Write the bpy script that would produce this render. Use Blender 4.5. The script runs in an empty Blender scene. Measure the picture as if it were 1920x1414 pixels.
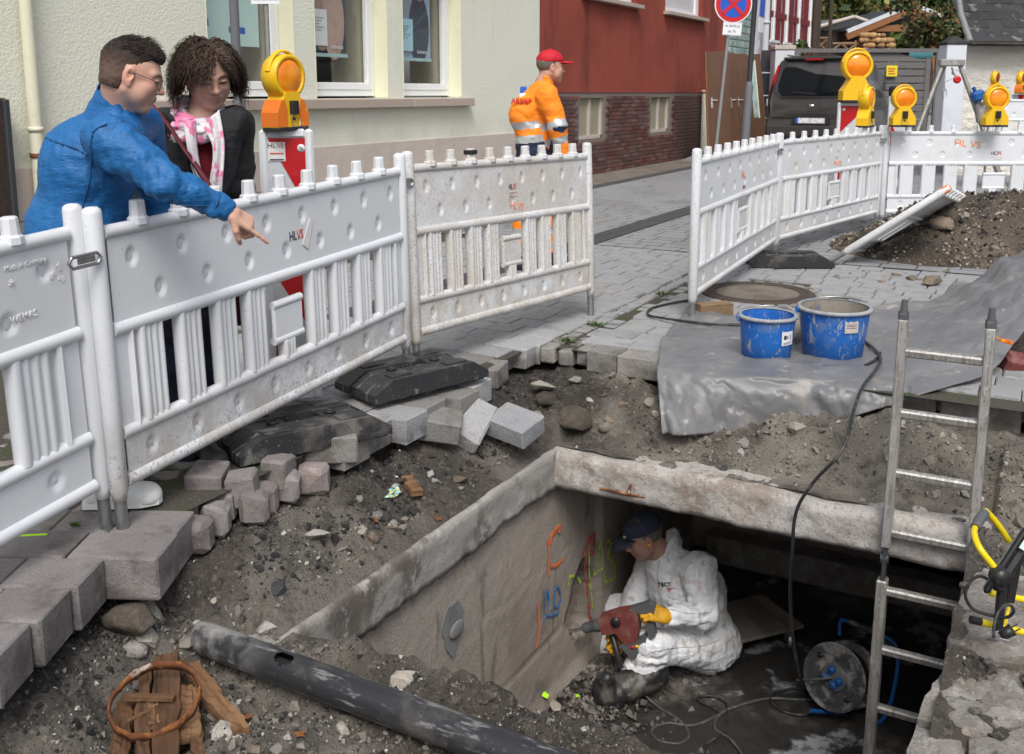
import bpy, bmesh, math, random
import numpy as np
from mathutils import Vector, Matrix, Euler
random.seed(7); np.random.seed(7)
R = math.radians
sc = bpy.context.scene
C = sc.collection
# ---------------------------------------------------------------- camera (35 mm lens, eye height, cropped low)
F_PX, PCX, PCY, EYE, YAW = 1867.0, 960.0, 498.0, 1.45, R(28.8)
PITCH = math.atan(324 / F_PX)
cd = bpy.data.cameras.new('camera'); cam = bpy.data.objects.new('camera', cd); C.objects.link(cam)
cd.sensor_width = 36.0; cd.lens = 36.0 * F_PX / 1920.0; cd.shift_y = -(707 - PCY) / 1920.0
cd.clip_start = 0.05; cd.clip_end = 600
cam.location = (0, 0, EYE); cam.rotation_euler = (R(90) - PITCH, 0, YAW)
sc.camera = cam
cd.dof.use_dof = True; cd.dof.focus_distance = 4.6; cd.dof.aperture_fstop = 9.0
# ---------------------------------------------------------------- overcast daylight
SUN_EL, SUN_AZ = R(52), R(150)
w = bpy.data.worlds.new('World'); sc.world = w; w.use_nodes = True
nt = w.node_tree; sky = nt.nodes.new('ShaderNodeTexSky'); sky.sky_type = 'NISHITA'; sky.sun_disc = False
sky.sun_elevation = SUN_EL; sky.sun_rotation = SUN_AZ; sky.dust_density = 4.0; sky.air_density = 1.0; sky.ozone_density = 1.0
hs = nt.nodes.new('ShaderNodeHueSaturation'); hs.inputs['Saturation'].default_value = 0.42
nt.links.new(sky.outputs[0], hs.inputs['Color'])
nt.links.new(hs.outputs[0], nt.nodes['Background'].inputs[0]); nt.nodes['Background'].inputs[1].default_value = 0.115
sl = bpy.data.lights.new('sun', 'SUN'); sl.energy = 1.5; sl.angle = R(24); sl.color = (1, 0.965, 0.91)
so = bpy.data.objects.new('sun', sl); C.objects.link(so)
so.rotation_euler = Vector((-math.sin(SUN_AZ) * math.cos(SUN_EL), -math.cos(SUN_AZ) * math.cos(SUN_EL), -math.sin(SUN_EL))).to_track_quat('-Z', 'Y').to_euler()
vs = sc.view_settings
sc.display_settings.display_device = 'sRGB'
vs.view_transform = 'Standard'; vs.look = 'None'; vs.exposure = 0.52; vs.gamma = 1.0; vs.use_curve_mapping = False

# ---------------------------------------------------------------- measuring helpers: lines of sight of the photograph to metres
CAMP = np.array([0, 0, EYE])
def ray(u, v):
    x = (u - PCX) / F_PX; y = -(v - PCY) / F_PX
    c, s = math.cos(PITCH), math.sin(PITCH); cy, sy = math.cos(YAW), math.sin(YAW)
    a = (x, c + y * s, -s + y * c)
    return np.array([a[0] * cy - a[1] * sy, a[0] * sy + a[1] * cy, a[2]])
def G(u, v, z=0.0): d = ray(u, v); return CAMP + (z - EYE) / d[2] * d
def WX(u, v, X): d = ray(u, v); return CAMP + X / d[0] * d
def WY(u, v, Y): d = ray(u, v); return CAMP + Y / d[1] * d
FWD = np.array([-math.sin(YAW), math.cos(YAW), 0]); RGT = np.array([math.cos(YAW), math.sin(YAW), 0])
def D(u, v, dep): d = ray(u, v); return CAMP + dep / (d @ FWD) * d
def V(*a): return np.array(a, float)
def nrm(a): a = np.asarray(a, float); return a / (np.linalg.norm(a) + 1e-12)

# ---------------------------------------------------------------- numpy noise
def _h(i, j, k, s):
    n = (i * 374761393 + j * 668265263 + k * 2147483647 + s * 1274126177).astype(np.int64) & 0xffffffff
    n = ((n ^ (n >> 13)) * 1274126177) & 0xffffffff
    n = ((n ^ (n >> 16)) * 2246822519) & 0xffffffff
    return ((n ^ (n >> 15)) & 0xffff) / 65535.0
def vnoise(x, y, z=0.0, s=0):
    x, y, z = np.broadcast_arrays(np.asarray(x, float), np.asarray(y, float), np.asarray(z, float))
    i, j, k = np.floor(x).astype(np.int64), np.floor(y).astype(np.int64), np.floor(z).astype(np.int64)
    f, g, h = x - i, y - j, z - k
    f = f * f * (3 - 2 * f); g = g * g * (3 - 2 * g); h = h * h * (3 - 2 * h)
    def L(a, b, t): return a + (b - a) * t
    q = lambda a, b, c: _h(i + a, j + b, k + c, s)
    return L(L(L(q(0,0,0), q(1,0,0), f), L(q(0,1,0), q(1,1,0), f), g), L(L(q(0,0,1), q(1,0,1), f), L(q(0,1,1), q(1,1,1), f), g), h) * 2 - 1
def fbm(x, y, z=0.0, o=4, s=0):
    t = 0; a = 1.0
    for n in range(o):
        t = t + a * vnoise(np.asarray(x) * 2 ** n, np.asarray(y) * 2 ** n, np.asarray(z) * 2 ** n, s + n); a *= 0.5
    return t
def sst(a, b, x): t = np.clip((np.asarray(x, float) - a) / (b - a), 0, 1); return t * t * (3 - 2 * t)

# ---------------------------------------------------------------- objects
def link(o): C.objects.link(o); return o
def tag(o, label, cat, group=None):
    o['label'] = label; o['category'] = cat
    if group: o['group'] = group
    return o
def thing(name, label, cat, loc=(0, 0, 0), rot=(0, 0, 0), group=None):
    o = link(bpy.data.objects.new(name, None)); o.empty_display_size = 0.1
    o.location = tuple(loc); o.rotation_euler = rot if isinstance(rot, (tuple, Euler)) else (0, 0, rot)
    return tag(o, label, cat, group)
def structure(o): o['kind'] = 'structure'; return o
def stuff(o): o['kind'] = 'stuff'; return o
def share(name, me, parent=None, loc=(0, 0, 0), rot=(0, 0, 0), m=None, scale=None):
    o = link(bpy.data.objects.new(name, me)); o.parent = parent; o.location = tuple(loc); o.rotation_euler = rot
    if scale is not None: o.scale = scale if isinstance(scale, (tuple, list)) else (scale,) * 3
    if m is not None and me.materials:
        o.material_slots[0].link = 'OBJECT'; o.material_slots[0].material = m
    return o
def clone_tree(o, parent=None):
    kids = [k for k in list(o.children)]
    c = link(o.copy())
    if parent is not None: c.parent = parent
    for k in kids: clone_tree(k, c)
    return c

class MB:
    """collects simple shapes and links them as ONE mesh object"""
    def __init__(s): s.v = []; s.f = []; s.sm = []; s.mi = []; s.cur = 0
    def add(s, vs, fs, smooth=False, M=None):
        b = len(s.v)
        if M is not None: vs = [M @ Vector(p) for p in vs]
        s.v.extend([tuple(map(float, p)) for p in vs]); s.f.extend([tuple(b + int(i) for i in f) for f in fs])
        s.sm.extend([smooth] * len(fs)); s.mi.extend([s.cur] * len(fs)); return s
    def box(s, c, d, rot=None, ch=0.0, taper=1.0):
        x, y, z = d[0] / 2, d[1] / 2, d[2] / 2
        M = Matrix.Translation(Vector(tuple(c)))
        if rot is not None: M = M @ Euler(rot).to_matrix().to_4x4()
        if ch <= 0:
            vs = [(sx * x * (taper if sz > 0 else 1), sy * y * (taper if sz > 0 else 1), sz * z) for sz in (-1, 1) for sy in (-1, 1) for sx in (-1, 1)]
            return s.add(vs, [(0, 2, 3, 1), (4, 5, 7, 6), (0, 1, 5, 4), (2, 6, 7, 3), (0, 4, 6, 2), (1, 3, 7, 5)], False, M)
        ch = min(ch, x * .9, y * .9, z * .9); vs = []
        ids = {}
        for sx in (-1, 1):
            for sy in (-1, 1):
                for sz in (-1, 1):
                    t = taper if sz > 0 else 1
                    for a, p in enumerate(((x, y - ch, z - ch), (x - ch, y, z - ch), (x - ch, y - ch, z))):
                        ids[(sx, sy, sz, a)] = len(vs); vs.append((sx * p[0] * t, sy * p[1] * t, sz * p[2]))
        fs = []
        for q in (-1, 1):
            fs.append([ids[(q, a, b, 0)] for a, b in ((-1, -1), (1, -1), (1, 1), (-1, 1))][::q])
            fs.append([ids[(a, q, b, 1)] for a, b in ((-1, -1), (1, -1), (1, 1), (-1, 1))][::-q])
            fs.append([ids[(a, b, q, 2)] for a, b in ((-1, -1), (1, -1), (1, 1), (-1, 1))][::q])
            for r in (-1, 1):
                e = q * r
                fs.append([ids[(q, r, -1, 0)], ids[(q, r, -1, 1)], ids[(q, r, 1, 1)], ids[(q, r, 1, 0)]][::e])
                fs.append([ids[(q, -1, r, 2)], ids[(q, -1, r, 0)], ids[(q, 1, r, 0)], ids[(q, 1, r, 2)]][::-e] if False else [ids[(q, -1, r, 0)], ids[(q, -1, r, 2)], ids[(q, 1, r, 2)], ids[(q, 1, r, 0)]][::-e])
                fs.append([ids[(-1, q, r, 1)], ids[(-1, q, r, 2)], ids[(1, q, r, 2)], ids[(1, q, r, 1)]][::e])
        for sx in (-1, 1):
            for sy in (-1, 1):
                for sz in (-1, 1): fs.append([ids[(sx, sy, sz, a)] for a in range(3)][::sx * sy * sz])
        return s.add(vs, fs, False, M)
    def tube(s, pts, r, n=10, cap=True, smooth=True, flat=1.0, up=None, closed=False):
        pts = [np.asarray(p, float) for p in pts]; m = len(pts)
        rr = list(r) if hasattr(r, '__len__') else [r] * m
        b = len(s.v); u = None; vs = []
        for i in range(m):
            if closed: t = nrm(pts[(i + 1) % m] - pts[i - 1])
            else: t = nrm(pts[min(i + 1, m - 1)] - pts[max(i - 1, 0)])
            if u is None:
                a = np.array(up, float) if up is not None else (np.array([0, 0, 1.]) if abs(t[2]) < .9 else np.array([1., 0, 0]))
            else: a = u
            u = nrm(a - t * (a @ t)); wv = np.cross(t, u)
            for k in range(n):
                th = 2 * math.pi * k / n
                vs.append(pts[i] + rr[i] * (math.cos(th) * u + flat * math.sin(th) * wv))
        fs = []
        for i in range(m if closed else m - 1):
            j = (i + 1) % m
            for k in range(n): fs.append((i * n + k, i * n + (k + 1) % n, j * n + (k + 1) % n, j * n + k))
        s.add(vs, fs, smooth)
        if cap and not closed: s.add(vs[:n], [tuple(range(n))[::-1]]); s.add(vs[-n:], [tuple(range(n))])
        return s
    def lathe(s, prof, n=24, M=None, smooth=True, arc=None):
        vs = []; fs = []; m = len(prof)
        for k in range(n):
            th = 2 * math.pi * k / n
            for r, z in prof: vs.append((r * math.cos(th), r * math.sin(th), z))
        for k in range(n):
            l = (k + 1) % n
            for i in range(m - 1): fs.append((k * m + i, l * m + i, l * m + i + 1, k * m + i + 1))
        return s.add(vs, fs, smooth, M)
    def prism(s, poly, z0, z1, M=None, smooth=False):
        n = len(poly); vs = [(x, y, z0) for x, y in poly] + [(x, y, z1) for x, y in poly]
        fs = [tuple(range(n))[::-1], tuple(range(n, 2 * n))]
        s.add(vs, fs, False, M)
        return s.add(vs, [(i, (i + 1) % n, n + (i + 1) % n, n + i) for i in range(n)], smooth, M)
    def grid(s, P, smooth=True, wrap=False, mask=None):
        P = np.asarray(P, float); a, b = P.shape[:2]; fs = []
        for i in range(a - 1):
            for j in range(b if wrap else b - 1):
                if mask is not None and not mask[i, j]: continue
                k = (j + 1) % b; fs.append((i * b + j, i * b + k, (i + 1) * b + k, (i + 1) * b + j))
        return s.add(P.reshape(-1, 3), fs, smooth)
    def sphere(s, c, r, n=12, m=8, M=None):
        r = r if hasattr(r, '__len__') else (r, r, r)
        P = [[(c[0] + r[0] * math.sin(math.pi * i / m) * math.cos(2 * math.pi * j / n), c[1] + r[1] * math.sin(math.pi * i / m) * math.sin(2 * math.pi * j / n), c[2] + r[2] * math.cos(math.pi * i / m)) for j in range(n)] for i in range(m + 1)]
        P = np.array(P)
        if M is not None: P = np.array([[tuple(M @ Vector(p)) for p in row] for row in P])
        return s.grid(P[:, ::-1], True, True)
    def mesh(s, name, m=None):
        me = bpy.data.meshes.new(name); me.from_pydata(s.v, [], s.f)
        me.polygons.foreach_set('use_smooth', s.sm)
        ms = m if isinstance(m, (list, tuple)) else ([m] if m else [])
        for q in ms: me.materials.append(q)
        if len(ms) > 1: me.polygons.foreach_set('material_index', s.mi)
        if len(s.f) < 30000:
            bm = bmesh.new(); bm.from_mesh(me); bmesh.ops.recalc_face_normals(bm, faces=bm.faces); bm.to_mesh(me); bm.free()
        me.update(); return me
    def build(s, name, m=None, parent=None, loc=(0, 0, 0), rot=(0, 0, 0)):
        o = link(bpy.data.objects.new(name, s.mesh(name, m))); o.parent = parent; o.location = tuple(loc); o.rotation_euler = rot
        return o
def box(name, c, d, m, parent=None, rot=None, ch=0.0): return MB().box(c, d, rot, ch).build(name, m, parent)
def npmesh(name, v, f, m=None, smooth=True):
    """fast mesh from numpy arrays, f (n,3) or (n,4)"""
    me = bpy.data.meshes.new(name); v = np.ascontiguousarray(v, np.float32); f = np.ascontiguousarray(f, np.int32); k = f.shape[1]
    me.vertices.add(len(v)); me.vertices.foreach_set('co', v.ravel()); me.loops.add(f.size); me.loops.foreach_set('vertex_index', f.ravel())
    me.polygons.add(len(f)); me.polygons.foreach_set('loop_start', np.arange(0, f.size, k, dtype=np.int32))
    try: me.polygons.foreach_set('loop_total', np.full(len(f), k, np.int32))
    except Exception: pass
    me.polygons.foreach_set('use_smooth', np.full(len(f), smooth, bool))
    if m: me.materials.append(m)
    me.update(calc_edges=True); me.validate(); return me
def npobj(name, v, f, m=None, parent=None, smooth=True):
    o = link(bpy.data.objects.new(name, npmesh(name, v, f, m, smooth))); o.parent = parent; return o
def vcol(o, cols):
    a = o.data.color_attributes.new('col', 'FLOAT_COLOR', 'POINT'); c = np.ones((len(o.data.vertices), 4), np.float32); c[:, :3] = cols
    a.data.foreach_set('color', c.ravel())
def text(name, s, size, m, parent=None, loc=(0, 0, 0), rot=(0, 0, 0), depth=0.0006, align='CENTER', sx=1.0, bold=0.0):
    cu = bpy.data.curves.new(name, 'FONT'); cu.body = s; cu.size = size; cu.extrude = depth; cu.align_x = align; cu.align_y = 'CENTER'; cu.offset = bold; cu.resolution_u = 3
    t = bpy.data.objects.new(name + '_t', cu); C.objects.link(t)
    bpy.context.view_layer.update()
    me = bpy.data.meshes.new_from_object(t.evaluated_get(bpy.context.evaluated_depsgraph_get()))
    bpy.data.objects.remove(t); me.name = name; me.materials.clear(); me.materials.append(m)
    o = link(bpy.data.objects.new(name, me)); o.parent = parent; o.location = tuple(loc); o.rotation_euler = rot; o.scale = (sx, 1, 1)
    return o
# ---------------------------------------------------------------- materials
def mat(name, col, rough=.7, metal=0.0, layers=(), bump=(), rnd=0.0, attr=False, trans=0.0, ior=1.45, spec=.5, coat=0.0, alpha=1.0, sheen=0.0, hue=0.0):
    """layers: (kind, scale, lo, hi, colour, amount[, vector scale | z range]); bump: (kind, scale, strength, distance[, vector scale])"""
    m = bpy.data.materials.new(name); m.use_nodes = True; n = m.node_tree.nodes; l = m.node_tree.links
    b = n['Principled BSDF']; b.inputs['Roughness'].default_value = rough; b.inputs['Metallic'].default_value = metal
    b.inputs['IOR'].default_value = ior; b.inputs['Transmission Weight'].default_value = trans; b.inputs['Specular IOR Level'].default_value = spec
    b.inputs['Coat Weight'].default_value = coat; b.inputs['Alpha'].default_value = alpha; b.inputs['Sheen Weight'].default_value = sheen
    tc = n.new('ShaderNodeTexCoord'); oi = n.new('ShaderNodeObjectInfo')
    mul = n.new('ShaderNodeVectorMath'); mul.operation = 'MULTIPLY_ADD'
    l.new(oi.outputs['Random'], mul.inputs[0]); mul.inputs[1].default_value = (37, 51, 23); l.new(tc.outputs['Object'], mul.inputs[2])
    base = mul.outputs[0]
    def tex(kind, scale, vec):
        src = base
        if vec is not None:
            q = n.new('ShaderNodeVectorMath'); q.operation = 'MULTIPLY'; l.new(src, q.inputs[0]); q.inputs[1].default_value = vec; src = q.outputs[0]
        if kind == 'noise':
            t = n.new('ShaderNodeTexNoise'); t.inputs['Scale'].default_value = scale; t.inputs['Detail'].default_value = 6; t.inputs['Roughness'].default_value = .62; o = t.outputs['Fac']
        elif kind == 'soft':
            t = n.new('ShaderNodeTexNoise'); t.inputs['Scale'].default_value = scale; t.inputs['Detail'].default_value = 2; o = t.outputs['Fac']
        elif kind == 'vor':
            t = n.new('ShaderNodeTexVoronoi'); t.inputs['Scale'].default_value = scale; o = t.outputs['Distance']
        elif kind == 'cell':
            t = n.new('ShaderNodeTexVoronoi'); t.inputs['Scale'].default_value = scale
            sp = n.new('ShaderNodeSeparateColor'); l.new(t.outputs['Color'], sp.inputs[0]); o = sp.outputs[0]
        elif kind == 'crack':
            t = n.new('ShaderNodeTexVoronoi'); t.feature = 'DISTANCE_TO_EDGE'; t.inputs['Scale'].default_value = scale; o = t.outputs['Distance']
        elif kind == 'wave':
            t = n.new('ShaderNodeTexWave'); t.inputs['Scale'].default_value = scale; t.inputs['Distortion'].default_value = 4; t.inputs['Detail'].default_value = 3; o = t.outputs['Fac']
        elif kind == 'line':
            t = n.new('ShaderNodeTexWave'); t.inputs['Scale'].default_value = scale; t.inputs['Distortion'].default_value = 0; o = t.outputs['Fac']
        l.new(src, t.inputs['Vector']); return o
    def ramp(o, lo, hi):
        mr = n.new('ShaderNodeMapRange'); mr.interpolation_type = 'SMOOTHSTEP'; l.new(o, mr.inputs[0]); mr.inputs[1].default_value = lo; mr.inputs[2].default_value = hi
        return mr.outputs[0]
    if attr:
        at = n.new('ShaderNodeAttribute'); at.attribute_name = 'col'; cur = at.outputs['Color']
    else:
        rg = n.new('ShaderNodeRGB'); rg.outputs[0].default_value = (*col, 1); cur = rg.outputs[0]
    for L in layers:
        kind, scale, lo, hi, lc, amt = L[:6]; ex = L[6] if len(L) > 6 else None
        fac = ramp(tex(kind, scale, None if isinstance(ex, dict) else ex), lo, hi)
        if isinstance(ex, dict):      # limited to a band of the object's own height
            sx = n.new('ShaderNodeSeparateXYZ'); l.new(tc.outputs['Object'], sx.inputs[0])
            zz = ramp(sx.outputs[ex.get('axis', 2)], ex['z'][0], ex['z'][1])
            mm = n.new('ShaderNodeMath'); mm.operation = 'MULTIPLY'; l.new(fac, mm.inputs[0]); l.new(zz, mm.inputs[1]); fac = mm.outputs[0]
        ma = n.new('ShaderNodeMath'); ma.operation = 'MULTIPLY'; l.new(fac, ma.inputs[0]); ma.inputs[1].default_value = amt
        mx = n.new('ShaderNodeMix'); mx.data_type = 'RGBA'; l.new(ma.outputs[0], mx.inputs[0]); l.new(cur, mx.inputs[6]); mx.inputs[7].default_value = (*lc, 1); cur = mx.outputs[2]
    if rnd or hue:
        h = n.new('ShaderNodeHueSaturation'); l.new(cur, h.inputs['Color'])
        mr = n.new('ShaderNodeMapRange'); l.new(oi.outputs['Random'], mr.inputs[0]); mr.inputs[3].default_value = 1 - rnd; mr.inputs[4].default_value = 1 + rnd
        l.new(mr.outputs[0], h.inputs['Value'])
        if hue:
            m2 = n.new('ShaderNodeMath'); m2.operation = 'MULTIPLY'; l.new(oi.outputs['Random'], m2.inputs[0]); m2.inputs[1].default_value = 7.31
            m3 = n.new('ShaderNodeMath'); m3.operation = 'FRACT'; l.new(m2.outputs[0], m3.inputs[0])
            m4 = n.new('ShaderNodeMapRange'); l.new(m3.outputs[0], m4.inputs[0]); m4.inputs[3].default_value = 1 - hue; m4.inputs[4].default_value = 1 + hue; l.new(m4.outputs[0], h.inputs['Saturation'])
        cur = h.outputs[0]
    l.new(cur, b.inputs['Base Color'])
    prev = None
    for B in bump:
        kind, scale, st, dist = B[:4]; ex = B[4] if len(B) > 4 else None
        bp = n.new('ShaderNodeBump'); bp.inputs['Strength'].default_value = st; bp.inputs['Distance'].default_value = dist
        l.new(tex(kind, scale, ex), bp.inputs['Height'])
        if prev: l.new(prev, bp.inputs['Normal'])
        prev = bp.outputs[0]
    if prev: l.new(prev, b.inputs['Normal'])
    return m
N = 'noise'
M = {}
# earth and stone
M['soil'] = mat('soil', (.058, .047, .038), .95, attr=True, layers=[(N, 6, .52, .64, (.026, .022, .019), .6), (N, 45, .52, .66, (.2, .18, .15), .45), (N, 130, .54, .68, (.014, .013, .012), .8)],
                bump=[(N, 30, .8, .025), (N, 110, .9, .008)])
M['soil_sand'] = mat('soil_sand', (.19, .165, .135), .95, layers=[(N, 3, .4, .65, (.1, .085, .07), .8), (N, 60, .5, .68, (.3, .27, .23), .5), (N, 140, .55, .7, (.05, .04, .035), .7)], bump=[(N, 40, .8, .015), (N, 150, .9, .006)])
M['gravel_dark'] = mat('gravel_dark', (.03, .03, .032), .75, layers=[(N, 25, .5, .7, (.12, .115, .11), .6)], rnd=.3, bump=[(N, 70, .5, .004)])
M['gravel_mix'] = mat('gravel_mix', (.13, .118, .102), .9, attr=True, layers=[(N, 60, .5, .7, (.09, .08, .07), .35)], bump=[(N, 80, .5, .004)])
M['stone_pale'] = mat('stone_pale', (.30, .28, .25), .85, layers=[(N, 14, .45, .65, (.16, .145, .125), .7), (N, 60, .55, .7, (.45, .43, .4), .5)], rnd=.38, hue=.5, bump=[(N, 45, .6, .006)])
M['stone_brown'] = mat('stone_brown', (.165, .13, .1), .9, layers=[(N, 10, .45, .65, (.25, .205, .155), .7), (N, 50, .55, .7, (.1, .075, .05), .5)], rnd=.3, bump=[(N, 35, .6, .008)])
PB = [(N, 60, .6, .01), (N, 200, .6, .004)]
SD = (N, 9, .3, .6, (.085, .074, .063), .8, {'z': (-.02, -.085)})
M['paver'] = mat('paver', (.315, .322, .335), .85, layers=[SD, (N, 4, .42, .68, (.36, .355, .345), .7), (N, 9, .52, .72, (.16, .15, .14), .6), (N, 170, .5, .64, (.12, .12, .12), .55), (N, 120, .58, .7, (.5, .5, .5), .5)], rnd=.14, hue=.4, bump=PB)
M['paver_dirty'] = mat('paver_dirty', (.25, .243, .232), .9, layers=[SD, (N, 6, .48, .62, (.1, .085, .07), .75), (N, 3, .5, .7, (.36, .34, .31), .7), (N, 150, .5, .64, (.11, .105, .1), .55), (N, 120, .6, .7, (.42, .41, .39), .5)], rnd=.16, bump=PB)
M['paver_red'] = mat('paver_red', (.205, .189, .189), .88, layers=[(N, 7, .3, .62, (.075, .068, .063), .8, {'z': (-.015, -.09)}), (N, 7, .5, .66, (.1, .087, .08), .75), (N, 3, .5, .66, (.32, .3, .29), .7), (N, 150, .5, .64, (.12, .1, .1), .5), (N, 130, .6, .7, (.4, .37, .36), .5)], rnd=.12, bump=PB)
M['paver_dark'] = mat('paver_dark', (.05, .052, .056), .85, layers=[(N, 120, .5, .65, (.1, .1, .1), .5), (N, 3, .5, .7, (.09, .09, .09), .6)], rnd=.08, bump=[(N, 120, .4, .004)])
M['joint'] = mat('joint', (.055, .05, .04), .95, layers=[(N, 6, .5, .62, (.035, .055, .016), .85), (N, 80, .5, .65, (.14, .125, .1), .6)], bump=[(N, 90, .7, .006)])
M['sett'] = mat('sett', (.205, .183, .18), .85, layers=[(N, 12, .48, .66, (.13, .11, .1), .7), (N, 4, .5, .7, (.33, .3, .28), .6), (N, 120, .55, .68, (.4, .38, .36), .4)], rnd=.2, hue=.4, bump=[(N, 30, .5, .01), (N, 160, .4, .003)])
M['road'] = mat('road', (.26, .266, .277), .88, layers=[(N, 1.2, .42, .68, (.15, .148, .145), .7), (N, 90, .5, .65, (.1, .1, .1), .5), (N, .6, .5, .7, (.28, .275, .265), .7)], bump=[(N, 60, .5, .005)])
M['asphalt'] = mat('asphalt', (.06, .06, .062), .9, layers=[(N, 100, .5, .66, (.11, .11, .11), .6)], bump=[(N, 120, .5, .004)])
# concrete
M['concrete'] = mat('concrete', (.34, .3, .262), .9, layers=[(N, 1.6, .45, .64, (.25, .215, .185), .85), (N, 4.5, .54, .7, (.16, .135, .115), .7), (N, 3, .5, .7, (.31, .28, .24), .6), (N, 9, .58, .7, (.09, .075, .06), .6, (1, 1, .25)), (N, 80, .5, .7, (.11, .1, .085), .4)],
                    bump=[(N, 18, .25, .008), (N, 75, .75, .007)])
M['concrete_beam'] = mat('concrete_beam', (.3, .285, .265), .88, layers=[(N, 2.2, .5, .6, (.1, .085, .07), .9), (N, 5, .55, .68, (.13, .11, .09), .75), (N, 8, .56, .66, (.42, .41, .4), .7), (N, 30, .72, .76, (.16, .055, .02), .7), (N, 90, .5, .7, (.17, .16, .15), .5)],
                         bump=[(N, 16, .5, .012), (N, 80, .6, .005)])
M['concrete_slab'] = mat('concrete_slab', (.37, .352, .332), .9, layers=[(N, 2.4, .5, .64, (.22, .18, .145), .8), (N, 26, .54, .62, (.24, .185, .15), .5), (N, 60, .56, .64, (.48, .46, .43), .5), ('cell', 75, .9, .96, (.2, .13, .10), .45), (N, 5, .56, .66, (.5, .49, .48), .75), ('cell', 70, .05, .1, (.12, .1, .085), .0), (N, 4, .66, .7, (.13, .05, .02), .7), (N, 90, .55, .66, (.14, .12, .1), .5)],
                         bump=[(N, 14, .6, .014), (N, 40, .6, .007), (N, 110, .6, .004)])
M['concrete_broken'] = mat('concrete_broken', (.25, .235, .215), .92, layers=[(N, 4, .46, .66, (.14, .12, .1), .8), (N, 9, .52, .66, (.38, .37, .36), .7), ('cell', 60, .88, .9, (.36, .3, .26), .6), (N, 100, .52, .68, (.1, .09, .08), .6)], rnd=.1, bump=[(N, 14, .8, .03), (N, 80, .8, .01)])
M['pit_floor'] = mat('pit_floor', (.03, .028, .026), .5, layers=[(N, 1.2, .47, .62, (.15, .138, .12), .85), (N, 2.8, .56, .64, (.34, .35, .38), .8), (N, 14, .52, .64, (.02, .019, .018), .6), (N, 40, .55, .7, (.012, .012, .012), .7), (N, 90, .68, .72, (.2, .19, .18), .6)], bump=[(N, 14, .4, .012), (N, 70, .6, .005)])
M['cement_fresh'] = mat('cement_fresh', (.2, .2, .2), .75, layers=[(N, 8, .45, .65, (.13, .128, .125), .7)], bump=[(N, 12, .3, .008)])
# plastics and metals
WH = (.66, .682, .715)
def white(name, layers, col=WH, rough=.36): return mat(name, col, rough, layers=[(N, 1.6, .5, .75, (.58, .58, .58), .4), (N, 30, .62, .7, (.45, .43, .4), .2, (3, 3, .3))] + layers, bump=[(N, 45, .1, .002)])
M['white_clean'] = white('white_clean', [(N, 75, .69, .71, (.2, .18, .16), .6), (N, 4, .56, .7, (.55, .53, .5), .35)])
M['white_spatter'] = white('white_spatter', [(N, 70, .56, .62, (.12, .105, .09), .85, {'z': (.42, .12)}), (N, 100, .65, .68, (.18, .16, .14), .7), (N, 5, .35, .62, (.4, .37, .34), .75, {'z': (.5, .2)})])
M['white_dusty'] = white('white_dusty', [(N, 3, .3, .66, (.53, .49, .44), .8), (N, 60, .52, .64, (.36, .33, .29), .5), (N, 8, .4, .62, (.42, .38, .33), .75, {'z': (.5, .15)}), (N, 130, .56, .62, (.22, .19, .16), .6)], rough=.5)
M['white_light_dust'] = white('white_light_dust', [(N, 3, .42, .68, (.58, .55, .5), .6), (N, 90, .58, .64, (.3, .27, .24), .5), (N, 5, .4, .65, (.5, .47, .42), .5, {'z': (.4, .1)})])
M['zinc'] = mat('zinc', (.4, .41, .42), .4, .9, layers=[(N, 20, .4, .65, (.25, .26, .27), .6)])
M['steel'] = mat('steel', (.5, .5, .5), .35, .95, layers=[(N, 15, .45, .65, (.33, .33, .33), .5)])
M['alu'] = mat('alu', (.42, .415, .4), .5, .55, layers=[(N, 14, .45, .6, (.26, .24, .215), .8, (4, 4, .5)), (N, 70, .55, .68, (.13, .115, .1), .7, (2, 2, .5)), (N, 25, .58, .66, (.66, .65, .62), .5)], bump=[('line', 60, .3, .003, (1, 0, 0)), (N, 60, .3, .002)])
M['black_rubber'] = mat('black_rubber', (.02, .02, .021), .55, layers=[(N, 8, .55, .68, (.1, .095, .088), .5)])
M['foot_plastic'] = mat('foot_plastic', (.026, .027, .03), .48, layers=[(N, 3.5, .54, .7, (.2, .185, .165), .5), (N, 9, .58, .66, (.24, .23, .21), .5, (1, 3, 1)), (N, 70, .62, .7, (.3, .28, .26), .6)], bump=[(N, 35, .4, .005)], rnd=.2)
M['pipe_black'] = mat('pipe_black', (.028, .029, .033), .34, layers=[(N, 7, .36, .56, (.30, .295, .285), .9, {'axis': 0, 'z': (.34, .12)}), (N, 2.2, .5, .64, (.15, .135, .118), .75, (1, 1, 1)), (N, 12, .56, .64, (.3, .3, .3), .5, (.6, 3, 3)), (N, 60, .6, .7, (.16, .15, .14), .5)], bump=[(N, 40, .2, .003)])
M['pipe_dust'] = mat('pipe_dust', (.34, .325, .3), .75, layers=[(N, 9, .53, .6, (.05, .052, .06), .85, (.6, 2, 2)), (N, 40, .5, .7, (.24, .23, .215), .5)], bump=[(N, 40, .3, .003)])
M['yellow'] = mat('yellow', (.78, .47, .012), .38, layers=[(N, 20, .6, .7, (.5, .3, .02), .4)])
M['orange'] = mat('orange', (.72, .17, .015), .42, layers=[(N, 16, .64, .67, (.75, .45, .02), .8)])
M['lens'] = mat('lens', (.78, .2, .004), .1, layers=[('soft', 9, .42, .66, (.9, .34, .015), .8)], coat=.4, bump=[('vor', 160, .25, .0015)])
M['lens_red'] = mat('lens_red', (.25, .01, .012), .15, coat=.6, bump=[('vor', 110, .5, .004)])
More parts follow.
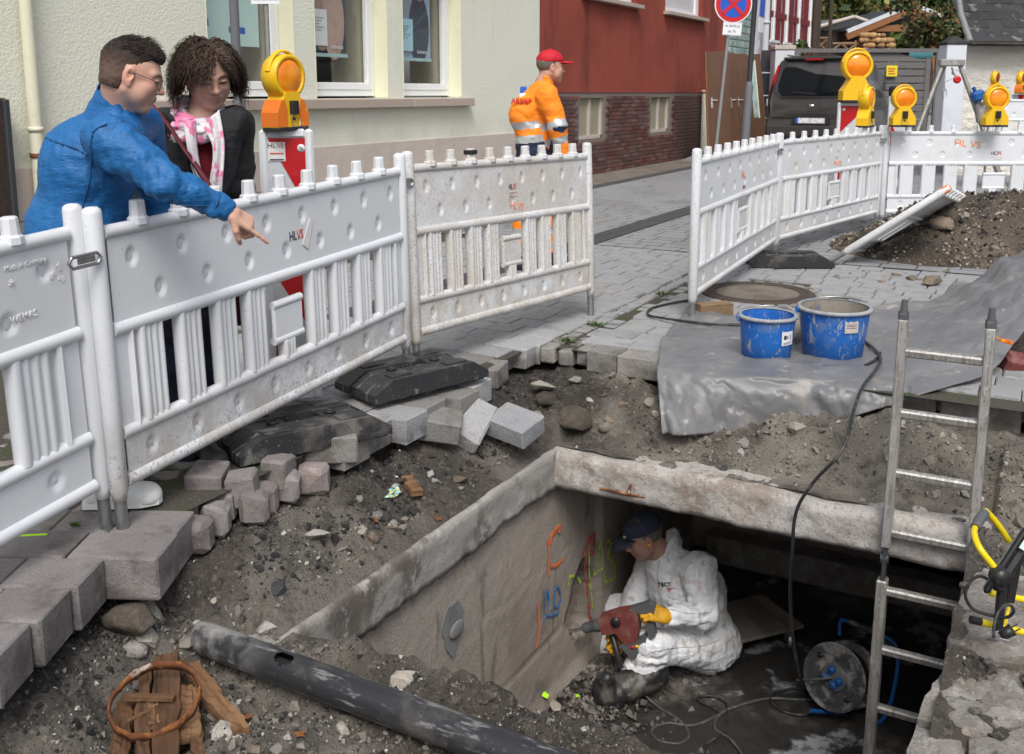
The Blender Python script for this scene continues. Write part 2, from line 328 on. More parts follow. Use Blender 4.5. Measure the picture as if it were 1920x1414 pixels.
M['blue_plastic'] = mat('blue_plastic', (.012, .12, .44), .42, layers=[(N, 9, .5, .66, (.13, .2, .36), .6), (N, 20, .585, .63, (.4, .39, .37), .8, (1, 1, .4)), (N, 60, .6, .65, (.36, .35, .33), .7, (1, 1, .5)), (N, 6, .5, .66, (.2, .24, .3), .55, {'z': (.16, .26)}), (N, 5, .55, .7, (.008, .06, .27), .6)], bump=[(N, 40, .25, .003)])
M['bucket_dirt'] = mat('bucket_dirt', (.24, .215, .18), .85, layers=[(N, 12, .5, .65, (.13, .11, .09), .7), (N, 20, .6, .7, (.05, .12, .3), .6)], bump=[(N, 40, .5, .005)])
M['rim_dirt'] = mat('rim_dirt', (.33, .335, .34), .6, layers=[(N, 14, .5, .62, (.16, .2, .3), .6)])
M['yellow_paint'] = mat('yellow_paint', (.72, .55, .01), .3, layers=[(N, 40, .66, .7, (.1, .08, .04), .6)])
M['black_plastic'] = mat('black_plastic', (.018, .018, .019), .38, layers=[(N, 30, .6, .7, (.12, .115, .11), .5)])
M['grey_plastic'] = mat('grey_plastic', (.09, .095, .1), .45, layers=[(N, 30, .58, .7, (.2, .19, .18), .5)])
M['drum'] = mat('drum', (.05, .05, .052), .5, layers=[(N, 10, .46, .62, (.27, .265, .255), .85), (N, 50, .55, .66, (.02, .02, .02), .7)], bump=[(N, 40, .3, .003)])
M['blue_steel'] = mat('blue_steel', (.01, .085, .3), .45, layers=[(N, 25, .6, .66, (.3, .3, .3), .6)])
M['cable'] = mat('cable', (.022, .023, .025), .5, layers=[(N, 20, .5, .66, (.1, .095, .09), .6)])
M['cable_grey'] = mat('cable_grey', (.06, .062, .062), .5, layers=[(N, 20, .5, .66, (.17, .165, .155), .6)])
M['rust'] = mat('rust', (.13, .045, .018), .85, layers=[(N, 18, .45, .6, (.3, .12, .035), .7), (N, 9, .58, .64, (.42, .4, .37), .8), (N, 60, .55, .65, (.05, .02, .012), .7)], bump=[(N, 40, .7, .008)])
M['rust_dark'] = mat('rust_dark', (.07, .052, .043), .7, .3, layers=[(N, 20, .5, .66, (.12, .1, .085), .5)], bump=[(N, 40, .4, .004)])
M['seam_white'] = mat('seam_white', (.5, .51, .53), .7)
M['drill_red'] = mat('drill_red', (.16, .04, .036), .5, layers=[(N, 12, .48, .66, (.23, .13, .11), .75), (N, 60, .6, .7, (.3, .26, .24), .5)])
# wood
def wood(name, a, b, c, sc_=3, ax=(1, 1, .08)): return mat(name, a, .8, layers=[(N, 30, .4, .62, b, .85, ax), (N, 80, .55, .68, c, .8, ax), (N, 4, .5, .66, c, .5)], rnd=.12, bump=[(N, 55, .8, .008, ax)])
M['wood_old'] = wood('wood_old', (.13, .068, .034), (.075, .036, .017), (.02, .011, .007), ax=(.07, 1, 1))
M['wood_split'] = wood('wood_split', (.22, .12, .058), (.13, .065, .03), (.035, .018, .01), ax=(.07, 1, 1))
M['wood_pine'] = wood('wood_pine', (.27, .18, .105), (.19, .12, .068), (.1, .06, .035), ax=(.08, 1, 1))
M['wood_door'] = mat('wood_door', (.085, .04, .021), .5, layers=[(N, 40, .4, .65, (.12, .058, .03), .7, (1, 1, .04))], bump=[('line', 12, .5, .004, (1, 1, 0))])
M['wood_beam'] = mat('wood_beam', (.26, .11, .04), .7, layers=[(N, 20, .4, .65, (.17, .065, .025), .7)])
M['plywood'] = mat('plywood', (.185, .16, .135), .75, layers=[(N, 5, .45, .62, (.09, .078, .066), .7, (.3, 1, 1)), (N, 40, .55, .7, (.26, .23, .2), .5)], bump=[(N, 40, .4, .004)])
M['wood_dark'] = mat('wood_dark', (.035, .022, .016), .8, layers=[(N, 20, .4, .65, (.06, .04, .03), .6)])
M['log_end'] = mat('log_end', (.42, .25, .12), .8, rnd=.3, layers=[(N, 20, .5, .7, (.2, .1, .05), .6)])
# buildings
M['plaster_green'] = mat('plaster_green', (.70, .705, .605), .92, layers=[(N, .8, .4, .7, (.66, .67, .575), .6), (N, 2.5, .55, .75, (.54, .55, .45), .45, (1, 1, .22)), (N, 2.2, .35, .65, (.5, .48, .38), .4, {'z': (1.35, .85)})], bump=[('vor', 38, .28, .010), (N, 60, .45, .010)])
M['plaster_cream'] = mat('plaster_cream', (.72, .71, .53), .9, layers=[(N, 3, .5, .7, (.62, .6, .45), .5)], bump=[(N, 70, .3, .004)])
M['plaster_red'] = mat('plaster_red', (.275, .058, .036), .92, layers=[(N, .9, .42, .68, (.19, .036, .025), .7), (N, 1.6, .5, .7, (.11, .022, .017), .75, (1, 1, .15)), (N, .5, .58, .7, (.3, .05, .035), .6)], bump=[(N, 80, .35, .005)])
M['sandstone'] = mat('sandstone', (.5, .435, .39), .85, layers=[(N, 2, .4, .7, (.42, .36, .32), .7), (N, 14, .5, .7, (.56, .5, .45), .5, (.4, .4, 3))], rnd=.05, bump=[(N, 40, .2, .003)])
M['sill_stone'] = mat('sill_stone', (.42, .34, .29), .8, layers=[(N, 40, .5, .66, (.33, .27, .23), .5)], rnd=.05)
M['brick'] = mat('brick', (.13, .062, .055), .75, layers=[(N, 12, .4, .65, (.085, .045, .045), .7), (N, 60, .6, .7, (.2, .12, .1), .4)], rnd=.35, hue=.3, bump=[(N, 60, .4, .004)])
M['mortar'] = mat('mortar', (.2, .17, .15), .95, layers=[(N, 20, .5, .7, (.12, .1, .09), .6)])
M['white_frame'] = mat('white_frame', (.76, .77, .78), .35)
M['glass_win'] = mat('glass_win', (.9, .95, .95), .03, trans=1.0, ior=1.45)
M['glass_dark'] = mat('glass_dark', (.012, .014, .016), .05, spec=.6, coat=.3)
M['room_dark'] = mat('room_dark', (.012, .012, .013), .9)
M['room_beige'] = mat('room_beige', (.3, .27, .2), .9)
M['poster_mint'] = mat('poster_mint', (.5, .66, .62), .6)
M['poster_blue'] = mat('poster_blue', (.01, .1, .45), .6)
M['paper'] = mat('paper', (.68, .66, .66), .7)
M['paper_blue'] = mat('paper_blue', (.38, .6, .66), .7)
M['flat_red'] = mat('flat_red', (.5, .012, .016), .4)
M['refl_red'] = mat('refl_red', (.42, .008, .012), .25, coat=.4, bump=[('vor', 150, .1, .002)])
M['refl_white'] = mat('refl_white', (.52, .55, .58), .35, layers=[(N, 60, .45, .65, (.4, .43, .46), .6)], bump=[('vor', 150, .15, .002)])
M['ink'] = mat('ink', (.03, .035, .06), .6)
M['ink_grey'] = mat('ink_grey', (.3, .3, .33), .6)
M['logo_red'] = mat('logo_red', (.55, .07, .035), .6)
M['mark_orange'] = mat('mark_orange', (.85, .24, .05), .7)
M['emboss'] = mat('emboss', (.7, .71, .72), .4)
M['slate'] = mat('slate', (.022, .023, .026), .6, layers=[(N, 5, .58, .64, (.2, .2, .2), .5), (N, 9, .58, .66, (.05, .05, .02), .6)], rnd=.35, bump=[(N, 30, .4, .006)])
M['timber_red'] = mat('timber_red', (.17, .018, .024), .7, layers=[(N, 10, .5, .7, (.11, .014, .018), .5)])
M['white_wall'] = mat('white_wall', (.72, .69, .63), .92, layers=[(N, 1.5, .5, .7, (.6, .57, .51), .6), (N, 6, .6, .7, (.5, .46, .4), .4)], bump=[(N, 9, .9, .05, (1, 1, 2.4)), (N, 40, .4, .008)])
M['pillar'] = mat('pillar', (.6, .63, .68), .8, layers=[(N, 3, .5, .7, (.5, .52, .56), .6)])
M['gate_grey'] = mat('gate_grey', (.15, .145, .145), .55, layers=[(N, 6, .5, .7, (.11, .105, .105), .6, (.2, .2, 3))])
M['metal_dark'] = mat('metal_dark', (.045, .05, .057), .5, .2)
M['post_grey'] = mat('post_grey', (.3, .31, .31), .45, .5, layers=[(N, 12, .5, .7, (.22, .22, .22), .6)])
M['pipe_cream'] = mat('pipe_cream', (.66, .64, .5), .5, layers=[(N, 8, .55, .7, (.52, .5, .38), .5)])
M['pipe_grey'] = mat('pipe_grey', (.13, .135, .15), .5)
M['pipe_white'] = mat('pipe_white', (.55, .58, .62), .5)
M['mesh_grille'] = mat('mesh_grille', (.3, .28, .2), .7, layers=[('line', 40, .4, .6, (.16, .15, .1), .7, (0, 0, 1))])
M['glass_block'] = mat('glass_block', (.3, .4, .38), .15, layers=[(N, 6, .4, .65, (.16, .24, .23), .7)], rnd=.2, bump=[(N, 12, .5, .02)])
M['car_paint'] = mat('car_paint', (.062, .058, .057), .32, .5, coat=.5)
M['car_glass'] = mat('car_glass', (.004, .005, .006), .1, spec=.18, layers=[(N, 2.3, .6, .64, (.2, .2, .19), .4)])
M['lamp_red'] = mat('lamp_red', (.4, .008, .012), .15, coat=.6)
M['lamp_clear'] = mat('lamp_clear', (.6, .6, .62), .15, coat=.6)
M['plate'] = mat('plate', (.7, .7, .72), .4, layers=[('soft', 16, .4, .6, (.3, .3, .33), .5)])
M['sign_red'] = mat('sign_red', (.55, .01, .015), .4)
M['sign_blue'] = mat('sign_blue', (.01, .09, .48), .4)
M['sign_white'] = mat('sign_white', (.74, .75, .78), .4)
M['sign_yellow'] = mat('sign_yellow', (.78, .66, .03), .5)
M['leaf'] = mat('leaf', (.05, .085, .018), .6, attr=True, rnd=.0)
M['bark'] = mat('bark', (.06, .045, .035), .9, bump=[(N, 20, .7, .02)])
M['leaf_dead'] = mat('leaf_dead', (.17, .065, .022), .7, layers=[(N, 30, .5, .66, (.16, .05, .015), .6)], rnd=.3)
M['green_blob'] = mat('green_blob', (.42, .8, .01), .6, layers=[(N, 30, .6, .66, (.2, .2, .15), .7)])
M['tarp'] = mat('tarp', (.15, .152, .16), .4, layers=[(N, 2.2, .48, .66, (.24, .238, .24), .6), (N, 5, .56, .68, (.3, .27, .23), .5), (N, 11, .62, .68, (.42, .4, .36), .6), (N, 1.4, .55, .7, (.11, .102, .096), .6)], bump=[(N, 7, .35, .02), ('line', 260, .12, .001, (1, 0, 0)), ('line', 260, .12, .001, (0, 1, 0))], spec=.6)
# people
M['skin'] = mat('skin', (.5, .3, .22), .5, attr=True, layers=[(N, 26, .48, .7, (.46, .17, .13), .22), (N, 150, .55, .7, (.3, .16, .12), .2)], bump=[(N, 140, .3, .002)])
M['hair_dark'] = mat('hair_dark', (.03, .02, .015), .5, rnd=.0, layers=[(N, 30, .5, .7, (.07, .045, .035), .5)])
M['hair_brown'] = mat('hair_brown', (.05, .03, .022), .5, attr=True, spec=.25)
M['hair_grey'] = mat('hair_grey', (.12, .1, .085), .6, layers=[(N, 90, .5, .6, (.2, .18, .16), .6)], bump=[(N, 150, .6, .004)])
M['eye'] = mat('eye', (.03, .02, .015), .3)
M['lens_glass'] = mat('lens_glass', (.95, .97, .97), .02, trans=1.0, ior=1.1)
def cloth(name, col, dark, light, rough=.75, sc_=7, st=.5, vec=(1, 1, 2.2), **k):
    return mat(name, col, rough, layers=[(N, 5, .5, .7, light, .35), (N, 9, .55, .7, dark, .4)], bump=[(N, sc_, st, .04, vec), (N, sc_ * 3, st * .5, .012, vec), ('line', 400, .06, .0006, (1, 1, 0))], **k)
M['jacket_blue'] = cloth('jacket_blue', (.010, .118, .33), (.007, .085, .25), (.016, .15, .40), .55, 7, .45)
M['seam_blue'] = mat('seam_blue', (.007, .07, .2), .7)
M['black_cloth'] = cloth('black_cloth', (.012, .012, .015), (.006, .006, .008), (.03, .03, .035), .75)
M['jeans_grey'] = cloth('jeans_grey', (.05, .053, .06), (.025, .026, .03), (.14, .145, .155), .9, 9, .6)
M['jeans_navy'] = cloth('jeans_navy', (.015, .022, .045), (.01, .014, .03), (.03, .04, .07), .9, 9, .5)
M['knit_red'] = mat('knit_red', (.16, .008, .018), .9, bump=[('line', 120, .4, .002, (1, 1, 0))])
M['strap_red'] = mat('strap_red', (.13, .02, .03), .5)
M['scarf'] = mat('scarf', (.7, .68, .7), .85, layers=[('soft', 14, .5, .58, (.75, .16, .36), .9), ('soft', 22, .58, .64, (.55, .52, .6), .7), (N, 10, .62, .66, (.6, .06, .12), .6)], bump=[(N, 30, .5, .01, (1, 1, 3))])
M['scarf_fold'] = M['scarf']
M['shoe_white'] = mat('shoe_white', (.66, .67, .66), .6, layers=[(N, 20, .55, .7, (.5, .5, .48), .5)])
M['stone_mud'] = mat('stone_mud', (.085, .07, .056), .95, layers=[(N, 7, .45, .65, (.15, .13, .105), .7), (N, 60, .52, .68, (.2, .18, .155), .5)], rnd=.25, bump=[(N, 30, .9, .012), (N, 100, .7, .005)])
M['hivis'] = cloth('hivis', (.95, .25, .012), (.8, .17, .01), (1.0, .32, .04), .7, 6, .35)
M['navy_cloth'] = cloth('navy_cloth', (.018, .026, .06), (.01, .015, .04), (.04, .05, .09), .85)
M['reflective'] = mat('reflective', (.5, .52, .53), .35, .3, layers=[(N, 30, .5, .7, (.38, .4, .41), .5)])
M['cap_red'] = mat('cap_red', (.5, .006, .02), .7, bump=[(N, 20, .3, .01)])
M['cap_navy'] = mat('cap_navy', (.035, .042, .07), .85, layers=[(N, 12, .6, .68, (.12, .115, .11), .6)], bump=[(N, 20, .4, .01)])
M['coverall'] = mat('coverall', (.72, .74, .77), .65, layers=[(N, 3.2, .54, .68, (.45, .41, .37), .5), (N, 14, .6, .66, (.3, .23, .17), .55), (N, 2.6, .62, .68, (.55, .33, .32), .4), (N, 40, .62, .7, (.4, .36, .32), .4)], bump=[(N, 9, .6, .04, (1, 1, 1.6)), ('crack', 7, .28, .012, (1, 1, .45)), ('crack', 11, .2, .008, (.5, 1, 1.3))])
M['glove'] = mat('glove', (.6, .31, .015), .65, layers=[(N, 14, .55, .68, (.36, .2, .03), .6)], bump=[(N, 40, .4, .004)])
M['boot'] = mat('boot', (.018, .018, .019), .45, layers=[(N, 7, .5, .66, (.12, .11, .095), .75), (N, 30, .6, .7, (.2, .185, .165), .6)], bump=[(N, 12, .4, .01)])
for nm, c in (('spray_orange', (.8, .16, .03)), ('spray_blue', (.01, .16, .4)), ('spray_red', (.5, .015, .02)), ('spray_yellow', (.42, .6, .02))):
    M[nm] = mat(nm, c, .75, layers=[(N, 30, .46, .62, (.24, .2, .17), .85), (N, 90, .55, .65, (.13, .11, .09), .6)])
# ================================================================ SETTING: ground, pavement, excavation
def sheet(name, polys, z, m, kind=True):
    b = MB()
    for x0, y0, x1, y1 in polys: b.add([(x0, y0, z), (x1, y0, z), (x1, y1, z), (x0, y1, z)], [(0, 1, 2, 3)])
    o = b.build(name, m); return structure(o) if kind else o
# the far ground goes on to the horizon; the dig (X -2.62..1.6, Y -3..5.05) stays open
sheet('ground', [(-250, -250, -2.62, 1.0), (1.6, -250, 250, 5.05), (-2.62, -250, 1.6, -3), (-250, 21.5, 250, 350), (-250, 1.0, -7.3, 21.5), (1.6, 5.05, 250, 21.5)], -.030, M['asphalt'])
pav = sheet('pavement', [(-7.3, 1.0, -2.62, 5.05), (-7.3, 5.05, 1.6, 21.5)], -.014, M['joint'])
structure(MB().add([(-7.2, 20.5, -.01), (14, 20.5, -.01), (14, 24.5, .36), (-7.2, 24.5, .36), (14, 60, .5), (-7.2, 60, .5)], [(0, 1, 2, 3), (3, 2, 4, 5)]).build('driveway', M['road']))
# --- paving stones
def paver_mesh(w, d, h, m, ch=.006, jit=.002, seed=0):
    rs = np.random.RandomState(seed); b = MB().box((0, 0, -h / 2), (w, d, h), ch=ch)
    b.v = [tuple(np.array(p) + rs.uniform(-jit, jit, 3)) for p in b.v]
    return b.mesh('paver', m)
PM = {}
def get_pm(w, d, h, m, ch, jit, k):
    key = (w, d, h, m, ch, k)
    if key not in PM: PM[key] = paver_mesh(w, d, h, M[m], ch, jit, k)
    return PM[key]
cands = []   # (distance, name, spec)
def cand(name, x, y, z, rz, w, d, h, m, ch=.006, jit=.0025, tilt=0.0, keep=False):
    dx, dy = x, y; dist = math.hypot(dx, dy) - (100 if keep else 0)
    cands.append((dist, name, (x, y, z, rz, w, d, h, m, ch, jit, tilt)))
rn = random.Random(3)
def left_edge(y):      # where the paving breaks off along the dig
    return -2.52 + .05 * math.sin(y * 5.3) + .03 * math.sin(y * 13)
E1 = V(.889, .457); E2 = V(-.457, .889); O0 = V(-2.40, 2.04)
ends = {-2: -.18, -1: -.165, 0: .0, 1: -.01, 2: -.06, -3: -.2, -4: -.24}
for r in range(-5, 2):      # reddish blocks laid on the skew
    e = ends.get(r, -.22); first = True
    while e > -2.0:
        L = rn.choice([.2, .24, .29]) if not first else {0: .30, -1: .25, -2: .2, 1: .24}.get(r, .24)
        c = O0 + E1 * (e - L / 2) + E2 * ((r + .5) * .195)
        if c[1] > .75: cand('paver', c[0], c[1], rn.uniform(-.003, .003) - (.006 if r == 1 else 0), .475, round(L - .008, 3), .187, .145, 'paver_red', .006, .003, .006, keep=first and r > -4)
        e -= L; first = False
# small rounded setts between the two pavings
for i in range(9):
    k = .395 + i * .108; e = (-2.54 - .03 * math.sin(i * 2.3) + 2.40 + .457 * k) / .889; j = 0
    while e > -1.5:
        wd_ = rn.uniform(.105, .15); c = O0 + E1 * (e - wd_ / 2) + E2 * k
        if c[1] < 3.10 - .05: cand('sett', c[0], c[1], -.012 + rn.uniform(-.012, .008) - (.022 if j == 0 else 0), .475 + rn.uniform(-.12, .12), round(wd_ - .012, 2), .098, .12, 'sett', .02, .008, .06, keep=j < 4)
        e -= wd_; j += 1
# grey blocks from the setts to the far lip, rows along X
def grey_rows(y0, y1, xr, xl, rw=.195, m='paver', keepn=0, edge=None):
    y = y0; q = 0
    while y < y1:
        x = (edge(y) if edge else xr) + rn.uniform(-.02, .02); k = 0
        while x > xl:
            L = rn.choice([.19, .24, .29]); mm = m
            if edge and k < 2 and rn.random() < .6: mm = 'paver_dirty'
            cand('paver', x - L / 2, y + rw / 2, rn.uniform(-.003, .003), rn.uniform(-.006, .006), round(L - .007, 3), round(rw - .007, 3), .12, mm, .006, .0025, .004, keep=k < keepn)
            x -= L; k += 1
        y += rw; q += 1
grey_rows(3.13, 4.95, -2.5, -4.3, keepn=1, edge=lambda y: left_edge(y) + (.02 if y < 4.2 else -.12))
grey_rows(5.02, 8.72, -2.585, -5.1)
grey_rows(5.02, 5.2, -1.55, -2.27, m='paver_dirty', keepn=4)
grey_rows(5.215, 8.72, 1.0, -2.27)
for i, xs in enumerate((-2.53, -2.425, -2.325)):       # gutter of small setts
    y = 5.0 + i * .03
    while y < 9:
        L = rn.uniform(.09, .15)
        cand('sett', xs + rn.uniform(-.006, .006), y + L / 2, (-.012 if i == 1 else -.004) + rn.uniform(-.006, .006), rn.uniform(-.05, .05), .088, round(L - .014, 2), .1, 'paver_dirty', .014, .006, .03)
        y += L
cands.sort(key=lambda c: c[0])
rest_v = []; rest_f = []; nv = 0
for i, (dist, name, (x, y, z, rz, wd, dp, h, m, ch, jit, tilt)) in enumerate(cands):
    if math.hypot(x + 1.885, y - 7.19) < .52 and y > 6: continue     # room for the manhole
    if i < 300:
        k = rn.randrange(3)
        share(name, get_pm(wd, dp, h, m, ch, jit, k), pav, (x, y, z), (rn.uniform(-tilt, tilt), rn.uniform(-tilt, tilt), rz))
    else:
        c, s = math.cos(rz), math.sin(rz); a, b = wd / 2, dp / 2
        for sx, sy in ((-1, -1), (1, -1), (1, 1), (-1, 1)):
            rest_v.append((x + c * sx * (a - .004) - s * sy * (b - .004), y + s * sx * (a - .004) + c * sy * (b - .004), z))
        for sx, sy in ((-1, -1), (1, -1), (1, 1), (-1, 1)): rest_v.append((x + c * sx * a - s * sy * b, y + s * sx * a + c * sy * b, z - .02))
        n0 = nv; nv += 8
        rest_f += [(n0, n0 + 1, n0 + 2, n0 + 3)] + [(n0 + q, n0 + 4 + q, n0 + 4 + (q + 1) % 4, n0 + (q + 1) % 4) for q in range(4)]
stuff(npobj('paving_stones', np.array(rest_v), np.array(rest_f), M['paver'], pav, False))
# farther on the single stones are too small: courses only
b = MB(); y = 8.75; q = 0
while y < 21.0:
    rw = .2; x = -7.28
    while x < 1.5:
        L = rn.uniform(1.2, 2.0) if y > 12 else rn.choice([.24, .29, .34])
        for x0, x1 in ((x, min(x + L, -4.17)), (max(x, -3.895), min(x + L, 1.5))):
            if x1 - x0 > .03: b.add([(x0 + .006, y + .006, .0), (x1 - .006, y + .006, .0), (x1 - .006, y + rw - .006, .0), (x0 + .006, y + rw - .006, .0)], [(0, 1, 2, 3)])
        x += L
    y += rw
stuff(b.build('paving_courses', M['road'], pav))
# dark bands let into the street
b = MB()
for i in range(60):
    y = 5.1 + i * .27
    for j in (0, 1): b.box((-4.10 + j * .135, y + j * .1, -.035), (.13, .262, .09), ch=.004)
structure(b.build('dark_band', M['paver_dark']))
b = MB()
for i in range(36): b.box((-6.35, 11 + i * .27, -.035), (.2, .262, .09), ch=.004)
structure(b.build('dark_band', M['paver_dark']))
sheet('house_apron', [(-7.34, 5.0, -6.46, 21.4)], .004, M['soil_sand'])

# --- the dig as one sheet of earth
def soil_z(X, Y):
    X = np.asarray(X, float); Y = np.asarray(Y, float)
    el = -2.5 + .05 * np.sin(Y * 5.3) + .03 * np.sin(Y * 13) + .06 * sst(2.3, 1.6, Y)
    dl = X - el
    zl = -.155 - .22 * sst(-.03, .33, dl) - .06 * sst(2.6, 2.0, Y)
    zf = -.125 - .25 * sst(.02, .58, 5.0 - Y) + .05 * fbm(X * 2, Y * 2, s=5)
    z = np.maximum(zl, zf) + .03 * np.exp(-((zl - zf) / .08) ** 2)
    rgt = sst(-.35, .1, X)
    z = z * (1 - rgt) + rgt * (-.475 + .34 * sst(4.0, 5.1, Y))
    z = z - .06 * sst(2.45, 2.0, Y) * sst(-2.6, -2.3, X)
    z = z - .045 * np.exp(-((Y - 2.16) / .13) ** 2) * (X > -2.35)
    cor = np.exp(-(((X + 2.25) / .3) ** 2 + ((Y - 4.35) / .4) ** 2))
    z = z + .06 * cor
    nz = .036 * fbm(X * 3.2, Y * 3.2, s=1) + .030 * fbm(X * 8, Y * 8, s=2) + .022 * (.35 - np.abs(fbm(X * 17, Y * 17, s=3))) + .012 * np.maximum(0, vnoise(X * 34, Y * 34, s=7)) + .006 * vnoise(X * 70, Y * 70, s=4)
    inside = (X > -2.36) & (X < .05) & (Y > 2.1) & (Y < 4.75)
    damp = np.where((Y > 2.2) & (Y < 4.5), sst(.02, .2, np.abs(X + 2.17)), 1.0)
    damp = np.minimum(damp, np.where((X > -2.2) & (X < -.1), sst(.0, .3, np.abs(Y - 4.4)), 1.0))
    z = z + nz * (.25 + .75 * damp)
    lim = -.372 + .55 * np.maximum(0, -2.19 - X)
    z = np.where((Y > 2.3) & (Y < 4.45) & (X < -2.0) & (X > -2.5), np.minimum(z, lim + .02 * damp), z)
    wl_ = sst(4.82, 4.52, Y) * ((X > -2.2) & (X < -.12) & (Y > 4.3)); z = z * (1 - wl_) + np.minimum(z, -.377 + .012 * fbm(X * 12, Y * 12, s=6)) * wl_
    under = (dl < -.03) & (Y > -3) | (Y > 5.03)
    return np.where(under, np.minimum(z, -.16), z)
xs = np.arange(-3.1, 1.62, .0165); ys = np.arange(.55, 5.5, .0165)
XX, YY = np.meshgrid(xs, ys, indexing='ij'); ZZ = soil_z(XX, YY)
hole = (XX > -2.185) & (XX < -.20) & (YY > 2.40) & (YY < 4.47)
n1 = len(ys); idx = np.arange(XX.size).reshape(XX.shape)
q = np.stack([idx[:-1, :-1], idx[1:, :-1], idx[1:, 1:], idx[:-1, 1:]], -1).reshape(-1, 4)
keep = ~(hole[:-1, :-1] | hole[1:, :-1] | hole[1:, 1:] | hole[:-1, 1:]).reshape(-1)
ds = structure(npobj('dug_soil', np.stack([XX, YY, ZZ], -1).reshape(-1, 3), q[keep], M['soil']))
def earth_col(X, Y):      # the kinds of earth: grey sandy base course on the slab side, brown loam, tar-black asphalt spoil by the old blocks
    n = fbm(X * 2.2, Y * 2.2, s=91); n2 = fbm(X * 6, Y * 6, s=92); sand = sst(4.15, 4.55, Y + .12 * n) * sst(-2.3, -1.7, X + .2 * n2); tar = np.clip(sst(-2.15, -2.5, X + .12 * n) * sst(2.5, 1.6, Y) + .75 * sst(-2.28, -2.46, X + .08 * n2) * (Y > 2.2) * sst(.0, .35, n2 + .1), 0, 1)
    c = np.array([.074, .064, .054]) * (1 + .35 * n[..., None]); pale = sst(.15, .6, n)[..., None] * .8; c = c * (1 - pale) + np.array([.155, .142, .123]) * pale
    c = c * (1 - sand[..., None]) + np.array([.175, .158, .135]) * (1 + .3 * n2[..., None]) * sand[..., None]; return np.clip(c * (1 - tar[..., None] * .75) + np.array([.02, .02, .021]) * tar[..., None] * .75, .008, .4)
vcol(ds, earth_col(XX, YY).reshape(-1, 3))
sheet('deep_soil', [(-2.62, -3, 1.6, .6)], -.5, M['soil'])

# ================================================================ the concrete pit
pit = thing('concrete_pit', 'rendered concrete pit wall with sprayed orange, blue and red survey marks', 'pit wall', (-2.2, 2.3, -1.85))
def rel(p, o): return tuple(np.asarray(p, float) - np.array(o.location))
FZ = -1.85
# rendered wall below the beam, with a broken hole
ya = np.arange(2.3, 8.6, .02); za = np.concatenate([np.arange(FZ, -.55, .02), [-.54]])
YA, ZA = np.meshgrid(ya, za, indexing='ij')
hy, hz = 4.83, -1.43
hd = np.sqrt(((YA - hy) / .17) ** 2 + ((ZA - hz) / .23) ** 2) + .22 * fbm(YA * 9, ZA * 9, s=8)
XA = -2.2 + .0022 * fbm(YA * 8, ZA * 8, s=9) + .0018 * vnoise(YA * 40, ZA * 40, s=10)
XA = XA + np.where(YA > 5.0, .03, 0) * sst(5.0, 5.06, YA) - .012 * sst(.012, .0, np.abs(ZA + 1.0 + .004 * vnoise(YA * 6, ZA * 0)))* 1.0 - .01 * sst(.014, .0, np.abs(ZA + 1.45 + .01 * vnoise(YA * 5, 0)))
XA = XA + np.where(ZA < -1.72, .03 * sst(-1.72, -1.85, ZA), 0)
ins = sst(1.0, .93, hd)
XA = XA - .26 * ins + ins * .03 * fbm(YA * 20, ZA * 20, s=11)
P = np.stack([XA + 2.2, YA - 2.3, ZA - FZ], -1)
MB().grid(P).build('rendered_wall', M['concrete'], pit)
b = MB()       # beam on top, proud of the wall, with a torn lower edge
yb = np.arange(2.22, 4.43, .02); prof = []
for y in yb:
    lo = -.575 + .012 * float(fbm(y * 7, 1.5, s=12)) + .006 * float(vnoise(y * 40, 2., s=13)); n_ = .004 * float(fbm(y * 5, 3., s=14)); tp = -.37 + .004 * float(vnoise(y * 9, 4., s=15))
    row = [(-2.32, y, tp - .004), (-2.176 + n_, y, tp), (-2.166 + n_, y, tp - .008)]
    for k in range(1, 8): row.append((-2.164 + n_ + .004 * float(fbm(y * 9, k * .7, s=16)), y, tp - .008 + (lo - tp + .008) * k / 7))
    row.append((-2.20, y, lo + .004)); prof.append(row)
Pb = np.array(prof) - np.array(pit.location)
bm_ = MB().grid(Pb); bm_.f.append(tuple(range(Pb.shape[1]))); bm_.sm.append(False); bm_.mi.append(0)
bm_.build('top_beam', M['concrete_beam'], pit)
b = MB(); pp = []
for k in range(26):
    a = 2 * math.pi * k / 26; r = 1 + .1 * math.sin(3 * a) + .05 * math.sin(7 * a)
    pp.append((.085 * r * math.cos(a) * (1 - .15 * max(0, -math.sin(a))), .13 * r * math.sin(a) * (1.0 if math.sin(a) < 0 else .9)))
pc = WX(848, 1175, -2.196)
Mx = Matrix.Translation(Vector(rel(pc, pit))) @ Matrix(((0, 0, 1, 0), (1, 0, 0, 0), (0, 1, 0, 0), (0, 0, 0, 1)))
MB().prism(pp, 0, .004, Mx).build('mortar_patch', M['cement_fresh'], pit)
MB().sphere((0, 0, 0), (.04, .06, .008), 16, 8).build('mortar_lump', M['cement_fresh'], pit, rel(pc + V(.012, .02, -.02), pit), (0, R(90), R(0)))
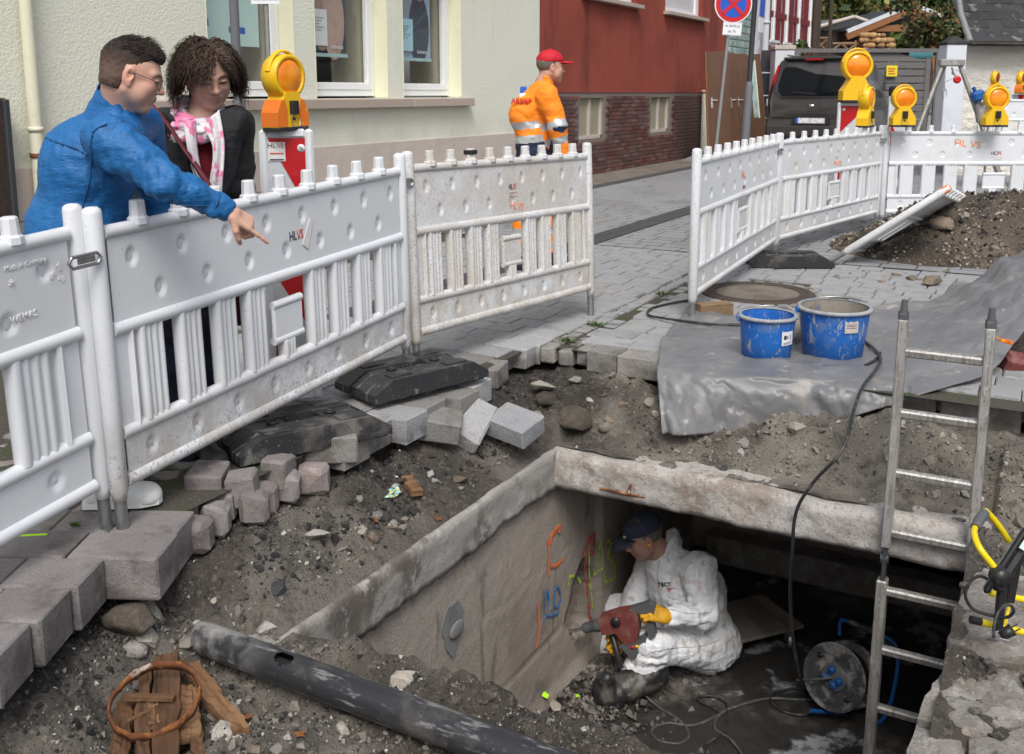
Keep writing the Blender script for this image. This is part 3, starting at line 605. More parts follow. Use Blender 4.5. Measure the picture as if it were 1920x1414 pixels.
# other sides of the pit and the passage under the slab
pit2 = thing('pit_lining', 'dark far sides of the concrete pit under the slab', 'pit wall', (-1.2, 7.0, FZ))
b = MB().box((1.0 + .12, -1.0, .62), (.24, 7.6, 1.235)); b.build('side_wall', M['concrete'], pit2)
MB().box((0, -4.72, .62), (2.0, .24, 1.2)).build('near_wall', M['concrete'], pit2)
b = MB(); Pw = []
for x in np.arange(-1.0, .35, .03): Pw.append([(x, -.3 + .02 * float(fbm(x * 4, z * 4)), z) for z in np.arange(0, 1.27, .03)])
b.grid(np.array(Pw)); b.build('back_wall', M['concrete'], pit2)
MB().box((.1, -.42, .1), (1.8, .2, .2), ch=.02).build('wall_footing', M['concrete_broken'], pit2)
MB().box((.2, 1.9, .62), (2.2, .1, 1.26)).build('end_wall', M['concrete'], pit2)
xf = np.arange(-2.26, -.1, .02); yf = np.arange(2.3, 8.9, .03); XF, YF = np.meshgrid(xf, yf, indexing='ij')
ZF = FZ + .012 * fbm(XF * 4, YF * 4, s=21) + .004 * vnoise(XF * 30, YF * 30, s=22) + .05 * np.exp(-(((XF + 2.05) / .25) ** 2 + ((YF - 4.55) / .55) ** 2))
structure(MB().grid(np.stack([XF, YF, ZF], -1)).build('pit_floor', M['pit_floor']))
# survey marks sprayed on the render: thin dried ribbons following the wall
def wall_x(y, z): return float(np.interp(0, [0], [0])) + (-2.2 + .03 * float(sst(5.0, 5.06, y)))
def spray(pts, width, m, name='paint_mark'):
    P = [WX(u, v, -2.195) for u, v in pts]; P = [WX(u, v, wall_x(p[1], p[2]) + .010) for (u, v), p in zip(pts, P)]
    Q = []
    for i in range(len(P) - 1):
        for t in np.linspace(0, 1, 7)[:-1]: Q.append(P[i] + (P[i + 1] - P[i]) * t)
    Q.append(P[-1]); b = MB(); L = []
    for i, p in enumerate(Q):
        t = nrm(Q[min(i + 1, len(Q) - 1)] - Q[max(0, i - 1)]); s_ = np.cross(t, V(1, 0, 0)); wd = width * (.55 + .5 * rn.random()) / 2
        L.append([p - s_ * wd + V(-.004, 0, 0), p, p + s_ * wd + V(-.004, 0, 0)])
    b.grid(np.array(L) - np.array(pit.location)); b.build(name, M[m], pit)
spray([(1052, 985), (1036, 1003), (1034, 1020)], .035, 'spray_orange'); spray([(1054, 983), (1050, 1000)], .035, 'spray_orange'); spray([(1030, 1010), (1031, 1080)], .02, 'spray_orange')
spray([(1031, 1062), (1044, 1062), (1056, 1050)], .03, 'spray_orange'); spray([(1010, 1130), (1013, 1180), (1008, 1215)], .022, 'spray_orange')
spray([(1024, 1150), (1024, 1115), (1029, 1105), (1031, 1125), (1025, 1148)], .02, 'spray_blue'); spray([(1040, 1138), (1041, 1108), (1048, 1100), (1054, 1118), (1048, 1140), (1040, 1138)], .02, 'spray_blue')
spray([(1022, 1168), (1024, 1155), (1036, 1155), (1048, 1150)], .02, 'spray_blue'); spray([(1036, 1142), (1038, 1155)], .018, 'spray_blue')
spray([(1092, 1046), (1110, 1003), (1098, 1062), (1104, 1130), (1110, 1168)], .025, 'spray_red'); spray([(1108, 1045), (1108, 1010), (1116, 998), (1116, 1030), (1108, 1046)], .024, 'spray_red')
spray([(1106, 1020), (1106, 1070), (1112, 1140)], .018, 'spray_yellow'); spray([(1128, 1012), (1132, 1060), (1136, 1095)], .022, 'spray_yellow'); spray([(1128, 1012), (1114, 1080), (1132, 1066)], .02, 'spray_yellow')
spray([(1140, 1012), (1148, 1020), (1140, 1042), (1153, 1058), (1153, 1085), (1138, 1092), (1132, 1085)], .022, 'spray_yellow'); spray([(1066, 1098), (1070, 1082), (1078, 1080)], .025, 'spray_yellow'); spray([(1084, 1082), (1090, 1092)], .025, 'spray_yellow')
# lid slab over the passage: rough broken front edge
slab = thing('concrete_slab', 'thick broken concrete slab roofing the pit with exposed pebbles and rust stains', 'slab', (-1.18, 4.4, -.58))
xa = np.arange(-1.03, 1.06, .014); loop = []
for x in xa:
    tp = .205 + .005 * float(fbm(x * 5, .3, s=31)) - .014 * max(0., float(fbm(x * 2.3, 5., s=32))); bt = .0 + .005 * float(fbm(x * 6, 2., s=33))
    row = [(x, .8, tp + .0), (x, .06 + .02 * float(fbm(x * 4, 9.)), tp)]
    for k in range(13):
        t = k / 12; z = tp + (bt - tp) * t
        row.append((x, .0 + .010 * float(fbm(x * 4, z * 4, s=34)) + .005 * float(vnoise(x * 28, z * 28, s=35)) + .03 * (max(0, t - .82) / .18) ** 2 + .03 * (max(0, .16 - t) / .16) ** 2, z))
    row += [(x, .4, bt + .01), (x, 3.8, .0)]; loop.append(row)
MB().grid(np.array(loop)).build('slab_edge', M['concrete_slab'], slab)
box('slab_body', (0, 2.3, .09), (2.15, 3.4, .17), M['concrete_slab'], slab)
for (u, v, u2, v2) in ((1125, 915, 1210, 933), (1183, 908, 1178, 930)):
    p, q_ = WY(u, v, 4.395), WY(u2, v2, 4.395)
    MB().tube([rel(p, slab), rel((p + q_) / 2 + V(0, -.004, 0), slab), rel(q_, slab)], [.006, .009, .004], 7).build('rusty_bar', M['rust'], slab)
# ================================================================ BUILDINGS
def thin_glass(name, tint=(.96, .985, .985), refl=.03):
    m = bpy.data.materials.new(name); m.use_nodes = True; n = m.node_tree.nodes; l = m.node_tree.links
    n.remove(n['Principled BSDF']); t = n.new('ShaderNodeBsdfTransparent'); t.inputs[0].default_value = (*tint, 1)
    g = n.new('ShaderNodeBsdfGlossy'); g.inputs['Roughness'].default_value = .02; 
    mx = n.new('ShaderNodeMixShader'); mx.inputs[0].default_value = refl + .05; l.new(t.outputs[0], mx.inputs[1]); l.new(g.outputs[0], mx.inputs[2]); l.new(mx.outputs[0], n['Material Output'].inputs[0]); return m
M['pane'] = thin_glass('pane'); M['eyeglass'] = thin_glass('eyeglass', (.95, .97, .97), .02)
WXP = -7.36
house = thing('house', 'pale green rendered house with stone sill and posters in its windows', 'house', (WXP, 9.5, 0))
def hb(b, y0, y1, z0, z1, x0=-.35, x1=0.0, ch=0): b.box(((x0 + x1) / 2, (y0 + y1) / 2 - 9.5, (z0 + z1) / 2), (x1 - x0, y1 - y0, z1 - z0), ch=ch)
yw = lambda u, v=120: float(WX(u, v, WXP)[1])
OPEN = [(yw(391), yw(553)), (yw(592), yw(727)), (yw(756), yw(865))]
b = MB(); ZB, ZT = 1.385, 3.15
hb(b, -2, 14.285, -.1, ZB); hb(b, -2, 14.285, ZT, 5.6)
ed = -2.0
for a, c in OPEN: hb(b, ed, a, ZB, ZT); ed = c
hb(b, ed, 14.285, ZB, ZT)
b.build('wall', M['plaster_green'], house)
for a, c in OPEN:      # smooth cream reveals
    for y in (a, c): b = MB(); hb(b, y - .006 if y == c else y - .003, y + .003 if y == c else y + .006, ZB + .01, ZT, -.33, .003); b.build('window_reveal', M['plaster_cream'], house)
# stone plinth, slab by slab
rr = random.Random(5); pm = [MB().box((0, 0, 0), (.05, 1.115, .415), ch=.004).mesh('plinth_slab', M['sandstone']), MB().box((0, 0, 0), (.05, 1.115, .425), ch=.004).mesh('plinth_slab', M['sandstone'])]
for r in range(2):
    y = 5.0 - .5 * r
    while y < 14.0:
        L = min(1.12, 14.28 - y)
        share('plinth_slab', pm[r], house, (.002 + rr.uniform(0, .003), y + L / 2 - 9.5, .208 + r * .428), scale=(1, L / 1.12, 1)); y += 1.12
for a, c in ((yw(400) - 1.3, yw(762)), (yw(762) + .004, 12.1)):
    MB().box((.02, (a + c) / 2 - 9.5, 1.325), (.2, c - a, .11), ch=.008).build('window_sill', M['sill_stone'], house)
def window(y0, y1, poster):
    fx = -.20; b = MB()
    f = .085
    hb(b, y0 + .01, y1 - .01, ZB + .025, ZB + .10, fx - .07, fx, .006); hb(b, y0 + .01, y0 + f, ZB + .10, ZT, fx - .07, fx, .006); hb(b, y1 - f, y1 - .01, ZB + .10, ZT, fx - .07, fx, .006)
    hb(b, y0 + f, y1 - f, ZB + .10, ZB + .185, fx - .06, fx + .012, .008); hb(b, y0 + f, y0 + f + .07, ZB + .18, ZT, fx - .06, fx + .012, .008); hb(b, y1 - f - .07, y1 - f, ZB + .18, ZT, fx - .06, fx + .012, .008)
    wf = b.build('window', M['white_frame'], house)
    g0, g1 = y0 + f + .07, y1 - f - .07
    b = MB(); b.add([(fx - .03, g0 - 9.5, ZB + .18), (fx - .03, g1 - 9.5, ZB + .18), (fx - .03, g1 - 9.5, ZT), (fx - .03, g0 - 9.5, ZT)], [(0, 1, 2, 3)]); b.build('pane', M['pane'], wf)
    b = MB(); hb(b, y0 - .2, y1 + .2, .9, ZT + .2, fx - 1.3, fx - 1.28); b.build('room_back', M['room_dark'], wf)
    b = MB(); hb(b, y1 - .16, y1 - .03, ZB + .1, ZT, fx - .55, fx - .09); b.build('inner_reveal', M['room_beige'], wf)
    def flat(name, ya, yb, za, zb, m, dx=0): 
        bb = MB(); hb(bb, ya, yb, za, zb, fx - .085 + dx, fx - .082 + dx); return bb.build(name, m, wf)
    def disc(name, y, z, ry, rz, m, dx):
        bb = MB(); bb.prism([(ry * math.cos(k * .3142), rz * math.sin(k * .3142)) for k in range(20)], 0, .001, Matrix.Translation((fx - .081 + dx, y - 9.5, z)) @ Matrix(((0, 0, 1, 0), (1, 0, 0, 0), (0, 1, 0, 0), (0, 0, 0, 1)))); return bb.build(name, m, wf)
    if poster == 0:
        flat('poster', g0, g1 - .08, 1.93, ZT, M['poster_mint'])
        flat('poster_bar', yw(391) + .16, yw(411) + .16, 2.115, 2.185, M['poster_blue'], .004); flat('poster_bar', yw(448) + .17, yw(478) + .17, 2.06, 2.125, M['poster_blue'], .004)
    else:
        p0, p1 = g0 + .03, g1 - (.30 if poster == 1 else .19); H = p1 - p0
        flat('poster', p0, p1, 1.93 if poster == 1 else 1.90, ZT, M['poster_navy'] if poster == 1 else M['poster_sky'])
        sk, a_, b_ = (M['print_skin'], M['print_beige'], M['print_rose']) if poster == 1 else (M['print_skin2'], M['print_shirt'], M['print_dark'])
        disc('print_figure', p0 + H * .38, 2.35, H * .26, .42, a_, .003); disc('print_figure', p0 + H * .68, 2.28, H * .28, .45, b_, .005)
        disc('print_face', p0 + H * .42, 2.83, H * .115, .12, sk, .007); disc('print_face', p0 + H * .70, 2.76, H * .11, .12, sk, .007)
        disc('print_hair', p0 + H * .42, 2.93, H * .13, .08, M['print_brown'], .009); disc('print_hair', p0 + H * .71, 2.87, H * .15, .09, M['print_blond'] if poster == 1 else M['print_brown'], .009)
        n0 = p0 + .01; flat('notice', n0, n0 + H * .48, 1.99, 2.40, M['paper'] if poster == 1 else M['paper_blue'], .02)
        for k in range(5): flat('notice_print', n0 + .03, n0 + H * (.4 - .06 * (k % 3)), 2.30 - k * .035, 2.308 - k * .035, M['ink_grey'], .025)
        flat('notice_mark', n0 - .015, n0 + .07, 2.36, 2.47, M['flat_red'] if poster == 1 else M['poster_teal'], .028)
        text('poster_lettering', 'helvetia', .075, M['paper'], wf, (fx - .064, p0 + H * .74 - 9.5, 1.985), (R(90), 0, R(90)))
        flat('poster_rail', p0 - .01, p1 + .02, 1.865, 1.905, M['poster_rail'], .01)
for k, c in (('poster_navy', (.02, .045, .08)), ('poster_sky', (.3, .42, .55)), ('print_skin', (.42, .27, .2)), ('print_skin2', (.36, .2, .14)), ('print_beige', (.3, .19, .15)), ('print_rose', (.42, .28, .23)), ('print_shirt', (.25, .3, .36)), ('print_dark', (.05, .06, .09)), ('print_brown', (.06, .035, .02)), ('print_blond', (.45, .34, .2)), ('poster_teal', (.1, .3, .36)), ('poster_rail', (.35, .5, .5))):
    M[k] = mat(k, c, .5, layers=[(N, 9, .5, .7, tuple(x * .6 for x in c), .5)])
for i, (a, c) in enumerate(OPEN): window(a, c, i)
# downpipe on the left, rusty at its clips
dp = thing('downpipe', 'cream downpipe with rusty clips on the pale green house', 'pipe', (WXP + .09, 5.25, 0))
MB().tube([(0, 0, z) for z in (0, .98, 5)], [.052, .052, .047], 16).build('pipe', M['pipe_cream'], dp)
for z in (.95, 1.16, .42): MB().lathe([(.05, -.018), (.062, -.018), (.062, .018), (.05, .018)], 16, Matrix.Translation((0, 0, z))).build('pipe_clip', M['rust'] if z == .95 else M['pipe_cream'], dp)
dd = thing('entrance_frame', 'dark brown door post at the left end of the green house', 'door frame', (WXP, 4.7, 0))
MB().box((.06, -.3, .7), (.14, 1.18, 1.42), ch=.01).build('door_leaf', M['wood_dark'], dd); MB().box((.09, .27, .7), (.14, .05, 1.4), ch=.008).build('post', M['metal_dark'], dd)
gp = thing('lamp_column', 'plain grey pole standing close to the green house behind the woman', 'pole', (-7.1, 7.36, 0))
MB().tube([(0, 0, 0), (0, 0, 5)], .045, 14).build('pole', M['pipe_grey'], gp); MB().lathe([(.07, 0), (.07, .12), (.048, .16)], 14).build('collar', M['pipe_grey'], gp)
sp = thing('street_sign', 'thin post carrying a small white plate beside the first window', 'sign', tuple(D(519, 492, 9.4) * V(1, 1, 0)), YAW)
MB().tube([(0, 0, 0), (0, 0, 2.4)], .02, 10).build('pole', M['post_grey'], sp); box('sign_plate', (0, -.03, 2.46), (.26, .006, .42), M['sign_white'], sp); box('plate_border', (0, -.034, 2.29), (.24, .003, .012), M['ink'], sp)

# ---------------- red house with brick plinth
red = thing('house', 'dark red rendered house on a brown brick plinth with cellar windows', 'house', (WXP, 20.0, 0))
def rb(b, y0, y1, z0, z1, x0=-.35, x1=0.0, ch=0): b.box(((x0 + x1) / 2, (y0 + y1) / 2 - 20, (z0 + z1) / 2), (x1 - x0, y1 - y0, z1 - z0), ch=ch)
CW = [(yw(1087, 220), yw(1133, 220)), (yw(1221, 220), yw(1256, 220))]; UW = [(15.9, 18.3), (19.9, 22.3)]
b = MB(); rb(b, 14.29, 15.9, 1.45, 5.6)
ed = 14.29
for a, c in UW: rb(b, ed, a, 3.1, 5.6); ed = c
rb(b, ed, 26.4, 3.1, 5.6); rb(b, 14.29, 26.4, 1.452, 3.1, -.35, .001); b.build('wall', M['plaster_red'], red)
b = MB(); ed = 14.29
for a, c in CW: rb(b, ed, a, -.1, 1.45, -.3, -.012); rb(b, a, c, -.1, .63, -.3, -.012); rb(b, a, c, 1.36, 1.45, -.3, -.012); ed = c
rb(b, ed, 26.4, -.1, 1.45, -.3, -.012); b.build('plinth_wall', M['mortar'], red)
bme = MB().box((0, 0, 0), (.03, .23, .0635), ch=.003).mesh('brick', M['brick']); bl = []
for r in range(20):
    z = .035 + r * .0735; y = 14.3 + (.12 if r % 2 else 0)
    while y < 25.5:
        if not any(a - .12 < y + .115 < c + .12 and .6 < z < 1.37 for a, c in CW) and z < 1.43: bl.append((y + .115, z))
        y += .242
bl.sort(key=lambda q: q[0]); bl = [q for q in bl if q[0] > 15.3] + [q for q in bl if q[0] <= 15.3]
vv = []; ff = []
for i, (y, z) in enumerate(bl):
    if i < 300: share('brick', bme, red, (-.002 + rr.uniform(-.002, .003), y - 20 + rr.uniform(-.004, .004), z))
    else:
        n0 = len(vv); x = .012
        vv += [(x, y - 20 - .115, z - .032), (x, y - 20 + .115, z - .032), (x, y - 20 + .115, z + .032), (x, y - 20 - .115, z + .032)] + [(-.012, y - 20 - .117, z - .034), (-.012, y - 20 + .117, z - .034), (-.012, y - 20 + .117, z + .034), (-.012, y - 20 - .117, z + .034)]
        ff += [(n0, n0 + 1, n0 + 2, n0 + 3)] + [(n0 + k, n0 + 4 + k, n0 + 4 + (k + 1) % 4, n0 + (k + 1) % 4) for k in range(4)]
stuff(npobj('brickwork', np.array(vv), np.array(ff), M['brick'], red, False))
for a, c in CW:
    b = MB(); rb(b, a, c, .64, .70, -.12, -.05); rb(b, a, a + .05, .64, 1.36, -.12, -.05); rb(b, c - .05, c, .64, 1.36, -.12, -.05); rb(b, (a + c) / 2 - .03, (a + c) / 2 + .03, .70, 1.36, -.12, -.05)
    wn = b.build('cellar_window', M['sandstone'], red); b = MB(); rb(b, a + .05, c - .05, .70, 1.36, -.115, -.095); b.build('grille', M['mesh_grille'], wn)
for a, c in UW:
    MB().box((.05, (a + c) / 2 - 20, 3.06), (.18, c - a + .2, .07), ch=.006).build('window_sill', M['sill_stone'], red)
    b = MB(); rb(b, a, c, 3.1, 3.18, -.2, -.1); rb(b, c - .2, c, 3.18, 4.4, -.2, -.1); rb(b, a, a + .1, 3.18, 4.4, -.2, -.1); wn = b.build('window', M['white_frame'], red)
    sl_ = MB().box((0, 0, 0), (.02, c - a - .3, .045), (0, R(20), 0)).mesh('shutter_slat', M['sign_white'])
    for k in range(18): share('shutter_slat', sl_, wn, (-.15, (a + c) / 2 - 20 - .05, 3.2 + k * .05))
gb0, gb1 = 24.3, 26.2; gbm = MB().box((0, 0, 0), (.08, .36, .165), ch=.02).mesh('glass_block', M['glass_block'])
b = MB(); rb(b, gb0, gb1, 2.35, 5.2, 0.003, .03); b.build('block_frame', M['white_frame'], red)
for k in range(5):
    for j in range(9): share('glass_block', gbm, red, (.03, gb0 + .2 + k * .375 - 20, 2.47 + j * .18))
rpipe = thing('downpipe', 'pale greenish stub pipe at the foot of the red house', 'pipe', (WXP + .2, 22.25, 0)); MB().tube([(0, 0, 0), (0, 0, 1.5)], .13, 16).build('pipe', M['plaster_green'], rpipe)
MB().lathe([(.13, 0), (.15, 0), (.15, .05), (.13, .05)], 16, Matrix.Translation((0, 0, 1.46))).build('collar', M['pipe_cream'], rpipe)
wp = thing('downpipe', 'tall white downpipe between the red house and the half-timbered house', 'pipe', (WXP + .15, 27.2, .3)); MB().tube([(0, 0, 0), (0, 0, 5)], .09, 12).build('pipe', M['pipe_white'], wp)
for z in (1.3, 3.0): MB().lathe([(.09, -.03), (.11, -.03), (.11, .03), (.09, .03)], 14, Matrix.Translation((0, 0, z))).build('pipe_clip', M['pipe_white'], wp)
# ---------------- half-timbered house
ht = thing('house', 'half-timbered house with dark red beams and white infill', 'house', (WXP, 30.5, .3))
box('wall', (-.2, .1, 3.1), (.36, 6.0, 6), M['sign_white'], ht)
for y in (-2.9, -1.35, .1, 1.7, 3.05): box('timber', (.012, y, 3.1), (.05, .24 if y in (-2.9, .1) else .13, 6), M['timber_red'], ht)
for z in (1.35, 2.35, 3.3): box('timber', (.008, .1, z), (.045, 6, .18), M['timber_red'], ht)
for y in (-2.1, -.6, .9, 2.4):
    box('shutter', (.012, y + .42, 3.5), (.03, .2, 1.9), M['timber_red'], ht); box('shutter', (.012, y - .32, 3.5), (.03, .2, 1.9), M['timber_red'], ht)
    wn = box('window', (.02, y + .05, 3.5), (.02, .4, 1.8), M['white_frame'], ht); box('frame', (.035, .05 + y, 3.5), (.05, .05, 1.8), M['white_frame'], wn); box('sill', (.08, y + .05, 2.56), (.06, .9, .07), M['white_frame'], wn)

# ---------------- far right: gate, posts, sheds, slate-roofed house
def cthing(name, label, cat, u, v, d, z=0.0, group=None):
    p = D(u, v, d); return thing(name, label, cat, (p[0], p[1], z), YAW, group)
def at(d, u0, u1, v0, v1, ud):      # metre box from pixel box at depth d relative to u = ud
    k = d / 1895 if False else d / F_PX
    return (u0 - ud) * k, (u1 - ud) * k, EYE + (174 - v1) * d / 1895, EYE + (174 - v0) * d / 1895
def cbox(name, o, d, u0, u1, v0, v1, m, ud, th=.1, dy=0.0, ch=0.0):
    x0, x1, z0, z1 = at(d, u0, u1, v0, v1, ud)
    return MB().box(((x0 + x1) / 2, dy, (z0 + z1) / 2 - o.location.z), (x1 - x0, th, z1 - z0), ch=ch).build(name, m, o)
gt = cthing('gate', 'wide grey slatted gate with arched top behind the van', 'gate', 1620, 250, 25, .4)
cbox('gate_frame', gt, 25, 1482, 1757, 93, 100, M['gate_grey'], 1620, .08); cbox('gate_frame', gt, 25, 1744, 1757, 100, 262, M['gate_grey'], 1620, .08); cbox('gate_frame', gt, 25, 1484, 1494, 100, 262, M['gate_grey'], 1620, .08)
cbox('gate_frame', gt, 25, 1727, 1736, 110, 262, M['gate_grey'], 1620, .08, .06)
for k in range(11):
    v0 = 118 + k * 13.2; cbox('slat', gt, 25, 1496, 1730, v0, v0 + 11.6, M['gate_grey'], 1620, .05, .06 + .012 * (k % 2), .008)
x0, x1, z0, z1 = at(25, 1494, 1732, 98, 118, 1620); z0 -= .4; z1 -= .4
arch = [(x0, z0 + .02)] + [(x0 + (x1 - x0) * t, z0 + .02 + (z1 - z0) * (.2 + .8 * math.sin(math.pi * min(1, max(0, (t - .3) / .62))) ** 1.0)) for t in np.linspace(0, 1, 24)] + [(x1, z0 + .02)]
MB().prism(arch, -.03, .03, Matrix.Translation((0, .06, 0)) @ Matrix(((1, 0, 0, 0), (0, 0, -1, 0), (0, 1, 0, 0), (0, 0, 0, 1)))).build('arched_board', M['gate_grey'], gt)
cbox('green_sheet', gt, 25, 1700, 1744, 99, 112, M['poster_teal'], 1620, .02, .2)
ys = cbox('notice_sign', gt, 25, 1653, 1673, 124, 144, M['sign_yellow'], 1620, .01, -.05); ys.name = 'notice_sign'
for k in range(3): cbox('sign_print', gt, 25, 1656, 1669 - 2 * (k % 2), 129 + k * 4.5, 131 + k * 4.5, M['logo_red'], 1620, .004, -.058)
fg = cthing('fence', 'dark grey metal fence panel between the white downpipe and the gate post', 'fence', 1432, 250, 24, .4)
for k in range(4): cbox('panel', fg, 24, 1422, 1446, 96 + k * 42, 136 + k * 42, M['metal_dark'], 1432, .06, .01 * (k % 2), .01)
for nm, u0, u1, v0, v1, d, lab in (('a', 1443, 1478, 96, 258, 23.5, 'pale grey gate post with a brown stone cap left of the van'), ('b', 1757, 1793, 86, 260, 17.2, 'pale blue-grey gate post with a pointed cap beside the white house')):
    um = (u0 + u1) / 2; po = cthing('gate_post', lab, 'gate post', um, 250, d, .3 if nm == 'a' else .15)
    cbox('shaft', po, d, u0, u1, v0, v1 + 8, M['pillar'], um, (u1 - u0) * d / F_PX, 0, .01)
    x0, x1, z0, z1 = at(d, u0 - 2, u1 + 2, v0 - 8, v0, um); zz = z0 - po.location.z
    if nm == 'a': MB().box((0, 0, zz + (z1 - z0) / 2), (x1 - x0, x1 - x0, z1 - z0), ch=.015).build('cap', M['sandstone'], po)
    else: MB().box((0, 0, zz + .02), (x1 - x0, x1 - x0, .05), ch=.01).box((0, 0, zz + .09), (x1 - x0 - .04, x1 - x0 - .04, .1), taper=.25).build('cap', M['slate'], po)
wh = cthing('house', 'low white rough-plastered house with a mossy slate roof', 'house', 1900, 250, 17.8, .1)
k = 17.8 / F_PX; b = MB(); Pw = []
for x in np.arange((1790 - 1900) * k, 3.4, .04): Pw.append([(x, .0 + .014 * float(fbm(x * 3, z * 5, s=41)) + .01 * float(vnoise(x * 9, z * 16, s=42)), z) for z in np.arange(-.1, 2.28, .04)])
b.grid(np.array(Pw)).build('wall', M['white_wall'], wh); box('wall_core', (2.0, .9, 1.1), (2.6, 1.6, 2.4), M['white_wall'], wh)
ez = EYE + (174 - 80) * 17.6 / 1895 - .1; rx0 = (1786 - 1900) * k
slm = [MB().box((0, 0, 0), (.235, .30, .012)).mesh('slate_tile', M['slate']) for _ in range(1)][0]
for r in range(6):
    for c_ in range(12):
        share('slate_tile', slm, wh, (rx0 + .12 + c_ * .24 + (.12 if r % 2 else 0) + rr.uniform(-.006, .006), -.30 + r * .155, ez + .04 + r * .155 * .95 + rr.uniform(-.004, .006)), (R(42), 0, rr.uniform(-.02, .02)))
MB().add([(rx0, -.36, ez), (3.2, -.36, ez), (3.2, .72, ez + 1.0), (rx0 + .12, .72, ez + 1.0)], [(0, 1, 2, 3)]).build('roof', M['slate'], wh)
box('eaves_board', (1.3, -.30, ez - .04), (4.8, .16, .08), M['wood_dark'], wh)
MB().tube([(rx0 + .02, -.40, ez - .02), (rx0 + .08, .2, ez + .5), (rx0 + .22, .74, ez + 1.02)], .055, 10).build('verge_roll', M['post_grey'], wh)
box('upper_wall', (1.9, 1.6, ez + 1.7), (3.5, 1.6, 1.7), M['plaster_red'], wh); box('upper_infill', (2.0, .785, ez + 1.75), (3.2, .03, 1.1), M['sign_white'], wh)
for x in (.55, 1.75, 2.9): box('timber', (x, .765, ez + 1.7), (.14, .03, 1.3), M['timber_red'], wh)
# wooden carport and brown shed behind the gate
cp = cthing('carport', 'open wooden carport with grey sheet roof edges behind the gate', 'carport', 1690, 250, 33, .5)
k = 33 / F_PX; zf = lambda v: EYE + (174 - v) * 33 / 1895 - .5; xf_ = lambda u: (u - 1690) * k
for (ua, va, ub, vb) in ((1578, 62, 1695, 14), (1695, 14, 1755, 36)):
    for dy, mm, th, off in ((0, 'pipe_white', .12, .0), (.02, 'wood_beam', .2, -.17)):
        p, q_ = V(xf_(ua), dy, zf(va) + off), V(xf_(ub), dy, zf(vb) + off); L = np.linalg.norm(q_ - p); an = math.atan2(q_[2] - p[2], q_[0] - p[0])
        MB().box((0, 0, 0), (L, .16, th)).build('roof_edge' if mm == 'pipe_white' else 'barge_board', M[mm], cp, tuple((p + q_) / 2), (0, -an, 0))
    p, q_ = V(xf_(ua), 2, zf(va) + .04), V(xf_(ub), 2, zf(vb) + .04)
    MB().add([(p[0], .1, p[2]), (q_[0], .1, q_[2]), (q_[0], 5, q_[2]), (p[0], 5, p[2])], [(0, 1, 2, 3)]).build('roof_sheet', M['metal_dark'], cp)
box('tie_beam', (xf_(1665), .1, zf(56)), (2.6, .16, .2), M['wood_beam'], cp); box('king_post', (xf_(1700), .1, zf(38)), (.2, .16, .6), M['wood_beam'], cp)
for u in (1611, 1735): box('post', (xf_(u), .1, zf(100)), (.26, .24, 1.7), M['wood_beam'], cp)
box('back_wall', (xf_(1670), 5, zf(90)), (3.2, .1, 1.9), M['room_dark'], cp); box('rail', (xf_(1600), .0, zf(84)), (1.0, .1, .1), M['wood_beam'], cp)
lgm = MB().lathe([(0, -.2), (.11, -.2), (.11, .2), (0, .2)], 9).mesh('log', M['log_end'])
for i in range(26): 
    lg = share('log', lgm, cp, (xf_(1622) + (i % 7) * .15 - .35 + .07 * ((i // 7) % 2), -.25, zf(97) + (i // 7) * .16), (R(90), 0, rr.uniform(0, 6)), scale=rr.uniform(.5, .8))
sh = cthing('shed', 'small dark brown shed with a blue-grey roof', 'shed', 1560, 250, 34, .5)
k = 34 / F_PX; zf = lambda v: EYE + (174 - v) * 34 / 1895 - .5; xf_ = lambda u: (u - 1560) * k
box('wall', (.25, 1, 1.5), (1.9, 2, 3.0), M['wood_dark'], sh)
MB().add([(xf_(1518), -.3, zf(54)), (xf_(1580), -.3, zf(38)), (xf_(1580), 3, zf(30)), (xf_(1518), 3, zf(36))], [(0, 1, 2, 3)]).build('roof', M['pipe_grey'], sh)
for a, c in (((1516, 56), (1583, 37)), ((1583, 37), (1622, 50))):
    p, q_ = V(xf_(a[0]), -.32, zf(a[1])), V(xf_(c[0]), -.32, zf(c[1])); MB().tube([p, q_], .07, 4).build('barge_board', M['sandstone'], sh)
tr = cthing('trellis_fence', 'light wooden trellis fence in front of the shed', 'fence', 1560, 250, 30, .5)
k = 30 / F_PX; zf = lambda v: EYE + (174 - v) * 30 / 1895 - .5; xf_ = lambda u: (u - 1560) * k
for a, c in (((1520, 74), (1545, 74)), ((1520, 74), (1520, 100)), ((1543, 74), (1543, 100)), ((1522, 96), (1542, 76)), ((1522, 78), (1542, 98)), ((1552, 84), (1595, 84)), ((1553, 96), (1568, 84)), ((1568, 84), (1582, 96)), ((1582, 96), (1594, 86)), ((1594, 78), (1594, 100))):
    MB().tube([V(xf_(a[0]), 0, zf(a[1])), V(xf_(c[0]), 0, zf(c[1]))], .035, 4).build('slat', M['wood_pine'], tr)
for i, (u, v0, d, rr_) in enumerate(((1518, -5, 28, .085), (1546, 14, 29, .055), (1525, 10, 30, .06))):
    po = cthing('wooden_pole', ('thick dark wooden pole at the corner of the half-timbered house', 'thin bare wooden pole in front of the shed', 'slim wooden pole left of the shed roof')[i], 'pole', u, 250, d, .4)
    MB().tube([(0, 0, 0), (0, 0, EYE + (174 - v0) * d / 1895)], rr_, 8).build('pole', M['bark'], po)

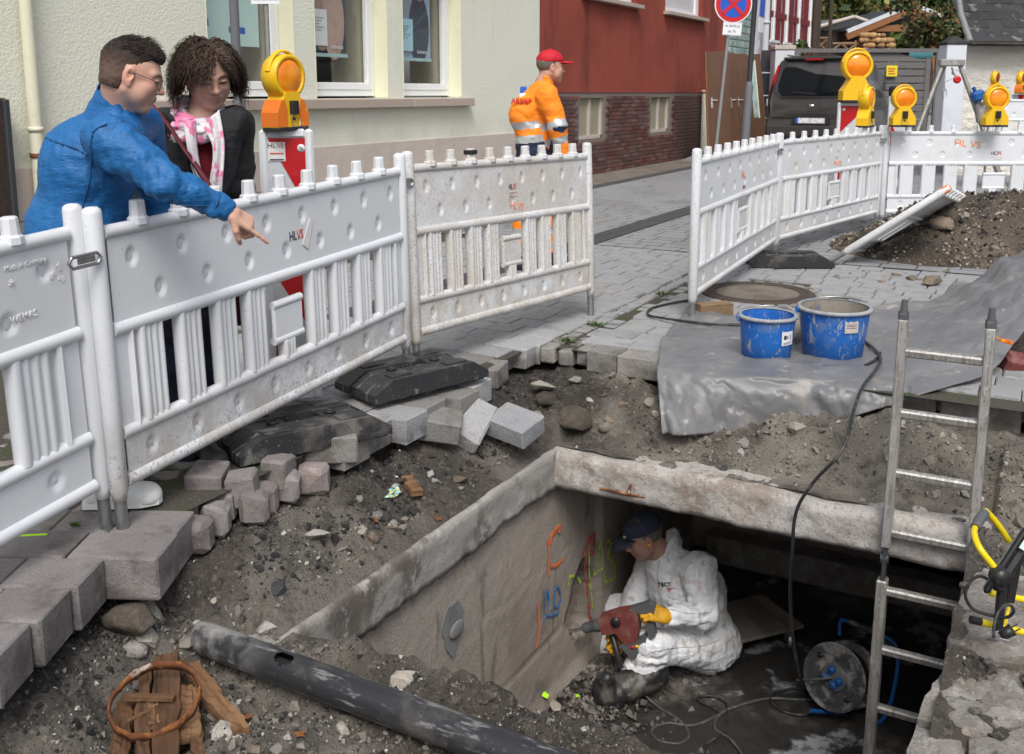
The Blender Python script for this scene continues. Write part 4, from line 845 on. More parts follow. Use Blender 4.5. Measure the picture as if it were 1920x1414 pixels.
# ---------------- trees and shrubs
def leaf_cloud(name, cen, rad, n, size, cols, parent=None, seed=0, hollow=.55, m='leaf'):
    rs = np.random.RandomState(seed); ncl = max(8, n // 60); cc = rs.normal(0, 1, (ncl, 3)); cc /= np.linalg.norm(cc, axis=1)[:, None]; cc *= (hollow + (1 - hollow) * rs.rand(ncl, 1)) ; cc *= np.array(rad)
    ci = rs.randint(0, ncl, n); p = cc[ci] + rs.normal(0, 1, (n, 3)) * np.array(rad) * .2 + np.array(cen)
    a = rs.normal(0, 1, (n, 3)); a /= np.linalg.norm(a, axis=1)[:, None]; c = np.cross(a, rs.normal(0, 1, (n, 3))); c /= np.linalg.norm(c, axis=1)[:, None]
    s = size * rs.uniform(.6, 1.3, (n, 1)); v = np.stack([p - a * s, p + c * s * .5, p + a * s, p - c * s * .5], 1).reshape(-1, 3); f = np.arange(4 * n).reshape(-1, 4)
    o = npobj(name, v, f, M[m], parent, False); cl = np.array(cols)[rs.randint(0, len(cols), n)] * rs.uniform(.6, 1.4, (n, 1)) * np.array([1 + .35 * np.sin(ci * 2.3)]).T; vcol(o, np.repeat(np.clip(cl, .005, .5), 4, 0)); return o
GR = [(.035, .065, .014), (.05, .085, .018), (.028, .05, .014), (.085, .11, .022)]; YG = [(.12, .14, .025), (.07, .1, .02), (.16, .15, .03), (.045, .075, .018)]; AU = [(.05, .07, .02), (.1, .09, .02), (.13, .06, .02), (.035, .055, .016), (.06, .085, .022)]
for i, (u, v, d, r, cols, lab) in enumerate(((1545, 15, 44, (3.4, 3, 3.2), YG, 'yellow-green tree above the shed roof'), (1625, 5, 47, (3.4, 3, 3.6), GR, 'dark green tree behind the carport ridge'), (1720, -5, 46, (3.6, 3, 3.2), GR, 'dense tree rising between carport and slate roof'), (1480, -40, 52, (4, 3, 3), GR, 'tree top behind the half-timbered house'), (1590, -60, 56, (9, 3, 5), GR, 'tall broad tree filling the gap above the sheds'))):
    p = D(u, v, d); t = thing('tree', lab, 'tree', (p[0], p[1], 0), 0, 'trees behind the sheds')
    MB().tube([(0, 0, 0), (.1, 0, p[2] * .6), (0, .1, p[2])], [.28, .2, .08], 8).tube([(.1, 0, p[2] * .6), (1.2, .4, p[2] + .8)], [.1, .03], 6).tube([(.1, 0, p[2] * .55), (-1.1, -.3, p[2] + .5)], [.1, .03], 6).build('trunk', M['bark'], t)
    leaf_cloud('crown', (0, 0, p[2]), r, 7000, .22, cols, t, 50 + i)
p = D(1745, 55, 27); t = thing('shrub', 'leafy autumn shrub leaning over the gate beside the slate roof', 'shrub', (p[0], p[1], .4)); 
MB().tube([(0, 0, 0), (.1, 0, 1.6), (-.2, 0, p[2])], [.07, .05, .02], 7).build('trunk', M['bark'], t); leaf_cloud('crown', (0, 0, p[2] - .3), (.62, .6, .75), 1500, .085, AU, t, 61, .3); leaf_cloud('branch_leaves', (-.75, .2, p[2] + .25), (.7, .3, .2), 300, .085, AU, t, 62, .2)
p = D(1497, 90, 27); t = thing('shrub', 'small round green bush behind the grey gate post', 'shrub', (p[0], p[1], .4)); MB().tube([(0, 0, 0), (0, 0, p[2] - .4)], .05, 6).build('trunk', M['bark'], t); leaf_cloud('crown', (0, 0, p[2] - .4), (.25, .3, .3), 350, .07, GR, t, 63, .3)
# ================================================================ SITE EQUIPMENT
# ---- plastic barrier fence panel, 2.5 m x 1.1 m, built once and copied
BL = 2.5; PITCH_X = BL / 10
def dished(x0, x1, z0, z1, dents, rad=.034, dep=.012, th=.011):
    nx, nz = int((x1 - x0) / .011), int((z1 - z0) / .011); X, Z = np.meshgrid(np.linspace(x0, x1, nx), np.linspace(z0, z1, nz), indexing='ij')
    d = np.zeros_like(X)
    for a, c in dents: r = np.hypot(X - a, Z - c); d = np.maximum(d, dep * sst(rad, rad * .55, r)) ; 
    b = MB(); b.grid(np.stack([X, -th + d, Z], -1)); b.grid(np.stack([X, th - d, Z], -1)[:, ::-1])
    return b
dents_u = [(.18 + .155 * 2 * k + (0), .92) for k in range(8)] + [(.18 + .155 * (2 * k + 1), .79) for k in range(7)]
dents_u = [(x, z) for x, z in dents_u if x < BL - .12]
BP = {}
BP['upper_board'] = dished(.05, BL - .05, .70, 1.005, dents_u).mesh('upper_board', M['white_clean'])
BP['lower_board'] = dished(.05, BL - .05, .175, .325, [(.2 + .3 * k, .25) for k in range(8)]).mesh('lower_board', M['white_clean'])
BP['top_rail'] = MB().tube([(.04, 0, 1.015), (BL - .04, 0, 1.015)], .024, 10).mesh('top_rail', M['white_clean'])
BP['middle_rail'] = MB().tube([(.04, 0, .69), (BL - .04, 0, .69)], .027, 10).mesh('middle_rail', M['white_clean'])
BP['lower_rail'] = MB().tube([(.04, 0, .332), (BL - .04, 0, .332)], .025, 10).mesh('lower_rail', M['white_clean'])
BP['bottom_rail'] = MB().tube([(.04, 0, .165), (BL - .04, 0, .165)], .026, 10).mesh('bottom_rail', M['white_clean'])
def postm(): 
    pr = [(.0, .105), (.024, .105), (.026, .13), (.031, .14), (.031, 1.085), (.028, 1.097), (.018, 1.104), (0, 1.106)]
    return MB().lathe(pr, 14).mesh('post', M['white_clean'])
BP['post'] = postm(); BP['metal_foot'] = MB().tube([(0, 0, -.06), (0, 0, .12)], .0215, 12).mesh('metal_foot', M['zinc'])
BP['peg'] = MB().lathe([(.0, 1.02), (.036, 1.022), (.035, 1.043), (.027, 1.05), (.0245, 1.098), (.021, 1.103), (0, 1.104)], 8, smooth=False).mesh('peg', M['white_clean'])
def slat_prof(wd):
    n = 22; pts = []
    for i in range(n + 1):
        t = i / n; y = .010 + (.016 * math.sqrt(max(0, 1 - ((t - .14) / .14) ** 2)) if t < .28 else .010 * abs(math.sin(math.pi * (t - .28) / .24)))
        pts.append((-wd / 2 + wd * t, -y))
    return pts + [(x, -y) for x, y in pts[::-1]]
BP['slat'] = MB().prism(slat_prof(.158), .345, .675, smooth=True).mesh('slat', M['white_clean'])
BP['end_slat'] = MB().prism([(-.05, -.008), (.02, -.008), (.035, -.024), (.05, -.018), (.05, .018), (.035, .024), (.02, .008), (-.05, .008)], .345, .675, smooth=False).mesh('end_slat', M['white_clean'])
b = MB().box((0, 0, .49), (.23, .022, .15), ch=.006)
for z in (.575, .425): b.tube([(-.125, 0, z), (.125, 0, z)], .018, 8)
for x in (-.115, .115): b.tube([(x, 0, .41), (x, 0, .59)], .012, 8)
BP['name_plate'] = b.mesh('name_plate', M['white_clean'])
BP['plate_slat'] = MB().prism(slat_prof(.10), .345, .415, smooth=True).mesh('plate_slat', M['white_clean'])
b = MB()     # steel coupling hook
b.tube([(0, -.035, .93), (-.10, -.035, .93)], .006, 6).tube([(0, -.035, .965), (-.10, -.035, .965)], .006, 6).tube([(-.10, -.035, .93), (-.115, -.035, .9475), (-.10, -.035, .965)], .006, 6).tube([(0, -.035, .93), (.015, -.035, .9475), (0, -.035, .965)], .006, 6).box((-.04, -.03, .9475), (.07, .004, .02))
BP['coupling_hook'] = b.mesh('coupling_hook', M['steel'])
GRP = 'white plastic barrier panels around the dig'
def barrier(label, mname, p, q, lean=0.0, hook=None, feet=True):
    p = np.array(p, float); q = np.array(q, float); dd_ = q - p; L = np.linalg.norm(dd_[:2]); rz = math.atan2(dd_[1], dd_[0])
    o = thing('barrier', label, 'barrier', p, 0, GRP); o.rotation_euler = Euler((lean, 0, rz)); o.scale = (L / BL, 1, 1); m = M[mname]; kx = BL / L
    for nm in ('upper_board', 'lower_board', 'top_rail', 'middle_rail', 'lower_rail', 'bottom_rail'): share(nm, BP[nm], o, m=m)
    for x in (0, BL):
        share('post', BP['post'], o, (x, 0, 0), m=m, scale=(kx, 1, 1))
        if feet: share('metal_foot', BP['metal_foot'], o, (x, 0, 0), scale=(kx, 1, 1))
    for k in range(1, 10): share('peg', BP['peg'], o, (k * PITCH_X, 0, 0), m=m, scale=(kx, 1, 1))
    for k in range(1, 10):
        if k != 5: share('slat', BP['slat'], o, (k * PITCH_X + (-.02 if k == 4 else .02 if k == 6 else 0), 0, 0), m=m)
    share('end_slat', BP['end_slat'], o, (.095, 0, 0), m=m); share('end_slat', BP['end_slat'], o, (BL - .095, 0, 0), (0, 0, R(180)), m=m)
    share('name_plate', BP['name_plate'], o, (BL / 2, 0, 0), m=m); share('plate_slat', BP['plate_slat'], o, (BL / 2 - .01, 0, 0), m=m)
    if hook is not None: share('coupling_hook', BP['coupling_hook'], o, (hook, 0, 0), scale=(kx, 1, 1))
    return o
def logo(o, x, z, s=.045, sub=True, face=-1):
    y = face * .0125
    text('logo', 'HL', s, M['ink'], o, (x - s * .05, y, z), (R(90), 0, 0), align='RIGHT', bold=.0004); text('logo', '\\/S', s, M['logo_red'], o, (x, y, z), (R(90), 0, 0), align='LEFT', bold=.0004)
    if sub: box('logo_line', (x, y, z - s * .75), (s * 2.5, .001, s * .05), M['logo_red'], o); box('logo_line', (x + s * .3, y, z - s * 1.25), (s * 1.7, .001, s * .09), M['ink_grey'], o)
def pmark(o, x, z, s, txt):
    t = text('paint_mark', txt, s, M['mark_orange'], o, (x, -.0128, z), (R(90), R(6), 0), sx=1.2); return t
PA, PB_, PC, PC2 = G(200, 985), G(230, 985), D(763, 700, 4.97), D(782, 700, 5.03); PC[2] = PC2[2] = 0; PD = D(1108, 575, 6.42); PD[2] = 0
p0 = D(-40, 452, 2.80); dirA = nrm((p0 - PA) * V(1, 1, 0))
b1 = barrier('clean white barrier panel cut off by the left edge of the photo', 'white_clean', PA + dirA * 2.5 + V(0, 0, .10), PA, 0.0); b1.rotation_euler = Euler((0, R(-2.4), b1.rotation_euler.z)); b1.location.z = -.105
for k, (tx, z, s) in enumerate((('Made in Germany', .955, .022), ('WEMAS', .80, .03), ('*', .90, .05))): text('emboss', tx, s, M['emboss'], b1, (BL - .22 - .03 * k, -.0125, z), (R(90), 0, 0), depth=.0015)
# moulded recycling arrows
for k in range(3):
    a = k * 2.094 + .5; MB().prism([(0, 0), (.016, 0), (.016, -.006), (.028, .006), (.016, .018), (.016, .011), (0, .011)], 0, .0015).build('emboss', M['emboss'], b1, (BL - .10 + .02 * math.cos(a), -.0115, .90 + .02 * math.sin(a)), (R(90), -a - 1.2, 0))
b2 = barrier('white barrier panel with mud spatter in front of the man in blue and the woman', 'white_spatter', PB_, PC, 0, -.035); b2.rotation_euler = Euler((0, R(-1.9), b2.rotation_euler.z)); b2.location.z = -.012
logo(b2, 1.36, .84, .055, False)
MB().prism([(-.05, -.035), (.0, -.06), (.055, .055), (.03, .07)], 0, .003).build('torn_sticker', M['paper'], b2, (1.45, -.0128, .83), (R(90), 0, 0))
b3 = barrier('dusty beige-stained barrier panel in front of the worker in orange', 'white_dusty', PC2, PD, R(-4), -.02); b3.rotation_euler = Euler((R(-3), R(.8), b3.rotation_euler.z)); b3.location.z = .055
logo(b3, 1.28, .87); pmark(b3, 1.33, .755, .06, 'HL VS')
MB().box((.75 + .01, 0, 1.08), (.06, .058, .022)).build('tape', M['black_plastic'], b3, scale) if False else box('tape', (.75, 0, 1.082), (.075, .056, .024), M['black_plastic'], b3)
PE, PF, PG = G(1297, 598), G(1450, 482), G(1642, 424)
b4 = barrier('lightly dusted barrier panel beside the manhole cover', 'white_light_dust', PE, PF, 0)
logo(b4, 1.25, .745, .035, False); pmark(b4, 1.2, .84, .08, 'HL'); box('sticker', (1.27, -.013, .90), (.05, .001, .05), M['ink_grey'], b4) if False else None
b5 = barrier('white barrier panel in front of the van', 'white_light_dust', PF + (PG - PF) * .012, PG, 0, -.02)
pmark(b5, 1.3, .76, .07, 'HLVS'); box('sticker', (1.3, -.0125, .88), (.075, .001, .085), M['paper'], b5); text('logo', 'HL', .035, M['ink'], b5, (1.3, -.0135, .88), (R(90), 0, 0))
PH = PG + RGT * 2.45
b6 = barrier('white barrier panel facing the camera behind the earth heap', 'white_clean', PG + RGT * .06 + V(0, -.03, 0), PH, 0, -.02)
pmark(b6, .92, .90, .10, 'HL VS'); logo(b6, 1.26, .80, .055)
# the panel lying on the heap
q0 = G(1562, 487, .03); q1 = D(1783, 350, 8.12); q2 = D(1893, 337, 9.9)
ez_ = nrm(q1 - q0); ex_ = q2 - q1; Lx = np.linalg.norm(ex_); ex_ = nrm(ex_ - ez_ * (ex_ @ ez_)); ey_ = np.cross(ez_, ex_)
b7 = barrier('white barrier panel lying tilted on the earth heap with an orange-tipped post', 'white_light_dust', (0, 0, 0), (2.3, 0, 0), 0)
b7.location = tuple(q0); b7.rotation_euler = Matrix((ex_, ey_, ez_)).transposed().to_euler()
MB().lathe([(.033, 1.04), (.033, 1.088), (.02, 1.108), (0, 1.109)], 12).build('post_cap', M['orange'], b7)
# ---- recycled-plastic base plates
def base_plate(label, c, rz, z=0.0, tilt=(0, 0)):
    o = thing('base_plate', label, 'base plate', (c[0], c[1], z), 0, 'black plastic base plates under the barriers'); o.rotation_euler = Euler((tilt[0], tilt[1], rz)); o.scale = (.82, .86, .92)
    T_ = Matrix(((1, 0, 0, 0), (0, 0, -1, 0), (0, 1, 0, 0), (0, 0, 0, 1))); H_ = .115
    sec = [(-.42, .012), (.42, .012), (.42, .05), (.30, H_), (-.30, H_), (-.42, .05)]
    b = MB().prism(sec, -.20, -.06, T_).prism(sec, .07, .20, T_)          # two long runners, bevelled at the ends (local y is across)
    for x0, x1 in ((-.405, -.10), (.10, .405)): b.prism([(x0, .012), (x1, .012), (x1, H_ - .006 if x1 < .2 else .052), (.29 if x1 > .2 else -.10, H_ - .006), (-.29 if x0 < -.2 else .10, H_ - .006), (x0, .052 if x0 < -.2 else H_ - .006)], -.061, .071, T_)
    o_ = b.build('body', M['foot_plastic'], o)
    for x in (-.36, -.2, .2, .36): MB().box((x, 0, .006), (.08, .36, .014)).build('pad', M['foot_plastic'], o)
    for x in (-.205, .205):
        MB().box((x, .135, H_ + .003), (.15, .07, .008), ch=.003).build('rib', M['foot_plastic'], o); MB().box((x, -.13, H_ + .003), (.15, .07, .008), ch=.003).build('rib', M['foot_plastic'], o)
    MB().box((0, .0, .03), (.2, .13, .03)).build('socket_floor', M['black_rubber'], o); MB().tube([(-.105, -.02, .085), (.105, -.02, .085)], .024, 12).build('grip_bar', M['foot_plastic'], o)
    for x in (-.16, .16): MB().lathe([(.02, H_ - .002), (.032, H_ - .002), (.034, H_ + .006), (.022, H_ + .006), (.02, H_ - .002)], 14, Matrix.Translation((x, 0, 0))).build('socket_rim', M['black_rubber'], o)
    return o
d2 = nrm(PC - PB_); a2 = math.atan2(d2[1], d2[0])
base_plate('black base plate under the middle of the mud-spattered panel, beside the rounded setts', G(565, 800, .05), a2 - .5, -.012, (0, R(1)))
base_plate('dust-caked black base plate where the spattered and the dusty panel meet', G(775, 712, .05), a2 - .42, .026)
base_plate('grey-dusted base plate under the joint of the panels beside the manhole', G(1478, 498, .0), YAW - .03, .0)
base_plate('black base plate under the panel facing the camera, half behind the earth heap', G(1640, 440, .0), YAW + 1.2, .0)
# ---- warning lamps and beacon boards
LP = {}
def lamp_meshes():
    body = MB(); r = .105
    ring = [(r, -.055), (r + .012, -.05), (r + .014, 0), (r + .012, .05), (r, .055), (r - .012, .05), (r - .012, -.05), (r, -.055)]
    Mz = Matrix.Translation((0, 0, .27)) @ Matrix.Rotation(R(90), 4, 'X')
    body.lathe(ring, 30, Mz)
    sec = [(-.115, 0), (.115, 0), (.115, .075), (.085, .12), (.06, .165), (.05, .19), (-.05, .19), (-.06, .165), (-.085, .12), (-.115, .075)]
    body.prism(sec, -.06, .06, Matrix(((1, 0, 0, 0), (0, 0, -1, 0), (0, 1, 0, 0), (0, 0, 0, 1))))
    LP['housing'] = body.mesh('housing', M['yellow'])
    hp = [(.118 * math.cos(t), 0, .27 + .135 * math.sin(t)) for t in np.linspace(R(12), R(168), 18)]
    LP['carry_handle'] = MB().tube(hp, .008, 8, flat=2.4, up=(1, 0, 0)).mesh('carry_handle', M['yellow'])
    dome = [(0, .066)] + [(.094 * math.sin(t), .036 + .03 * math.cos(t)) for t in np.linspace(.15, 1.57, 9)]
    b = MB()
    for s_ in (1, -1): b.lathe(dome, 26, Matrix.Translation((0, 0, .27)) @ Matrix.Rotation(R(90 * s_), 4, 'X'))
    LP['lens'] = b.mesh('lens', M['lens'])
    LP['battery_box'] = MB().box((.0, -.070, .105), (.05, .03, .075), ch=.004).box((0, -.064, .045), (.014, .02, .014), ch=.003).mesh('battery_box', M['black_plastic'])
    LP['base_strip'] = MB().box((0, 0, -.008), (.23, .126, .022), ch=.004).mesh('base_strip', M['black_rubber'])
    LP['cheek'] = MB().prism([(-.117, .004), (-.045, .004), (-.045, .10), (-.062, .15), (-.085, .145), (-.117, .08)], -.0625, .0625, Matrix(((1, 0, 0, 0), (0, 0, -1, 0), (0, 1, 0, 0), (0, 0, 0, 1)))).mesh('cheek', M['orange'])
    LP['clip_wire'] = MB().tube([(-.03, -.078, .07), (-.035, -.083, .02), (-.02, -.078, .005), (.03, -.078, .005), (.03, -.078, .05)], .003, 6).mesh('clip_wire', M['steel'])
lamp_meshes()
def lamp(label, p, rz, s=1.0, orange=False, red=False, tilt=0.0, group='yellow warning lamps on the barriers', box_=True):
    o = thing('warning_lamp', label, 'warning lamp', p, 0, group); o.rotation_euler = Euler((0, tilt, rz)); o.scale = (s, s, s)
    share('housing', LP['housing'], o); share('carry_handle', LP['carry_handle'], o); share('lens', LP['lens'], o, m=M['lens_red'] if red else None); share('base_strip', LP['base_strip'], o)
    if orange: share('cheek', LP['cheek'], o); share('cheek', LP['cheek'], o, rot=(0, 0, R(180)))
    if box_: share('battery_box', LP['battery_box'], o); share('clip_wire', LP['clip_wire'], o)
    return o
def beacon(label, p, rz, h=.98, flip=1, logo_=True, wdt=.26):
    o = thing('beacon_board', label, 'beacon board', p, rz, 'red and white beacon boards')
    b = MB()
    for x in (-wdt / 2 - .018, wdt / 2 + .018): b.box((x, 0, h / 2), (.04, .055, h), ch=.012)
    for z in (.02, h - .018): b.box((0, 0, z), (wdt, .05, .04), ch=.008)
    b.build('frame', M['white_clean'], o); box('board', (0, 0, h / 2), (wdt, .03, h - .06), M['refl_white'], o)
    z = h - .04; wv = wdt / 2; st = .30
    for k in range(3):
        zt = z - k * .60; pts = [(-wv * flip, zt), (wv * flip, zt), (wv * flip, zt - .30 - .02), (-wv * flip, zt + .0)] if k == 0 else [(-wv * flip, zt + .30), (wv * flip, zt), (wv * flip, zt - .30), (-wv * flip, zt)]
        pts = [(x, max(.05, min(h - .04, y))) for x, y in pts]
        if k == 0: pts = pts[:3]
        if max(y for x, y in pts) - min(y for x, y in pts) > .05:
            MB().prism(pts if flip > 0 else pts[::-1], .0155, .0175, Matrix(((1, 0, 0, 0), (0, 0, -1, 0), (0, 1, 0, 0), (0, 0, 0, 1)))).build('red_field', M['refl_red'], o)
    if logo_:
        ks = min(1, wdt / .24); x0 = -wv * flip + .055 * ks * flip
        box('sticker', (x0, -.0185, h - .10), (.11 * ks, .002, .125 * ks), M['paper'], o); text('logo', 'HL', .045 * ks, M['ink'], o, (x0 - .003, -.0205, h - .073), (R(90), 0, 0), align='RIGHT'); text('logo', '\\/S', .045 * ks, M['logo_red'], o, (x0 + .001, -.0205, h - .073), (R(90), 0, 0), align='LEFT')
        for k in range(2): box('sticker_print', (x0, -.0205, h - .108 - .028 * k), (.09 * ks, .001, .006), (M['logo_red'], M['ink'])[k], o)
        MB().lathe([(0, 0), (.018, 0), (.018, .002), (0, .002)], 16, Matrix.Translation((wv * flip * .78, -.0175, h - .085)) @ Matrix.Rotation(R(90), 4, 'X')).build('arrow_disc', M['paper'], o)
        MB().box((0, 0, 0), (.02, .002, .004), (0, R(45), 0)).build('arrow', M['ink'], o, (wv * flip * .78, -.0205, h - .085))
    return o
dz = lambda v, d: EYE + (174 - v) * d / 1895
dB = 4.55; pB = D(546, 500, dB); hB = dz(250, dB)
beacon('red and silver beacon board with a printed label beside the woman', (pB[0], pB[1], 0.02), YAW + .22, hB, 1, True, .165)
lamp('large amber warning lamp with orange cheeks on the beacon board beside the woman', (pB[0], pB[1], hB + .03), YAW + 1.02, .83, True, tilt=R(-1))
d_ = 12.2; pL = D(1596, 300, d_)
beacon('red and silver beacon board in front of the van', (pL[0], pL[1], 0), YAW - .05, dz(192, d_), -1, True, .32)
lamp('amber warning lamp on the beacon board in front of the van', (pL[0] - .0, pL[1], dz(188, d_)), YAW, 1.0 * (110 * d_ / F_PX) / .405 * .5 + .62, box_=False)
d_ = 10.7; zt = 1.05
for u, rz, lab in ((1622, YAW + .95, 'amber warning lamp turned sideways on the panel corner in front of the van'), (1691, YAW, 'amber warning lamp on the panel to the left of the tripod'), (1864, YAW, 'amber warning lamp on the panel to the right of the tripod')):
    pL = D(u, 236, d_ if u > 1640 else 10.55); lamp(lab, (pL[0], pL[1], dz(234, d_)), rz, .255 / .235 * .0 + 1.04, group='yellow warning lamps on the barriers')
d_ = 13.5; pL = D(1676, 300, d_); beacon('beacon board half hidden behind the warning lamp left of the tripod', (pL[0], pL[1], 0), YAW, dz(181, d_), 1, False, .16)
d_ = 15.2
for u, lab in ((1859, 'small red warning lamp above the amber lamp right of the tripod'), (1907, 'small red warning lamp at the right edge of the photo')):
    pL = D(u, 236, d_); lamp(lab, (pL[0], pL[1], dz(174, d_)), YAW + .75, .8, True, True, group='small red warning lamps on the rear barrier')
p = D(1905, 300, d_ + .05); o = thing('barrier_board', 'red and white striped barrier board below the small red warning lamps', 'barrier', (p[0], p[1], 0), YAW)
w_ = .5; box('board', (.1, 0, dz(190, d_)), (1.2, .04, .21), M['refl_white'], o)
for x in (-.36, .05, .46): box('red_field', (x, -.022, dz(190, d_)), (.21, .004, .21), M['refl_red'], o)
for x in (-.45, .65): MB().tube([(x, .03, 0), (x, .03, dz(176, d_))], .02, 8).build('post', M['zinc'], o)
o8 = barrier('white barrier panel in the background under the striped board', 'white_clean', p - RGT * .48 + FWD * -.1, p + RGT * 2 + FWD * -.1, 0); o8.scale = (o8.scale[0], 1, .88)
# ---- signs and lamp post on the right
pS = D(1336, 330, 16.5); sg = thing('no_stopping_sign', 'round no stopping sign with a date plate on a leaning grey post', 'sign', (pS[0], pS[1], 0), YAW); sg.rotation_euler = Euler((0, R(4.2), YAW))
ht_ = dz(12, 16.5); MB().tube([(0, 0, 0), (0, 0, ht_ + .1)], .03, 10).build('pole', M['post_grey'], sg)
Mf = Matrix.Translation((0.02, -.04, ht_)) @ Matrix.Rotation(R(90), 4, 'X')
def disc(r0, r1, t, m, nm, y): MB().lathe([(r0, 0), (r1, 0), (r1, t), (r0, t), (r0, 0)], 36, Mf @ Matrix.Translation((0, 0, y)), smooth=False).build(nm, m, sg)
disc(0, .30, .012, M['sign_white'], 'sign_disc', 0); disc(0, .282, .003, M['sign_red'], 'red_ring', .0125); disc(0, .212, .003, M['sign_blue'], 'blue_field', .016)
for a in (45, -45): MB().box((0, 0, 0), (.44, .003, .055), (0, R(a), 0)).build('cross_bar', M['sign_red'], sg, (.02, -.064 - (.002 if a > 0 else 0), ht_))
pz = dz(56, 16.5); dp_ = box('date_plate', (.045, -.045, pz), (.30, .008, .22), M['sign_white'], sg); box('plate_border', (.045, -.05, pz + .1), (.28, .002, .008), M['ink_grey'], sg); box('plate_border', (.045, -.05, pz - .1), (.28, .002, .008), M['ink_grey'], sg)
text('lettering', 'ab 28.09.26', .052, M['ink'], sg, (.045, -.051, pz + .04), (R(90), 0, 0)); text('lettering', 'ab 7h', .06, M['ink'], sg, (.045, -.051, pz - .045), (R(90), 0, 0))
pS = D(1392, 330, 17.5); lp_ = thing('lamp_post', 'dark grey lamp post with a blue parking sign in front of the brown doors', 'lamp post', (pS[0], pS[1], 0), YAW); lp_.rotation_euler = Euler((0, R(1.9), YAW))
MB().lathe([(.075, 0), (.075, 1.55), (.06, 1.6), (.05, 1.64)], 14).build('base_tube', M['pipe_grey'], lp_); MB().tube([(0, 0, 1.6), (0, 0, 5)], .045, 12).build('upper_tube', M['metal_dark'], lp_)
pk = box('parking_sign', (.13, -.02, dz(8, 17.5)), (.30, .01, .5), M['sign_blue'], lp_, (0, 0, R(62))); text('lettering', 'P', .26, M['sign_white'], pk, (.13 - .012, -.03 - .012, dz(12, 17.5)), (R(90), 0, R(62)))
box('small_plate', (.13, -.02, dz(50, 17.5)), (.28, .01, .24), M['sign_white'], lp_, (0, 0, R(62))); box('small_plate', (.11, -.02, dz(85, 17.5)), (.1, .01, .15), M['plate'], lp_, (0, 0, R(62)))
# ---- old doors leaning on the wall
for i, (u, d, wd, lean, roll, lab) in enumerate(((1340, 21.0, .50, 6, 2.0, 'brown wooden door standing left of the lamp post'), (1370, 21.6, .24, 6, 5.5, 'narrow brown door leaning behind the lamp post'), (1386, 22.2, .34, 6, 5, 'brown door half hidden by the lamp post'), (1410, 22.6, .46, 6, 5.5, 'brown door with a tall narrow glass strip right of the lamp post'))):
    p = D(u + 10, 300, d); o = thing('old_door', lab, 'door', (p[0], p[1], .25), 0, 'old doors leaning at the red house'); o.rotation_euler = Euler((R(-lean), R(-roll), YAW + .1))
    MB().box((0, 0, 1.03), (wd, .045, 2.06), ch=.004).build('leaf', M['wood_door'], o); MB().box((-wd / 2 - .012, 0, 1.03), (.022, .05, 2.06)).build('edge', M['wood_beam'], o)
    b = MB().box((-wd / 2 + .09, -.03, 1.0), (.04, .012, .22), ch=.003).tube([(-wd / 2 + .09, -.05, 1.05), (-wd / 2 + .2, -.055, 1.05)], .01, 6); b.build('handle', M['steel'], o)
    if i == 3: box('glass_strip', (.02, -.026, 1.28), (.12, .006, 1.25), M['glass_block'], o); box('glass_frame', (.085, -.028, 1.28), (.025, .012, 1.29), M['pipe_cream'], o)
# ---- van
pv = D(1612, 250, 19.0); van = thing('van', 'dark grey van parked with its rear to the camera', 'van', (pv[0] - .92, pv[1], .36), 0); H = 1.84
def vsec(y):      # half widths and heights along the body (y = 0 rear)
    t = y / 4.4; ht = 1.80 if y < 2.5 else (1.80 - .55 * sst(2.5, 3.7, y) if y < 3.7 else 1.25 - .35 * sst(3.7, 4.4, y))
    rear = 1 - .06 * math.exp(-y / .12); rows = []
    for z, wx in ((.22, .84), (.4, .905), (.75, .915), (1.0, .90), (1.2, .86), (1.5, .79), (1.68, .72), (1.76, .62), (1.80, .3), (1.80, 0)):
        rows.append((wx * rear * (1 if y < 4 else .93), z * ht / 1.80))
    return rows
b = MB(); P = []
for y in (-.02, .03, .12, .3, 1.0, 2.0, 2.6, 3.1, 3.6, 4.0, 4.3, 4.42):
    rw = vsec(y); sl_ = [(-w_, y + (.20 * sst(.95, 1.8, z) if y < .4 else 0), z) for w_, z in rw] + [(w_, y + (.20 * sst(.95, 1.8, z) if y < .4 else 0), z) for w_, z in rw[::-1]][1:]; P.append(sl_)
b.grid(np.array(P)); b.f += [tuple(range(19))]; b.sm += [False]; b.mi += [0]; b.build('body', M['car_paint'], van)
yr = lambda z: .20 * float(sst(.95, 1.8, z)) - .035
def rearpatch(nm, pts, m, par=van, dy=0, th=.02):
    bb = MB(); n = len(pts); vs_ = [(x, yr(z) - dy, z) for x, z in pts] + [(x, yr(z) - dy + th, z) for x, z in pts]
    bb.add(vs_, [tuple(range(n))[::-1], tuple(range(n, 2 * n))] + [(i, (i + 1) % n, n + (i + 1) % n, n + i) for i in range(n)]); return bb.build(nm, m, par)
hatch = rearpatch('tailgate', [(-.76, .62), (.76, .62), (.80, .9), (.74, 1.2), (.64, 1.69), (-.64, 1.69), (-.74, 1.2), (-.80, .9)], M['car_paint'], dy=.004)
rearpatch('rear_window', [(-.56, 1.03), (.56, 1.03), (.66, 1.12), (.655, 1.25), (.60, 1.52), (.55, 1.58), (-.55, 1.58), (-.60, 1.52), (-.655, 1.25), (-.66, 1.12)], M['car_glass'], hatch, .012)
rearpatch('window_trim', [(-.60, 1.0), (.60, 1.0), (.70, 1.11), (.69, 1.25), (.62, 1.56), (.56, 1.62), (-.56, 1.62), (-.62, 1.56), (-.69, 1.25), (-.70, 1.11)], M['black_plastic'], hatch, .006)
